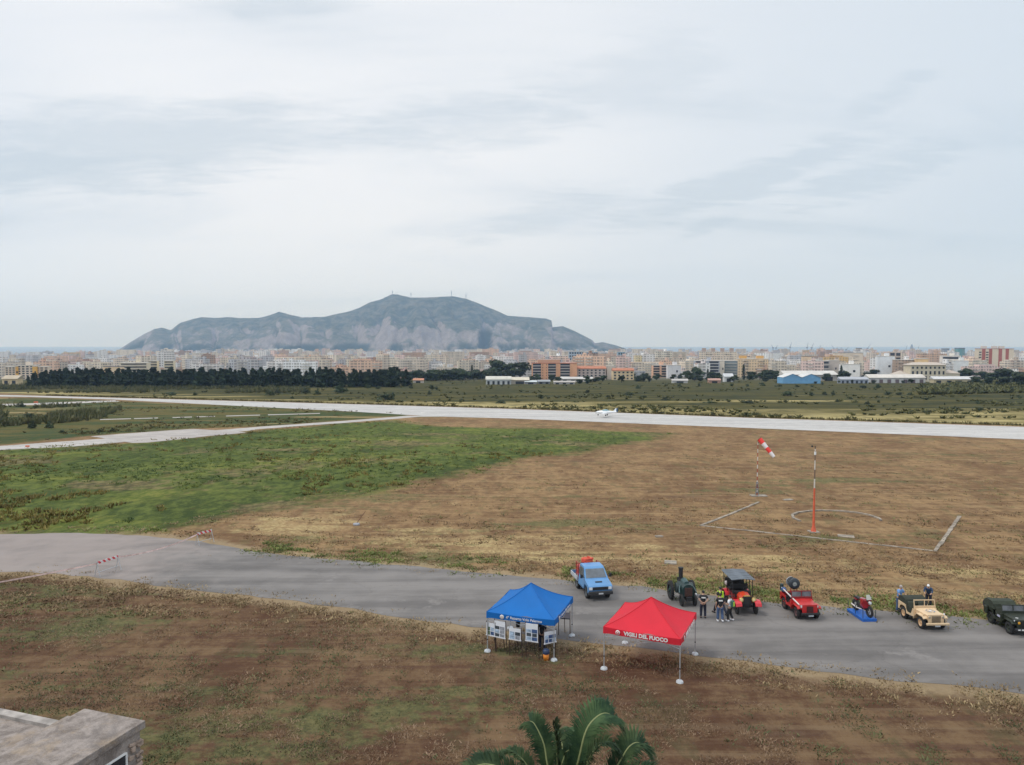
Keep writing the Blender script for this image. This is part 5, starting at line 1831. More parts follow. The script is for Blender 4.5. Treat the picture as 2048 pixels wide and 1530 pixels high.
    if cap:
        c = hb.build('cap', cap, e)
        MB().add([hc + Vector((-.07, -.08, .05)), hc + Vector((.07, -.08, .05)), hc + Vector((.05, -.17, .035)), hc + Vector((-.05, -.17, .035)), hc + Vector((-.07, -.08, .04)), hc + Vector((.07, -.08, .04)), hc + Vector((.05, -.17, .025)), hc + Vector((-.05, -.17, .025))],
                 [(0, 1, 2, 3), (7, 6, 5, 4), (0, 3, 7, 4), (1, 5, 6, 2), (3, 2, 6, 7), (0, 4, 5, 1)]).build('peak', cap, c)
    else:
        hb.build('hair', hair, e)
    if vest:
        vb = MB()
        for s in (-1, 1):
            vb.box(P(s * .105, 0, 1.29), (.09, .29, .40), bev=.03)
        vb.box(P(0, 0, 1.14), (.35, .285, .16), bev=.04)
        vb.build('reflective_vest', vest, e)
    if pack:
        vb = MB().box(P(.0, .20, 1.22), (.30, .17, .44), bev=.06)
        pk = vb.build('backpack', pack[0], e)
        MB().box(P(.0, .295, 1.20), (.20, .05, .30), bev=.02).build('backpack_pocket', pack[1], pk)
    return e


C_BLACK = mat('black_cloth', (0.016, 0.017, 0.020), 0.8, 0, 0.2, 8)
C_NAVY = mat('navy_cloth', (0.014, 0.018, 0.035), 0.8, 0, 0.2, 8)
C_JEANS = mat('blue_jeans', (0.055, 0.095, 0.19), 0.8, 0, 0.25, 8)
C_SKY = mat('light_blue_shirt', (0.14, 0.28, 0.55), 0.8, 0, 0.12, 8)
C_WHITE = mat('white_cloth', (0.68, 0.69, 0.72), 0.8, 0, 0.05, 8)
HAIR = mat('dark_hair', (0.02, 0.016, 0.014), 0.6, 0, 0.2, 20)
HI_VIS = mat('hi_vis_yellow', (0.50, 0.75, 0.04), 0.6, 0, 0.05)
person('person in black shirt and dark cap standing alone with hands behind', gp(1406, 1236), R(172), C_BLACK, C_NAVY, C_BLACK, HAIR, 'back', 0.0, H=1.74, cap=C_BLACK, backprint=True)
person('person in black shirt and blue jeans with white shoes, seen from behind', gp(1440, 1243), R(176), C_BLACK, C_JEANS, C_WHITE, HAIR, 'one', 0.08, H=1.76, backprint=True)
person('person in yellow reflective vest mid stride behind the one in jeans', gp(1440, 1229), R(205), C_BLACK, C_NAVY, C_BLACK, HAIR, 'down', 0.75, H=1.78, vest=HI_VIS)
person('person in white shirt with a green and yellow backpack beside the antique car', gp(1459, 1242), R(230), C_WHITE, C_BLACK, C_WHITE, HAIR, 'front', 0.12, H=1.62, pack=(mat('pack_green', (0.04, 0.12, 0.09), 0.7), mat('pack_yellow', (0.42, 0.58, 0.06), 0.7)))
person('grey haired person in light blue shirt and jeans leaning over the cream jeep', gp(1797, 1224), R(25), C_SKY, C_JEANS, C_BLACK, mat('grey_hair', (0.36, 0.32, 0.30), 0.7), 'reach', 0.0, 0.16, H=1.78)
gpx = pt(1857, 1200, 48.4)
person('person in white cap and dark blue jacket bending behind the cream jeep', (gpx.x, 48.4, gz(gpx.x, 48.4)), R(-35), mat('blue_jacket', (0.025, 0.06, 0.13), 0.8), C_NAVY, C_BLACK, HAIR, 'reach', 0.0, 0.55, H=1.66, cap=C_WHITE, long_sleeve=True)
gpx = pt(1084, 1300, 41.0)
person('dark haired person in black standing behind the photo boards under the gazebo', (gpx.x, 41.0, gz(gpx.x, 41.0)), R(160), C_BLACK, C_NAVY, C_BLACK, HAIR, 'front', 0.0, H=1.68)

# ------------------------------------------------------------------ light blue pickup with fire equipment
def vehicle(name, label, cat, FL, FR, k, fr, rz):
    """an Empty on the ground; FL, FR are the pixels under the front wheels, fr the front axle's local y"""
    a, b = gp(*FL), gp(*FR)
    c = (a + b) / 2
    off = Matrix.Rotation(rz, 3, 'Z') @ Vector((0, -fr * k, 0))
    c = c + off
    e = empty(name, (c.x, c.y, gz(c.x, c.y) + 0.012), rz, label, cat, tilt=True)
    e.scale = (k, k, k)
    return e


SKYB = mat('truck_light_blue', (0.105, 0.27, 0.52), 0.35, 0, 0.06, 2, (0.09, 0.20, 0.36))
REDP = mat('fire_red', (0.46, 0.022, 0.022), 0.35, 0, 0.12, 3, (0.22, 0.03, 0.02))
t = vehicle('pickup_truck', 'light blue pickup truck carrying red fire equipment behind its cab', 'truck', (1176, 1196), (1213, 1194), 0.88, -1.45, R(11))
hw = lambda z: 0.95 if z < 1.35 else 0.95 - 0.17 * (z - 1.35) / 0.85
MB().side([(-2.20, 0.58), (-2.24, 1.06), (-2.14, 1.16), (-1.25, 1.38), (-0.62, 2.08), (-0.48, 2.17), (0.50, 2.20), (0.60, 2.10), (0.62, 0.58), (-0.9, 0.58), (-1.0, 0.92), (-1.25, 1.02), (-1.65, 1.02), (-1.92, 0.9), (-2.0, 0.58)], hw).build('body', SKYB, t)
g_ = lambda y, z, s: (s * (hw(z) + 0.012), y, z)
n_ = Vector((0, -0.74, 0.67)) * 0.012
MB().quad((-0.82, -1.19, 1.455), (0.82, -1.19, 1.455), (0.74, -0.67, 2.03), (-0.74, -0.67, 2.03)).build('windscreen', GLASS, t, n_)
for s in (-1, 1):
    MB().add([g_(-1.02, 1.42, s), g_(0.45, 1.42, s), g_(0.42, 2.05, s), g_(-0.52, 2.05, s)], [(0, 1, 2, 3)]).build('side_window', GLASS, t)
    d_ = MB().add([g_(-1.04, 0.66, s), g_(-1.02, 0.64, s), g_(0.48, 0.64, s), g_(0.48, 0.67, s)], [(0, 1, 2, 3)]).build('door_seam', CHASSIS, t)
    mb = MB().cyl((s * 0.90, -1.05, 1.50), (s * 1.12, -1.10, 1.55), 0.02, 0.02, 6).box((s * 1.17, -1.10, 1.60), (0.20, 0.10, 0.30), bev=0.04)
    mb.build('mirror', CHASSIS, t)
    MB().box((0, 0, 0), (0.26, 0.05, 0.20), bev=0.015).build('headlight', LAMP, t, (s * 0.76, -2.245, 0.93))
    for y in (-1.45, 1.15):
        wheel(t, s * 0.80, y, 0.42, 0.26, mat('truck_rim', (0.12, 0.13, 0.14), 0.5, 0.3))
MB().box((0, -2.25, 0.93), (1.22, 0.05, 0.22), bev=0.01).build('grille', CHASSIS, t)
MB().box((0, -2.30, 0.60), (1.92, 0.22, 0.26), bev=0.04).build('bumper', mat('bumper_black', (0.03, 0.03, 0.032), 0.7), t)
MB().box((0, -2.42, 0.58), (0.36, 0.02, 0.11)).build('number_plate', mat('plate_grey', (0.55, 0.56, 0.57), 0.5), t)
MB().box((0.02, -1.72, 1.285), (0.55, 0.16, 0.05), bev=0.015, m=Matrix.Rotation(R(13), 4, 'X')).build('bonnet_scoop', CHASSIS, t)
MB().box((0, 1.55, 0.80), (2.02, 1.85, 0.12)).build('load_bed', mat('bed_grey', (0.34, 0.35, 0.36), 0.6), t)
for s in (-1, 1):
    MB().box((s * 1.02, 1.55, 0.98), (0.07, 1.85, 0.30), bev=0.01).build('drop_side', mat('bed_side', (0.42, 0.45, 0.48), 0.5), t)
MB().box((0, 2.48, 0.98), (2.02, 0.05, 0.30)).build('tailboard', SKYB, t)
MB().box((0, 1.0, 0.5), (0.9, 3.0, 0.28)).build('chassis_frame', CHASSIS, t)
rk = MB()
for s in (-0.85, 0.85):
    for yy in (0.78, 1.5):
        rk.cyl((s, yy, 0.86), (s, yy, 2.12), 0.035, 0.035, 6)
    for zz in (1.2, 1.5, 1.8, 2.1):
        rk.cyl((s, 0.78, zz), (s, 1.5, zz), 0.03, 0.03, 6)
for zz in (1.2, 2.1):
    rk.cyl((-0.85, 0.78, zz), (0.85, 0.78, zz), 0.03, 0.03, 6)
rk.build('equipment_rack', mat('rack_red', (0.30, 0.03, 0.025), 0.5), t)
tk = MB()
tk.box((0, 1.35, 1.35), (1.45, 0.95, 0.9), bev=0.08)
tk.build('pump_unit', mat('pump_red', (0.48, 0.05, 0.03), 0.45, 0, 0.2, 4), t)
hr = MB()
for i in range(26):
    a = i * 0.9
    hr.tube([(0.48 * math.cos(a + q * 0.5) * (0.75 + 0.25 * math.sin(i)) , 1.2 + 0.36 * math.sin(a + q * 0.5) * (0.8 + 0.2 * math.cos(i * 2)), 2.12 + 0.010 * i + 0.05 * math.sin(q + i)) for q in range(9)], 0.055, 6)
hr.build('coiled_hose', mat('hose_red', (0.60, 0.085, 0.045), 0.6, 0, 0.2, 6), t)

# ------------------------------------------------------------------ dark green antique tractor with a tall chimney
GRN = mat('tractor_green', (0.009, 0.030, 0.030), 0.4, 0, 0.2, 3, (0.03, 0.04, 0.035))
t = vehicle('antique_tractor', 'dark green antique tractor with a tall black chimney and spoked rear wheel', 'tractor', (1363, 1212), (1389, 1211), 0.92, -0.85, R(4))
arch = [(-0.40, 0.62), (-0.42, 1.15)] + [(-0.42 * math.cos(a), 1.15 + 0.38 * math.sin(a)) for a in [math.pi * k / 8 for k in range(1, 8)]] + [(0.42, 1.15), (0.40, 0.62)]
mb = MB()
L = [(x, -0.95, z) for x, z in arch]
Q = [(x * 1.05, 0.55, z + (0.06 if z > 1 else 0)) for x, z in arch]
n = len(arch)
mb.add(L + Q, [tuple(range(n)), tuple(reversed(range(n, 2 * n)))] + [((i + 1) % n, i, n + i, n + (i + 1) % n) for i in range(n)])
mb.build('bonnet', GRN, t)
MB().box((0, -0.965, 1.0), (0.56, 0.05, 0.62), bev=0.02).build('radiator', mat('radiator_rust', (0.060, 0.028, 0.022), 0.7, 0, 0.3, 8), t)
MB().box((0, -0.2, 0.55), (0.42, 2.0, 0.26)).build('chassis_frame', CHASSIS, t)
MB().cyl((-0.18, 0.35, 1.45), (-0.18, 0.35, 1.62), 0.20, 0.15, 14).cyl((-0.18, 0.35, 1.62), (-0.18, 0.35, 2.36), 0.145, 0.16, 14).cyl((-0.18, 0.35, 2.36), (-0.18, 0.35, 2.44), 0.19, 0.19, 14).build('chimney', CHASSIS, t)
MB().cyl((-0.62, 0.15, 1.0), (0.62, 0.15, 1.0), 0.36, 0.36, 18).build('flywheel', mat('flywheel_dark', (0.03, 0.045, 0.045), 0.5), t)
MB().cyl((0.0, -0.5, 1.42), (0.0, 0.2, 1.50), 0.22, 0.24, 14).build('cylinder_head', mat('tractor_grey_green', (0.05, 0.09, 0.092), 0.5), t)
for s in (-1, 1):
    wheel(t, s * 0.48, -0.85, 0.42, 0.13, mat('tractor_wheel', (0.02, 0.035, 0.035), 0.5), 10)
    wheel(t, s * 0.80, 0.80, 0.66, 0.22, mat('tractor_wheel_green', (0.03, 0.075, 0.07), 0.5), 12)
    MB().tube([(s * 0.40, -0.3, 1.35), (s * 0.55, -0.55, 1.15), (s * 0.62, -0.85, 0.92)], 0.05, 6).build('side_pipe', mat('tractor_grey_green', (0.13, 0.20, 0.20)), t)
lamp(t, 0.56, -0.95, 0.80, 0.09)
MB().box((0, -1.0, 0.55), (0.36, 0.03, 0.26), bev=0.01).build('sign_plate', mat('sign_blue', (0.06, 0.20, 0.50), 0.5), t)
seat(t, 0, 0.85, 0.95, 0.46, CHASSIS)
MB().lathe([(0.20, 0), (0.22, 0.02), (0.20, 0.04), (0.18, 0.02), (0.20, 0)], 'Z', 16, Matrix.Translation((0, 0.58, 1.45)) @ Matrix.Rotation(R(30), 4, 'X')).build('steering_wheel', CHASSIS, t)

# ------------------------------------------------------------------ antique open fire car with slatted roof
t = vehicle('antique_car', 'antique open car with red bonnet, brass lamps and grey flat roof', 'antique car', (1473, 1228), (1511, 1227), 0.95, -1.15, R(0))
BRASS = mat('brass', (0.62, 0.42, 0.12), 0.3, 0.7, 0.1)
DRED = mat('dark_red_paint', (0.20, 0.012, 0.014), 0.4, 0, 0.15, 3)
hoodp = [(-0.34, 0.72), (-0.36, 1.0), (-0.26, 1.18), (0, 1.25), (0.26, 1.18), (0.36, 1.0), (0.34, 0.72)]
mb = MB()
L = [(x * 0.92, -1.28, z - 0.02) for x, z in hoodp]
Q = [(x * 1.2, -0.42, z + 0.06) for x, z in hoodp]
n = len(hoodp)
mb.add(L + Q, [tuple(range(n)), tuple(reversed(range(n, 2 * n)))] + [((i + 1) % n, i, n + i, n + (i + 1) % n) for i in range(n)])
mb.build('bonnet', mat('bonnet_red', (0.55, 0.055, 0.02), 0.3, 0, 0.12, 3), t)
MB().box((0, -1.33, 0.90), (0.62, 0.08, 0.62), bev=0.05).build('radiator', CHASSIS, t)
MB().box((0, -1.30, 1.24), (0.44, 0.16, 0.05), bev=0.02).build('radiator_cap', BRASS, t)
MB().box((0, 0.3, 0.52), (0.8, 3.1, 0.14)).build('chassis_frame', CHASSIS, t)
MB().box((0, 0.55, 0.78), (1.24, 2.0, 0.40), bev=0.05).build('body', DRED, t)
MB().box((0, -0.42, 1.10), (1.12, 0.10, 0.46), bev=0.04).build('dashboard', CHASSIS, t)
for s in (-1, 1):
    lamp(t, s * 0.42, -1.50, 1.02, 0.13, mat('lamp_brass_glass', (0.75, 0.62, 0.30), 0.2), BRASS)
    wheel(t, s * 0.62, -1.15, 0.42, 0.13, mat('spoke_black', (0.03, 0.03, 0.03), 0.6), 12)
    wheel(t, s * 0.62, 1.35, 0.42, 0.13, mat('spoke_black', (0.03, 0.03, 0.03)), 12)
    fm = mat('mudguard_red', (0.55, 0.03, 0.04), 0.35, 0, 0.1, 3)
    for yc, nm in ((-1.15, 'mudguard'), (1.35, 'mudguard')):
        fn = MB()
        pts = [(-0.62, 0.70), (-0.55, 0.86), (-0.30, 0.99), (0.05, 0.98), (0.35, 0.82), (0.55, 0.58)]
        for (y0, z0), (y1, z1) in zip(pts, pts[1:]):
            fn.add([(s * 0.44, yc + y0, z0), (s * 0.86, yc + y0, z0 - 0.03), (s * 0.86, yc + y1, z1 - 0.03), (s * 0.44, yc + y1, z1),
                    (s * 0.44, yc + y0, z0 - .03), (s * 0.86, yc + y0, z0 - 0.06), (s * 0.86, yc + y1, z1 - 0.06), (s * 0.44, yc + y1, z1 - .03)], [(0, 1, 2, 3), (7, 6, 5, 4), (1, 5, 6, 2), (0, 3, 7, 4)])
        fn.build(nm, fm, t)
    MB().box((s * 0.72, 0.1, 0.46), (0.28, 1.3, 0.05)).build('running_board', CHASSIS, t)
    for yy in (-0.42, 0.25, 0.95, 1.75):
        MB().cyl((s * 0.66, yy, 0.9), (s * 0.68, yy + 0.06, 2.10), 0.028, 0.024, 6).build('roof_post', CHASSIS, t)
    MB().cyl((s * 0.67, -0.38, 1.82), (s * 0.67, 1.78, 1.82), 0.018, 0.018, 6).build('side_rail', CHASSIS, t)
for yy in (0.15, 0.95, 1.6):
    MB().box((0, yy, 1.08), (1.14, 0.46, 0.16), bev=0.05).build('seat', CHASSIS, t)
    MB().box((0, yy + 0.25, 1.40), (1.18, 0.12, 0.40), bev=0.05).build('seat_back', CHASSIS, t)
MB().box((-0.48, 1.55, 1.28), (0.34, 0.4, 0.26), bev=0.08).box((0.36, 1.5, 1.28), (0.4, 0.36, 0.24), bev=0.08).build('hose_bundle', mat('canvas_hose', (0.50, 0.44, 0.44), 0.8, 0, 0.2, 9), t)
rf = MB()
for s in (-1, 1):
    rf.add([(0, -0.55, 2.18), (s * 0.80, -0.55, 2.10), (s * 0.80, 1.98, 2.10), (0, 1.98, 2.18), (0, -0.55, 2.15), (s * 0.80, -0.55, 2.07), (s * 0.80, 1.98, 2.07), (0, 1.98, 2.15)],
           [(0, 1, 2, 3), (7, 6, 5, 4), (0, 4, 5, 1), (1, 5, 6, 2), (2, 6, 7, 3)])
ro = rf.build('roof', mat('roof_canvas_grey', (0.115, 0.135, 0.16), 0.6, 0, 0.12, 2), t)
for i in range(7):
    MB().box((0, -0.5 + i * 0.40, 2.165), (1.58, 0.025, 0.02)).build('roof_batten', mat('batten_grey', (0.17, 0.19, 0.21), 0.6), ro)
MB().lathe([(0.19, 0), (0.21, 0.02), (0.19, 0.04), (0.17, 0.02), (0.19, 0)], 'Z', 16, Matrix.Translation((0.3, -0.2, 1.36)) @ Matrix.Rotation(R(40), 4, 'X')).build('steering_wheel', CHASSIS, t)


# ------------------------------------------------------------------ open four wheel drives
def jeep(label, FL, FR, rz, paint, rimm, style):
    t = vehicle('jeep', label, 'jeep', FL, FR, 0.94, -1.02, rz)
    W = 0.70
    # tub with cut-away door openings
    tub = [(-0.35, 0.52), (-0.35, 1.02), (-0.20, 1.02), (-0.08, 0.72), (0.02, 0.60), (0.42, 0.60), (0.55, 0.70), (0.60, 1.00), (1.48, 1.05), (1.48, 0.52), (1.36, 0.52), (1.30, 0.72), (1.12, 0.86), (0.74, 0.86), (0.56, 0.72), (0.50, 0.46)]
    for s in (-1, 1):
        m2 = MB()
        n = len(tub)
        for k, x in enumerate((s * (W + 0.06), s * (W + 0.02))):
            m2.add([(x, y, z) for y, z in tub], [tuple(range(n))])
        m2.add([(s * (W + 0.06), y, z) for y, z in tub] + [(s * (W + 0.02), y, z) for y, z in tub], [((i + 1) % n, i, n + i, n + (i + 1) % n) for i in range(n)])
        m2.build('body_side', paint, t)
    fl = MB().box((0, 0.54, 0.53), (1.42, 1.80, 0.06)).box((0, 1.46, 0.78), (1.42, 0.05, 0.50)).box((0, -0.36, 0.80), (1.46, 0.06, 0.50))
    fl.build('body', paint, t)
    MB().box((0, 0.0, 0.42), (0.7, 3.0, 0.16)).build('chassis_frame', CHASSIS, t)
    # bonnet
    hp = [(-0.62, 0.70), (-0.62, 1.00), (-0.54, 1.045), (0, 1.07), (0.54, 1.045), (0.62, 1.00), (0.62, 0.70)]
    mb = MB()
    L = [(x * 0.83, -1.50, z - 0.03) for x, z in hp]
    Q = [(x * 1.06, -0.36, z + 0.03) for x, z in hp]
    n = len(hp)
    mb.add(L + Q, [tuple(range(n)), tuple(reversed(range(n, 2 * n)))] + [((i + 1) % n, i, n + i, n + (i + 1) % n) for i in range(n)])
    bon = mb.build('bonnet', paint, t)
    gr = MB().box((0, -1.53, 0.74), (1.02, 0.05, 0.60), bev=0.015).build('grille', paint, t)
    if style == 'red':
        MB().box((0, -1.56, 0.74), (0.44, 0.03, 0.40)).build('grille_mesh', mat('grille_dark_red', (0.06, 0.012, 0.012), 0.7), gr)
    else:
        for i in range(9):
            MB().box((-0.26 + i * 0.065, -1.56, 0.74), (0.030, 0.02, 0.42)).build('grille_slot', CHASSIS, gr)
    for s in (-1, 1):
        fn = MB()
        pts = [(-1.48, 0.80), (-1.36, 0.90), (-0.75, 0.92), (-0.50, 0.72), (-0.36, 0.48)]
        for (y0, z0), (y1, z1) in zip(pts, pts[1:]):
            fn.add([(s * 0.50, y0, z0), (s * 0.80, y0, z0 - .02), (s * 0.80, y1, z1 - .02), (s * 0.50, y1, z1), (s * 0.50, y0, z0 - .04), (s * 0.80, y0, z0 - 0.07), (s * 0.80, y1, z1 - 0.07), (s * 0.50, y1, z1 - .04)],
                   [(0, 1, 2, 3), (7, 6, 5, 4), (1, 5, 6, 2), (0, 3, 7, 4), (0, 4, 5, 1), (3, 2, 6, 7)])
        fn.build('mudguard', paint, t)
        for y in (-1.02, 0.92):
            wheel(t, s * 0.63, y, 0.375, 0.20, rimm)
        lm = LAMP
        if style == 'olive':
            lm = mat('yellow_lamp', (0.75, 0.36, 0.03), 0.2)
        if style == 'red':
            lamp(t, s * 0.52, -1.50, 0.90, 0.08, LAMP, mat('lamp_grey', (0.3, 0.3, 0.3), 0.4))
        elif style == 'olive':
            lamp(t, s * 0.40, -1.58, 0.86, 0.09, lm, CHASSIS)
            lamp(t, s * 0.62, -1.46, 0.96, 0.055, LAMP, CHASSIS)
        else:
            lamp(t, s * 0.43, -1.57, 0.88, 0.075, mat('lamp_dim', (0.35, 0.33, 0.28), 0.2), paint)
            MB().cyl((s * 0.66, -1.30, 0.92), (s * 0.66, -1.30, 1.02), 0.06, 0.05, 10).build('side_lamp', WHITE if s > 0 else paint, t)
    MB().box((0, -1.74, 0.50), (1.46 if style != 'red' else 1.2, 0.12, 0.13), bev=0.02).build('bumper', paint if style == 'cream' else CHASSIS, t)
    MB().box((0.02, -1.70, 0.36), (0.34, 0.02, 0.10)).build('number_plate', mat('plate_pale', (0.60, 0.64, 0.68), 0.5), t)
    # windscreen frame
    wf = MB()
    zt = 1.56
    wf.box((0, -0.30, 1.13), (1.44, 0.05, 0.16)).box((0, -0.22, zt), (1.40, 0.045, 0.055)).box((0, -0.26, 1.38), (0.035, 0.04, 0.36))
    for s in (-1, 1):
        wf.cyl((s * 0.69, -0.31, 1.05), (s * 0.68, -0.22, zt), 0.028, 0.028, 6)
    fr = wf.build('windscreen_frame', paint if style != 'red' else mat('frame_red', (0.22, 0.018, 0.02), 0.5), t)
    gm = mat('clear_pane', (0.20, 0.24, 0.27), 0.08, 0, 0.2, 2)
    if style == 'red' or style == 'olive':
        for s in (-1, 1):
            MB().box((s * 0.345, -0.262, 1.375), (0.62, 0.012, 0.33), m=Matrix.Rotation(R(-12), 4, 'X')).build('windscreen', mat('smoky_pane', (0.10, 0.105, 0.115), 0.1, 0, 0.4, 2), fr)
    sm = mat('seat_canvas', (0.055, 0.062, 0.045), 0.8) if style != 'red' else CHASSIS
    seat(t, -0.34, 0.38, 0.62, 0.50, sm)
    seat(t, 0.34, 0.38, 0.62, 0.50, sm)
    MB().box((0, 1.22, 0.72), (1.0, 0.4, 0.14), bev=0.04).build('rear_bench', sm, t)
    MB().lathe([(0.19, 0), (0.21, 0.015), (0.19, 0.03), (0.17, 0.015), (0.19, 0)], 'Z', 18, Matrix.Translation((0.34, 0.02, 1.10)) @ Matrix.Rotation(R(45), 4, 'X')).build('steering_wheel', CHASSIS, t)
    return t, bon


CREAM = mat('cream_paint', (0.64, 0.47, 0.29), 0.5, 0, 0.06, 2, (0.48, 0.35, 0.21))
t, bon = jeep('cream jeep with a round emblem on its bonnet and folded dark canvas top', (1841, 1257), (1883, 1256), R(2), CREAM, mat('cream_rim', (0.56, 0.36, 0.20), 0.5), 'cream')
CANV = mat('dark_canvas', (0.028, 0.032, 0.022), 0.9, 0, 0.25, 5)
cv = MB()
cv.side([(0.60, 1.02), (0.72, 1.30), (0.95, 1.40), (1.25, 1.44), (1.48, 1.36), (1.56, 1.18), (1.50, 1.04)], 0.72)
cv.build('folded_top', CANV, t)
MB().box((-0.70, 0.28, 0.80), (0.03, 0.62, 0.42)).build('door_canvas', CANV, t)
sp_, zz = MB(), 1.088
pts = []
for i in range(10):
    r = 0.17 if i % 2 == 0 else 0.07
    a = math.pi / 2 + i * math.pi / 5
    pts.append((r * math.cos(a), -0.92 - r * math.sin(a), zz))
star = pts
sp_.add(pts + [(0, -0.92, zz)], [(i, (i + 1) % 10, 10) for i in range(10)])
sp_.build('star_emblem', WHITE, bon)
rg = MB()
for k in range(4):
    aa = [R(90 * k + 12) + R(66) * q / 8 for q in range(9)]
    rg.add([(0.21 * math.cos(a), -0.92 + 0.21 * math.sin(a), zz) for a in aa] + [(0.27 * math.cos(a), -0.92 + 0.27 * math.sin(a), zz) for a in aa], [(q, q + 1, 10 + q, 9 + q) for q in range(8)])
rg.build('ring_emblem', mat('emblem_blue_grey', (0.16, 0.22, 0.34), 0.5), bon)

OLIVE = mat('olive_paint', (0.024, 0.030, 0.020), 0.45, 0, 0.12, 2, (0.04, 0.04, 0.03))
t, bon = jeep('dark olive jeep with white stars cut off by the right picture edge', (2016, 1268), (2064, 1268), R(-3), OLIVE, mat('olive_rim', (0.022, 0.027, 0.018), 0.6), 'olive')
MB().side([(0.55, 1.02), (0.62, 1.34), (0.80, 1.50), (1.35, 1.52), (1.60, 1.40), (1.68, 1.06)], 0.72).build('folded_top', mat('olive_canvas', (0.034, 0.042, 0.028), 0.9, 0, 0.25, 5), t)
MB().lathe([(0.20, -0.09), (0.34, -0.09), (0.37, -0.05), (0.37, 0.05), (0.34, 0.09), (0.20, 0.09)], 'Y', 20, Matrix.Translation((-0.35, 1.76, 1.05))).build('spare_wheel', BLACK, t)
MB().box((-0.86, 1.15, 0.86), (0.16, 0.34, 0.46), bev=0.04).build('jerry_can', OLIVE, t)
MB().box((-0.785, -0.10, 0.82), (0.012, 0.30, 0.12)).build('side_marking', mat('marking_lilac', (0.42, 0.42, 0.55), 0.6), t)
for ox, oy, r0 in ((-0.28, -1.15, 0.13), (0.0, -0.75, 0.17)):
    sp_ = MB()
    pts = []
    for i in range(10):
        r = r0 if i % 2 == 0 else r0 * 0.42
        a = math.pi / 2 + i * math.pi / 5
        pts.append((ox + r * math.cos(a), oy - r * math.sin(a), 1.082 - 0.0 * oy + (oy + 0.36) * 0.045))
    sp_.add(pts + [(ox, oy, 1.087 + (oy + 0.36) * 0.045)], [(i, (i + 1) % 10, 10) for i in range(10)])
    sp_.build('star_emblem', WHITE, bon)
for ox in (-0.52, -0.30):
    MB().box((ox, -1.81, 0.50), (0.14, 0.01, 0.07)).build('bumper_marking', WHITE, t)

t, bon = jeep('red open fire jeep with a hose reel high behind its windscreen', (1593, 1236), (1632, 1236), R(3), REDP, mat('red_jeep_rim', (0.10, 0.05, 0.05), 0.6), 'red')
MB().lathe([(0.16, -0.12), (0.38, -0.12), (0.42, -0.08), (0.42, 0.08), (0.38, 0.12), (0.16, 0.12), (0.16, -0.12)], 'Y', 24, Matrix.Translation((0.02, 0.95, 1.72)) @ Matrix.Scale(0.92, 4)).build('reel_wheel', mat('reel_dark', (0.035, 0.045, 0.055), 0.6), t)
MB().lathe([(0.001, -0.13), (0.06, -0.13), (0.10, -0.10), (0.15, -0.12)], 'Y', 16, Matrix.Translation((0.02, 0.95, 1.72))).build('reel_hub', mat('reel_hub_grey', (0.30, 0.32, 0.30), 0.5), t)
MB().lathe([(0.001, 0.30), (0.30, 0.30), (0.36, 0.20), (0.36, 0.13)], 'Y', 20, Matrix.Translation((-0.14, 0.98, 1.82)) @ Matrix.Scale(0.92, 4)).build('reel_drum', mat('drum_grey', (0.42, 0.44, 0.46), 0.5), t)
st = MB()
for s in (-1, 1):
    st.cyl((s * 0.30, 0.95, 0.9), (s * 0.12, 0.95, 1.75), 0.03, 0.03, 6)
st.build('reel_stand', REDP, t)
MB().cyl((-0.66, 1.55, 1.34), (-0.60, -1.28, 0.96), 0.045, 0.05, 8).build('suction_pipe', mat('pipe_pale', (0.62, 0.56, 0.54), 0.6), t)
hb = MB()
for k in range(5):
    hb.lathe([(0.09 + 0.018 * k, -0.05), (0.11 + 0.018 * k, 0), (0.09 + 0.018 * k, 0.05)], 'Y', 14, Matrix.Translation((-0.58, 1.0 + 0.07 * k, 1.22)))
hb.build('hose_roll', mat('hose_blue', (0.04, 0.10, 0.24), 0.7), t)
MB().cyl((-0.62, 1.50, 1.15), (-0.62, 1.50, 1.55), 0.14, 0.12, 10).build('extinguisher', mat('dark_teal', (0.02, 0.04, 0.045), 0.6), t)

# ------------------------------------------------------------------ motorcycle on its blue platform
a, b_, c_ = gp(1724, 1244), gp(1753, 1244), gp(1697, 1224)
W_ = (b_ - a).length
L_ = 2.05
ctr = Vector(((a.x + b_.x) / 2, a.y + L_ / 2, 0))
ctr.z = gz(ctr.x, ctr.y) + 0.012
pl = empty('display_platform', ctr, R(2), 'long low bright blue platform with thin posts carrying the red motorcycle', 'platform', tilt=True)
PB = mat('platform_blue', (0.012, 0.105, 0.42), 0.55, 0, 0.1, 3)
MB().box((0, 0, 0.09), (W_, L_, 0.18), bev=0.01).build('deck', PB, pl)
for x, y in ((-1, -1), (1, -1), (-1, 1), (1, 1), (-1, 0)):
    MB().cyl((x * (W_ / 2 - .05), y * (L_ / 2 - .08), 0.18), (x * (W_ / 2 - .05), y * (L_ / 2 - .08), 0.72), 0.022, 0.022, 6).build('post', mat('post_dark', (0.03, 0.045, 0.06), 0.6), pl)
MT = mat('motorcycle_red', (0.30, 0.012, 0.020), 0.3, 0, 0.1, 3)
mo = empty('motorcycle', (ctr.x + 0.06, ctr.y, ctr.z + 0.18), R(8), 'dark red motorcycle with a round headlamp standing on the blue platform', 'motorcycle', tilt=True)
mo.scale = (1.08, 1.08, 1.08)
for y in (-0.66, 0.66):
    wheel(mo, 0.001, y, 0.32, 0.10, mat('moto_rim', (0.42, 0.42, 0.42), 0.4, 0.5), 14)
fm = MB()
fm.tube([(0, -0.62, 0.34), (0, -0.46, 0.80), (0, -0.40, 0.95)], 0.04, 8)
fm.tube([(0, -0.42, 0.82), (0, 0.0, 0.62), (0, 0.30, 0.40), (0, 0.66, 0.34)], 0.035, 8)
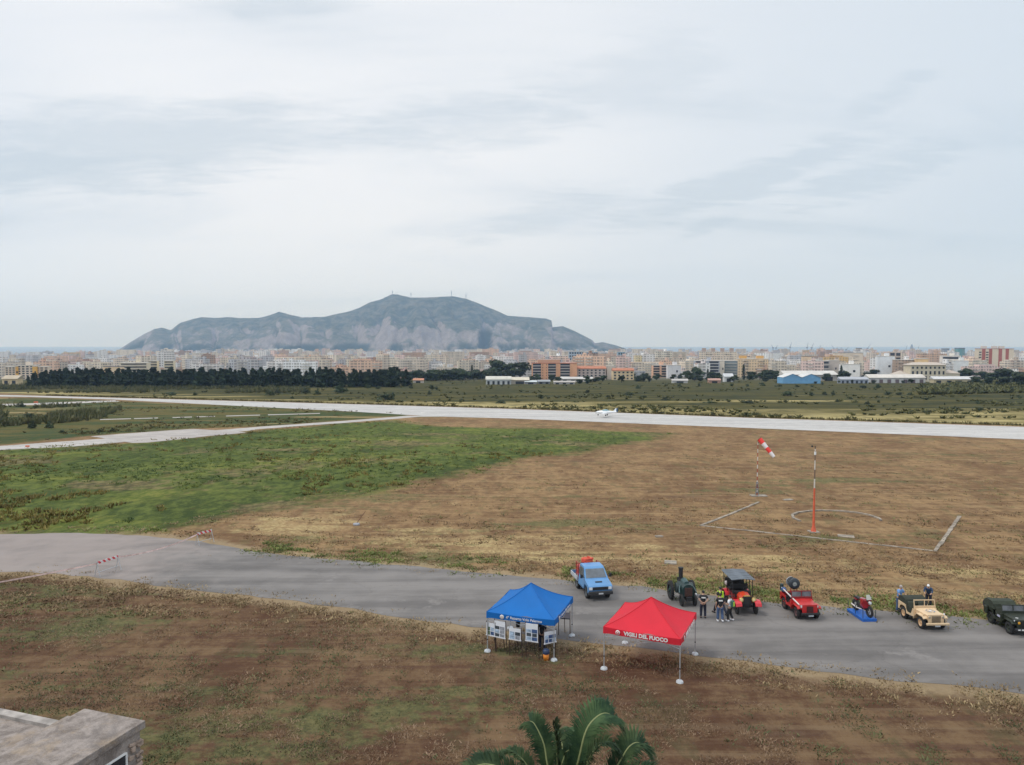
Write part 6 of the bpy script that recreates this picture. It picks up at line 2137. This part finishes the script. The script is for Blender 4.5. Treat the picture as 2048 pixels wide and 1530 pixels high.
fm.tube([(0, -0.42, 0.78), (0, -0.25, 0.30), (0, 0.25, 0.28), (0, 0.5, 0.66)], 0.03, 8)
fm.build('frame', CHASSIS, mo)
MB().box((0, 0.02, 0.45), (0.26, 0.42, 0.34), bev=0.06).build('engine', mat('engine_dark', (0.05, 0.045, 0.045), 0.5, 0.3), mo)
MB().lathe([(0.001, -0.30), (0.10, -0.26), (0.155, -0.05), (0.15, 0.16), (0.08, 0.28), (0.001, 0.30)], 'Y', 16, Matrix.Translation((0, -0.10, 0.82)) @ Matrix.Diagonal((1, 1, 0.85, 1))).build('fuel_tank', MT, mo)
fa = MB()
for s in (-1, 1):
    fa.add([(0, -0.72, 0.80), (s * 0.26, -0.50, 0.98), (s * 0.30, -0.36, 0.72), (s * 0.20, -0.40, 0.42), (0, -0.60, 0.52), (s * 0.22, -0.10, 0.86), (s * 0.2, -0.05, 0.5)], [(0, 1, 2), (0, 2, 4), (4, 2, 3), (1, 5, 2), (2, 5, 6), (2, 6, 3)])
fa.build('fairing', MT, mo)
lamp(mo, 0, -0.74, 0.82, 0.085)
MB().box((0, 0.42, 0.80), (0.24, 0.56, 0.10), bev=0.04).build('saddle', CHASSIS, mo)
MB().box((0, 0.60, 0.68), (0.16, 0.30, 0.12), bev=0.04).build('rear_mudguard', MT, mo)
MB().tube([(-0.34, -0.30, 1.04), (-0.18, -0.42, 1.0), (0.18, -0.42, 1.0), (0.34, -0.30, 1.04)], 0.018, 6).build('handlebar', CHROME, mo)
MB().add([(-0.16, -0.62, 0.98), (0.16, -0.62, 0.98), (0.11, -0.48, 1.24), (-0.11, -0.48, 1.24)], [(0, 1, 2, 3)]).build('windshield', mat('moto_pane', (0.40, 0.40, 0.36), 0.1), mo)
MB().tube([(-0.14, -0.1, 0.30), (-0.17, 0.35, 0.26), (-0.17, 0.85, 0.34)], [0.03, 0.04, 0.035], 8).build('exhaust', mat('pipe_pale', (0.62, 0.56, 0.54)), mo)

# ------------------------------------------------------------------ wind cone, mast, signal square
def striped(name, c1, c2, period, axis='z', off=0.0):
    if name in MATS:
        return MATS[name]
    m = bpy.data.materials.new(name)
    m.use_nodes = True
    s = NT(m.node_tree)
    oc = s.new('ShaderNodeTexCoord').outputs['Object']
    x, y, z = s.sep(oc)
    v = {'z': z, 'y': y, 'd': s.math('ADD', x, s.math('MULTIPLY', z, 0.8))}[axis]
    f = s.math('GREATER_THAN', s.math('FRACT', s.math('ADD', s.math('DIVIDE', v, period), off + 50)), 0.5)
    f2 = s.noise(oc, 6, 4)
    cc = s.mix(f, c1, c2)
    cc = s.mix(s.ramp(f2, 0.5, 0.8, 0, 0.35), cc, (0.25, 0.2, 0.16))
    s.put(s.n['Principled BSDF'].inputs['Base Color'], cc)
    s.n['Principled BSDF'].inputs['Roughness'].default_value = 0.7
    MATS[name] = m
    return m


b = gp(1514, 992)
e = empty('windsock', b, 0, 'red and white windsock on a thin banded pole left of the taller mast', 'windsock')
RW = striped('pole_bands', (0.36, 0.08, 0.05), (0.62, 0.60, 0.56), 0.95)
MB().cyl((0, 0, 0), (0, 0, 6.45), 0.07, 0.045, 8).build('pole', RW, e)
cg = MB()
for k in range(4):
    a = k * math.pi / 2 + 0.5
    cg.cyl((0.22 * math.cos(a), 0.22 * math.sin(a), 0), (0.13 * math.cos(a), 0.13 * math.sin(a), 1.6), 0.035, 0.03, 5)
for z in (0.4, 0.8, 1.2, 1.6):
    cg.lathe([(0.2 - z * .05, z), (0.22 - z * .05, z + .04), (0.2 - z * .05, z + .08)], 'Z', 8)
cg.build('base_cage', mat('cage_grey', (0.17, 0.18, 0.20), 0.6), e)
MB().box((0.2, 0, 0.03), (1.9, 1.0, 0.12)).build('base_slab', mat('old_concrete', (0.27, 0.24, 0.20), 0.9, 0, 0.3, 2), e)
top = pt(1519, 878, b.y - 0.3) - b
tip = pt(1548, 914, b.y - 1.4) - b
d = tip - top
sk_ = MB()
prof = [(0.30, 0), (0.29, d.length * .12), (0.26, d.length * .4), (0.23, d.length * .7), (0.20, d.length)]
q = d.to_track_quat('Z', 'Y').to_matrix().to_4x4()
so = MB().lathe(prof, 'Z', 18).build('sock', striped('sock_bands', (0.66, 0.62, 0.62), (0.72, 0.04, 0.03), d.length / 2.0, 'z', -0.5), e)
so.matrix_local = Matrix.Translation(top) @ q
rg = MB().lathe([(0.30, -0.02), (0.32, 0), (0.30, 0.02), (0.29, 0), (0.30, -0.02)], 'Z', 18).build('hoop', CHASSIS, so)
MB().tube([(0, 0, 6.3), (0.1, -0.1, 6.7), (top.x, top.y, top.z)], 0.03, 6).build('swivel_arm', CHASSIS, e)

b = gp(1627, 1064)
e = empty('mast', b, 0, 'tall mast with an orange red lower half and banded top by the square', 'mast')
MB().cyl((0, 0, 0), (0, 0, 4.2), 0.13, 0.075, 10).cyl((0, 0, 0), (0, 0, 0.6), 0.30, 0.13, 6).build('lower_pole', mat('mast_orange_red', (0.62, 0.11, 0.05), 0.6, 0, 0.15, 3), e)
MB().cyl((0, 0, 4.2), (0, 0, 7.9), 0.07, 0.05, 8).build('upper_pole', striped('mast_bands', (0.16, 0.11, 0.08), (0.62, 0.58, 0.52), 1.75, 'z', 0.1), e)
MB().cyl((0, 0, 7.35), (0, 0, 7.65), 0.10, 0.10, 8).build('obstruction_lamp', WHITE, e)
vn = MB().cyl((0, 0, 7.9), (0, 0, 8.2), 0.03, 0.03, 6)
vn.tube([(0, 0, 8.1), (-0.28, 0, 8.15)], 0.02, 5)
vn.box((-0.30, 0, 8.16), (0.16, 0.10, 0.16), bev=0.03)
vn.build('wind_vane', CHASSIS, e)
MB().box((0, 0, 0.03), (0.9, 0.9, 0.1)).build('base_slab', mat('old_concrete', (0.36, 0.33, 0.29)), e)

KERB = mat('worn_white_kerb', (0.27, 0.23, 0.185), 0.9, 0, 0.4, 1.2, (0.19, 0.13, 0.085))


def kerb(lab, pix, w=0.30, h=0.10, brk=0.0):
    P = [gp(*p) for p in pix]
    o = P[0]
    mb = MB()
    for a, b in zip(P, P[1:]):
        L = (b - a).length
        k = max(1, int(L / 1.2))
        for i in range(k):
            if random.random() < brk:
                continue
            p0, p1 = a.lerp(b, i / k), a.lerp(b, (i + 1.02) / k)
            c = (p0 + p1) / 2 - o
            d = p1 - p0
            mb.box((c.x + random.uniform(-.03, .03), c.y + random.uniform(-.03, .03), c.z + h / 2 - 0.02), (d.length, w * random.uniform(.8, 1.05), h + random.uniform(-.02, .02)), math.atan2(d.y, d.x), m=Matrix.Rotation(-math.asin(d.z / d.length), 4, 'Y'))
    ob = mb.build('kerb_line', KERB, None, o)
    tag(ob, lab, 'kerb', 'kerbs of the signal square', 'thing')


kerb('straight white kerb from the square\'s left corner back to the windsock', [(1400, 1052), (1455, 1031), (1517, 1005)], brk=0)
kerb('long faint kerb along the near side of the signal square', [(1404, 1052), (1520, 1064), (1700, 1084), (1865, 1102)], 0.28, 0.07)
kerb('broken white kerb on the right side of the signal square', [(1870, 1103), (1893, 1072), (1919, 1033)], 0.34, 0.09)
kerb('curved kerb arc lying open behind the orange red mast', [(1600, 1043), (1586, 1037), (1584, 1031), (1596, 1026), (1618, 1023), (1645, 1022), (1680, 1023), (1710, 1026), (1738, 1031), (1758, 1038), (1762, 1042)], 0.26, 0.16)


def slab(lab, px, py, w, d, h, rz, m=None):
    p = gp(px, py)
    o = MB().box((0, 0, h / 2 - 0.03), (w, d, h), bev=0.02).build('concrete_slab', m or KERB, None, p)
    o.rotation_euler = (0, 0, rz)
    tag(o, lab, 'slab', kind='thing')


slab('pale flat concrete slab just right of the orange red mast', 1692, 1073, 1.4, 0.9, 0.10, R(-20))
slab('grey square manhole slab in the straw behind the tractor', 1341, 1126, 0.95, 0.85, 0.14, R(-12), mat('old_concrete', (0.36, 0.33, 0.29)))
slab('small pale stone lying in the straw left of the manhole slab', 1318, 1074, 0.7, 0.4, 0.16, R(10))
slab('broken concrete piece in the bare patch right of the windsock', 1576, 1000, 1.1, 0.6, 0.12, R(25), mat('old_concrete', (0.36, 0.33, 0.29)))
b = gp(713, 1050)
e = empty('fallen_post', b, 0, 'rusty leaning post on a grey base alone in the straw', 'post')
MB().lathe([(0.001, 0), (0.35, 0), (0.32, 0.16), (0.10, 0.22), (0.001, 0.22)], 'Z', 12).build('base', mat('old_concrete_grey', (0.32, 0.33, 0.36), 0.9), e)
MB().cyl((0, 0, 0.15), (0.78, 0.6, 1.25), 0.035, 0.03, 6).build('rod', mat('rust', (0.16, 0.075, 0.045), 0.8), e)
for px, py, lab in ((55, 894, 'small orange red marker lying at the edge of the taxiway'), (72, 806, 'tiny orange red marker beside the path near the runway')):
    b = gp(px, py)
    k = b.y / F
    e = empty('edge_marker', b, 0, lab, 'marker')
    om = mat('marker_orange', (0.60, 0.14, 0.06), 0.6)
    MB().box((0, 0, 1.6 * k), (8 * k, 1.5 * k, 3.2 * k), bev=0.02).build('marker_board', om, e)
    MB().cyl((-2.5 * k, 0, 0), (-2.5 * k, 0, 1.5 * k), 0.04, 0.04, 6).cyl((2.5 * k, 0, 0), (2.5 * k, 0, 1.5 * k), 0.04, 0.04, 6).build('support', CHASSIS, e)

# ------------------------------------------------------------------ road barriers and tape
def barrier(f0, f1, lab):
    a, b = gp(*f0), gp(*f1)
    c = (a + b) / 2
    v = b - a
    w = max(1.45, min(1.9, math.hypot(v.x, v.y)))
    e = empty('road_barrier', c, math.atan2(v.y, v.x), lab, 'barrier', 'road barriers')
    for s in (-1, 1):
        MB().cyl((s * w / 2, -0.28, 0), (s * w / 2, 0, 0.95), 0.022, 0.022, 6).cyl((s * w / 2, 0.28, 0), (s * w / 2, 0, 0.95), 0.022, 0.022, 6).cyl((s * w / 2, 0, 0.95), (s * w / 2, 0, 1.18), 0.022, 0.022, 6).build('leg', GALV, e)
    MB().cyl((-w / 2, 0, 0.32), (w / 2, 0, 0.32), 0.02, 0.02, 6).build('lower_rail', GALV, e)
    MB().box((0, 0, 0), (w, 0.03, 0.19)).build('striped_board', striped('warning_stripes', (0.60, 0.05, 0.06), (0.68, 0.66, 0.66), 0.42, 'd'), e, (0, 0, 1.04))
    return c, e


c1, e1 = barrier((195, 1153), (237, 1140), 'red and white barrier standing at the near edge of the road')
c2, e2 = barrier((395, 1091), (424, 1084), 'red and white barrier at the far edge of the road by the dry grass')
tp = MB()
pts = [pt(-260, 1252, gp(-200, 1240).y) , pt(0, 1174, gp(0, 1196).y), Vector((c1.x - 0.4, c1.y - 0.9, c1.z + 0.98))]


def strip(a, b, sag, n=14):
    q = []
    for i in range(n + 1):
        f = i / n
        p = a.lerp(b, f)
        p.z -= sag * 4 * f * (1 - f)
        q.append(p)
    vs = []
    for i, p in enumerate(q):
        tw = 0.3 * math.sin(i * 0.9)
        vs += [p + Vector((0.03 * tw, 0, 0.055)), p - Vector((0.03 * tw, 0, 0.055))]
    tp.add(vs, [(2 * i, 2 * i + 1, 2 * i + 3, 2 * i + 2) for i in range(n)])


A0 = Vector((c1.x - 14.0, c1.y - 13.0, gz(c1.x - 14, c1.y - 13) + 1.0))
a_dir = (e1.matrix_basis.to_3x3() @ Vector((1, 0, 0)))
strip(A0, c1 - a_dir * 0.9 + Vector((0, 0, 1.0)), 0.25)
strip(c1 + a_dir * 0.9 + Vector((0, 0, 1.0)), c2 - (e2.matrix_basis.to_3x3() @ Vector((1, 0, 0))) * 0.75 + Vector((0, 0, 1.0)), 0.30)
tag(tp.build('barrier_tape', mat('tape_pink', (0.74, 0.54, 0.50), 0.5, 0, 0.25, 2.5)), 'thin red and white tape strung between the two road barriers', 'tape')

# ------------------------------------------------------------------ light aeroplane over the runway
pos = gp(1212, 834.5)
ad = gp(900, 828) - gp(1500, 846)
rz = math.atan2(ad.y, ad.x) - math.radians(-90)          # nose (-Y) along the runway to the left
e = empty('aeroplane', (pos.x, pos.y, pos.z + 0.45), rz, 'small white low wing aeroplane with a dark blue tail low over the runway', 'aeroplane')
AW = mat('aeroplane_white', (0.76, 0.78, 0.80), 0.3, 0, 0.03)
fus = []
sec = [(-3.0, 0.06, 0.95, 0.08), (-2.85, 0.30, 0.95, 0.30), (-2.1, 0.48, 1.0, 0.42), (-1.2, 0.55, 1.05, 0.50), (0.4, 0.52, 1.10, 0.50), (1.6, 0.30, 1.15, 0.32), (3.2, 0.09, 1.25, 0.14)]
mb = MB()
vs = []
for y, rx, zc, rz_ in sec:
    for i in range(14):
        a = 2 * math.pi * i / 14
        vs.append((rx * math.cos(a), y, zc + rz_ * math.sin(a)))
mb.add(vs, [(k * 14 + i, k * 14 + (i + 1) % 14, (k + 1) * 14 + (i + 1) % 14, (k + 1) * 14 + i) for k in range(len(sec) - 1) for i in range(14)], True)
mb.build('fuselage', AW, e)
cn = MB()
vs = []
for y, rx, zc, rz_ in ((-1.25, 0.10, 1.45, 0.05), (-0.75, 0.42, 1.48, 0.36), (0.2, 0.44, 1.50, 0.38), (1.1, 0.2, 1.45, 0.12)):
    for i in range(12):
        a = 2 * math.pi * i / 12
        vs.append((rx * math.cos(a), y, zc + rz_ * math.sin(a)))
cn.add(vs, [(k * 12 + i, k * 12 + (i + 1) % 12, (k + 1) * 12 + (i + 1) % 12, (k + 1) * 12 + i) for k in range(3) for i in range(12)], True)
cn.build('cockpit_canopy', mat('canopy_tint', (0.22, 0.34, 0.38), 0.1), e)
for s in (-1, 1):
    MB().add([(s * 0.4, -0.9, 0.78), (s * 4.3, -0.55, 1.02), (s * 4.3, 0.35, 1.02), (s * 0.4, 0.65, 0.78), (s * 0.4, -0.5, 0.92), (s * 4.3, -0.3, 1.10), (s * 0.4, 0.62, 0.80)],
             [(0, 1, 2, 3), (0, 4, 5, 1), (4, 3, 2, 5), (0, 3, 4), (1, 5, 2)]).build('wing', AW, e)
    MB().add([(s * 0.08, 2.5, 1.28), (s * 1.4, 2.75, 1.30), (s * 1.4, 3.25, 1.30), (s * 0.08, 3.3, 1.28), (s * 0.08, 2.8, 1.36), (s * 1.4, 2.95, 1.35)], [(0, 1, 2, 3), (0, 4, 5, 1), (4, 3, 2, 5)]).build('tailplane', AW, e)
    w_ = MB().cyl((s * 0.45, 0.1, 0.8), (s * 0.85, 0.15, 0.28), 0.06, 0.05, 6).build('main_gear', AW, e)
    MB().lathe([(0.001, -0.07), (0.2, -0.07), (0.22, 0), (0.2, 0.07), (0.001, 0.07)], 'X', 14, Matrix.Translation((s * 0.88, 0.15, 0.22))).build('wheel', BLACK, w_)
MB().add([(0.05, 2.1, 1.38), (0.05, 2.9, 2.35), (0.05, 3.15, 2.35), (0.05, 3.0, 1.3), (-0.05, 2.1, 1.38), (-0.05, 2.9, 2.35), (-0.05, 3.15, 2.35), (-0.05, 3.0, 1.3)], [(0, 1, 2, 3), (7, 6, 5, 4), (0, 4, 5, 1), (1, 5, 6, 2)]).build('fin', AW, e)
MB().add([(0.05, 3.01, 1.25), (0.05, 3.16, 2.36), (0.05, 3.55, 2.36), (0.05, 3.5, 1.25), (-0.05, 3.01, 1.25), (-0.05, 3.16, 2.36), (-0.05, 3.55, 2.36), (-0.05, 3.5, 1.25)], [(0, 1, 2, 3), (7, 6, 5, 4), (2, 6, 7, 3), (1, 5, 6, 2)]).build('rudder', mat('rudder_blue', (0.02, 0.07, 0.15), 0.4), e)
w_ = MB().cyl((0, -2.3, 0.7), (0, -2.4, 0.26), 0.05, 0.04, 6).build('nose_gear', AW, e)
MB().lathe([(0.001, -0.06), (0.18, -0.06), (0.2, 0), (0.18, 0.06), (0.001, 0.06)], 'X', 14, Matrix.Translation((0, -2.42, 0.2))).build('wheel', BLACK, w_)
MB().lathe([(0.001, -3.35), (0.10, -3.2), (0.17, -3.0)], 'Y', 12, Matrix.Translation((0, 0, 0.95))).build('spinner', AW, e)
MB().box((0, -3.12, 0.95), (0.10, 0.03, 1.7), m=Matrix.Rotation(R(35), 4, 'Y')).build('propeller', CHASSIS, e)

# ------------------------------------------------------------------ the old building at the lower left
def weathered(name):
    m = bpy.data.materials.new(name)
    m.use_nodes = True
    s = NT(m.node_tree)
    pos = s.new('ShaderNodeTexCoord').outputs['Object']
    a = s.noise(pos, 1.6, 8, 0.7, 0.4)
    b = s.noise(s.mapping(pos, loc=(3, 1, 7)), 2.6, 9, 0.7, 0.3)
    d = s.noise(s.mapping(pos, loc=(8, 4, 2)), 0.7, 6, 0.65, 0.8)
    g = s.noise(s.mapping(pos, loc=(1, 9, 2)), 15.0, 5, 0.8)
    c = s.mix(s.ramp(b, 0.34, 0.66), (0.150, 0.124, 0.108), (0.335, 0.290, 0.262))
    c = s.mix(s.ramp(a, 0.50, 0.66, 0, 0.6), c, (0.33, 0.25, 0.17))
    c = s.mix(s.ramp(d, 0.52, 0.66, 0, 0.7), c, (0.16, 0.14, 0.13))
    c = s.mix(s.ramp(g, 0.62, 0.74, 0, 0.45), c, (0.44, 0.40, 0.37))
    c = s.mix(s.ramp(g, 0.38, 0.28, 0, 0.5), c, (0.10, 0.085, 0.075))
    g2 = s.noise(s.mapping(pos, loc=(6, 2, 2)), 30.0, 5, 0.85)
    c = s.mix(s.ramp(g2, 0.55, 0.66, 0, 0.55), c, (0.46, 0.42, 0.39))
    c = s.mix(s.ramp(g2, 0.45, 0.34, 0, 0.6), c, (0.085, 0.07, 0.062))
    bs = s.n['Principled BSDF']
    s.put(bs.inputs['Base Color'], c)
    bs.inputs['Roughness'].default_value = 0.95
    bp = s.new('ShaderNodeBump')
    bp.inputs['Strength'].default_value = 0.7
    bp.inputs['Distance'].default_value = 0.03
    s.put(bp.inputs['Height'], s.math('ADD', b, g))
    s.l.new(bp.outputs[0], bs.inputs['Normal'])
    return m


WTH = weathered('weathered_concrete')
ROOFZ = 8.0
c0 = Vector((-7.80, 15.50, 0))                    # back right corner of the raised block
e = empty('old_building', (c0.x, c0.y, 0), R(-18.3), 'old weathered concrete building with a raised roof block at the lower left', 'building')
gzb = gz(c0.x, c0.y)
MB().box((-1.02 - 0.0, -3.0, (ROOFZ - 0.16 + gzb) / 2 - 0.2), (2.0, 5.9, ROOFZ - 0.16 - gzb + 0.4)).build('wall', WTH, e, (0.0, -0.05, 0))
rb = MB().box((-0.83, -3.0, ROOFZ - 0.08), (1.68, 6.06, 0.16), bev=0.015)
rb.build('raised_roof', WTH, e)
MB().box((-7.0, -3.2, (7.55 + gzb) / 2 - 0.2), (10.3, 6.0, 7.55 - gzb + 0.4)).build('lower_wall', WTH, e)
MB().box((-7.0, -3.2, 7.60), (10.32, 6.1, 0.10)).build('lower_roof', WTH, e)
MB().box((-7.0, -0.26, 7.68), (10.3, 0.22, 0.10)).build('parapet', mat('pale_coping', (0.34, 0.31, 0.285), 0.9, 0, 0.35, 3, (0.18, 0.16, 0.15)), e)
st = MB()
rng2 = random.Random(5)
for i in range(60):
    y, z = rng2.uniform(-0.30, -0.02), ROOFZ - 0.35 - rng2.uniform(0, 2.5)
    st.box((-0.01, y - 0.06, z), (0.07, rng2.uniform(.06, .18), rng2.uniform(.05, .12)), m=Matrix.Rotation(rng2.uniform(-.3, .3), 4, 'X'), bev=0.015)
st.build('rubble_facing', mat('rubble_stone', (0.33, 0.25, 0.20), 0.95, 0, 0.3, 5), e)
wn = MB().box((-0.015, -1.25, ROOFZ - 1.15), (0.02, 1.5, 1.4)).build('window', DARKWIN, e)
fr = MB().box((0.0, -0.49, ROOFZ - 1.15), (0.04, 0.03, 1.44)).box((0.0, -1.25, ROOFZ - 0.44), (0.04, 1.5, 0.03)).build('window_frame', WHITE, wn)

# ------------------------------------------------------------------ palm in front of the camera
PALM_B = pt(1135, 1610, 17.0)
pe = empty('palm_tree', (PALM_B.x, PALM_B.y, gz(PALM_B.x, PALM_B.y)), 0, 'green date palm whose arching fronds rise into the bottom of the view', 'palm tree')
zc = PALM_B.z - gz(PALM_B.x, PALM_B.y)
tk = MB()
for i in range(22):
    z0, z1 = zc * i / 22, zc * (i + 1) / 22
    tk.cyl((0, 0, z0), (0, 0, z1), 0.27, 0.21, 12, caps=False)
tk.build('trunk', mat('palm_trunk', (0.13, 0.10, 0.075), 0.95, 0, 0.3, 5), pe)
palm_leaf = leaf_mat('palm_leaf', (0.014, 0.036, 0.017), (0.058, 0.092, 0.036), 1.5)
FR = []


def frond(pts, wid=0.42, twist=0.0, seed=0):
    """a rachis through pts (picture-independent, in metres from the crown), with two rows of leaflets"""
    rng = random.Random(seed)
    P = [Vector(p) for p in pts]
    q = []
    n = 30
    for i in range(n + 1):                                   # Catmull-Rom
        f = i / n * (len(P) - 1)
        k = min(int(f), len(P) - 2)
        t = f - k
        p0, p1, p2, p3 = P[max(k - 1, 0)], P[k], P[k + 1], P[min(k + 2, len(P) - 1)]
        q.append(0.5 * ((2 * p1) + (p2 - p0) * t + (2 * p0 - 5 * p1 + 4 * p2 - p3) * t * t + (3 * p1 - p0 - 3 * p2 + p3) * t ** 3))
    r = MB().tube(q, [0.030 * (1 - 0.85 * i / n) + 0.004 for i in range(n + 1)], 6)
    o = r.build('frond', mat('palm_rachis', (0.20, 0.22, 0.09), 0.6), pe, (0, 0, zc))
    lf = MB()
    for i in range(4, n + 1):
        for sub in range(7):
            if i == n and sub:
                continue
            p = q[i].lerp(q[min(i + 1, n)], sub / 7)
            d = (q[min(i + 1, n)] - q[i - 1]).normalized()
            side = d.cross(Vector((0, 0, 1)))
            if side.length < 0.05:
                side = Vector((1, 0, 0))
            side.normalize()
            side = Matrix.Rotation(twist, 3, d) @ side
            up = side.cross(d).normalized()
            f = i / n
            L = wid * (0.55 + 0.75 * math.sin(math.pi * min(1, f * 0.9 + 0.08)) ** 0.8) * rng.uniform(.85, 1.1)
            for s in (-1, 1):
                out = (side * s * 0.80 + d * 0.62 + up * rng.uniform(0.05, 0.45)).normalized()
                mid = p + out * L * 0.55
                tip = p + out * L - Vector((0, 0, L * rng.uniform(0.12, 0.46)))
                wv = (up.cross(out)).normalized() * 0.017
                lf.add([p - wv * 0.5, p + wv * 0.5, mid + wv, tip, mid - wv], [(0, 1, 2, 3, 4)])
    lf.build('leaflets', palm_leaf, o)


def fpt(px, py, Y):
    return pt(px, py + 10, Y) - PALM_B


Y0 = 17.0
frond([(0, 0, 0), fpt(1155, 1520, 17.1), fpt(1172, 1452, 17.3), fpt(1196, 1422, 17.5), fpt(1218, 1418, 17.7), fpt(1236, 1440, 17.9)], 0.50, 0.5, 1)
frond([(0, 0, 0), fpt(1100, 1540, 16.8), fpt(1088, 1480, 16.9), fpt(1070, 1440, 17.0), fpt(1060, 1432, 17.1)], 0.34, -0.6, 2)
frond([(0, 0, 0), fpt(1118, 1540, 17.2), fpt(1112, 1470, 17.3), fpt(1108, 1434, 17.4)], 0.34, 0.9, 3)
frond([(0, 0, 0), fpt(1200, 1570, 17.0), fpt(1236, 1520, 17.0), fpt(1258, 1484, 17.1), fpt(1280, 1477, 17.2), fpt(1302, 1510, 17.3)], 0.46, 0.3, 4)
frond([(0, 0, 0), fpt(1060, 1575, 17.0), fpt(1020, 1536, 17.0), fpt(976, 1519, 17.1), fpt(940, 1528, 17.2), fpt(905, 1560, 17.3)], 0.50, -0.2, 5)
frond([(0, 0, 0), fpt(1122, 1540, 16.6), fpt(1130, 1500, 16.5), fpt(1138, 1490, 16.4)], 0.22, 0.8, 6)
frond([(0, 0, 0), fpt(1215, 1575, 16.6), fpt(1252, 1545, 16.5), fpt(1290, 1532, 16.4), fpt(1325, 1552, 16.3)], 0.40, 0.1, 7)
frond([(0, 0, 0), fpt(1150, 1530, 17.6), fpt(1160, 1480, 18.0), fpt(1150, 1455, 18.4), fpt(1130, 1450, 18.8)], 0.36, 0.2, 8)
frond([(0, 0, 0), fpt(1165, 1535, 16.7), fpt(1190, 1490, 16.7), fpt(1212, 1478, 16.7), fpt(1230, 1492, 16.7)], 0.40, -0.2, 9)
frond([(0, 0, 0), fpt(1075, 1550, 17.4), fpt(1040, 1505, 17.7), fpt(1010, 1498, 17.9), fpt(985, 1515, 18.1)], 0.42, 0.3, 10)
frond([(0, 0, 0), fpt(1125, 1530, 17.5), fpt(1124, 1478, 17.9), fpt(1110, 1462, 18.2), fpt(1090, 1470, 18.4)], 0.36, 0.1, 11)
rngp = random.Random(3)
for k in range(16):
    a = k * 2.399 + 0.3
    el = rngp.uniform(-0.15, 0.55)
    L = rngp.uniform(2.3, 2.8)
    dx, dy = math.cos(a), math.sin(a)
    if dy < -0.3:
        L *= 0.8
    frond([(0, 0, -0.15), (dx * L * .33, dy * L * .33, L * .22 * el - 0.15), (dx * L * .7, dy * L * .7, L * .15 * el - 0.45), (dx * L, dy * L, -0.75 - 0.5 * (1 - el))], 0.42, 0.0, 20 + k)

# ------------------------------------------------------------------ the air: one box of thin haze round everything
hm = bpy.data.materials.new('haze_air')
hm.use_nodes = True
hn = NT(hm.node_tree)
hn.n.clear()
ho = hn.new('ShaderNodeOutputMaterial')
hv = hn.new('ShaderNodeVolumePrincipled')
hv.inputs['Color'].default_value = (0.44, 0.65, 1.0, 1)
hv.inputs['Absorption Color'].default_value = (0.86, 0.90, 1, 1)     # thin clean air: it scatters, blue most, and absorbs next to nothing
hv.inputs['Density'].default_value = 0.000088
hv.inputs['Anisotropy'].default_value = 0.45
hn.l.new(hv.outputs[0], ho.inputs['Volume'])
lowz, highz = -150.0, 560.0
hz = MB().box((0, 11950, (lowz + highz) / 2), (33000, 24100, highz - lowz)).build('haze', hm)
tag(hz, kind='stuff')
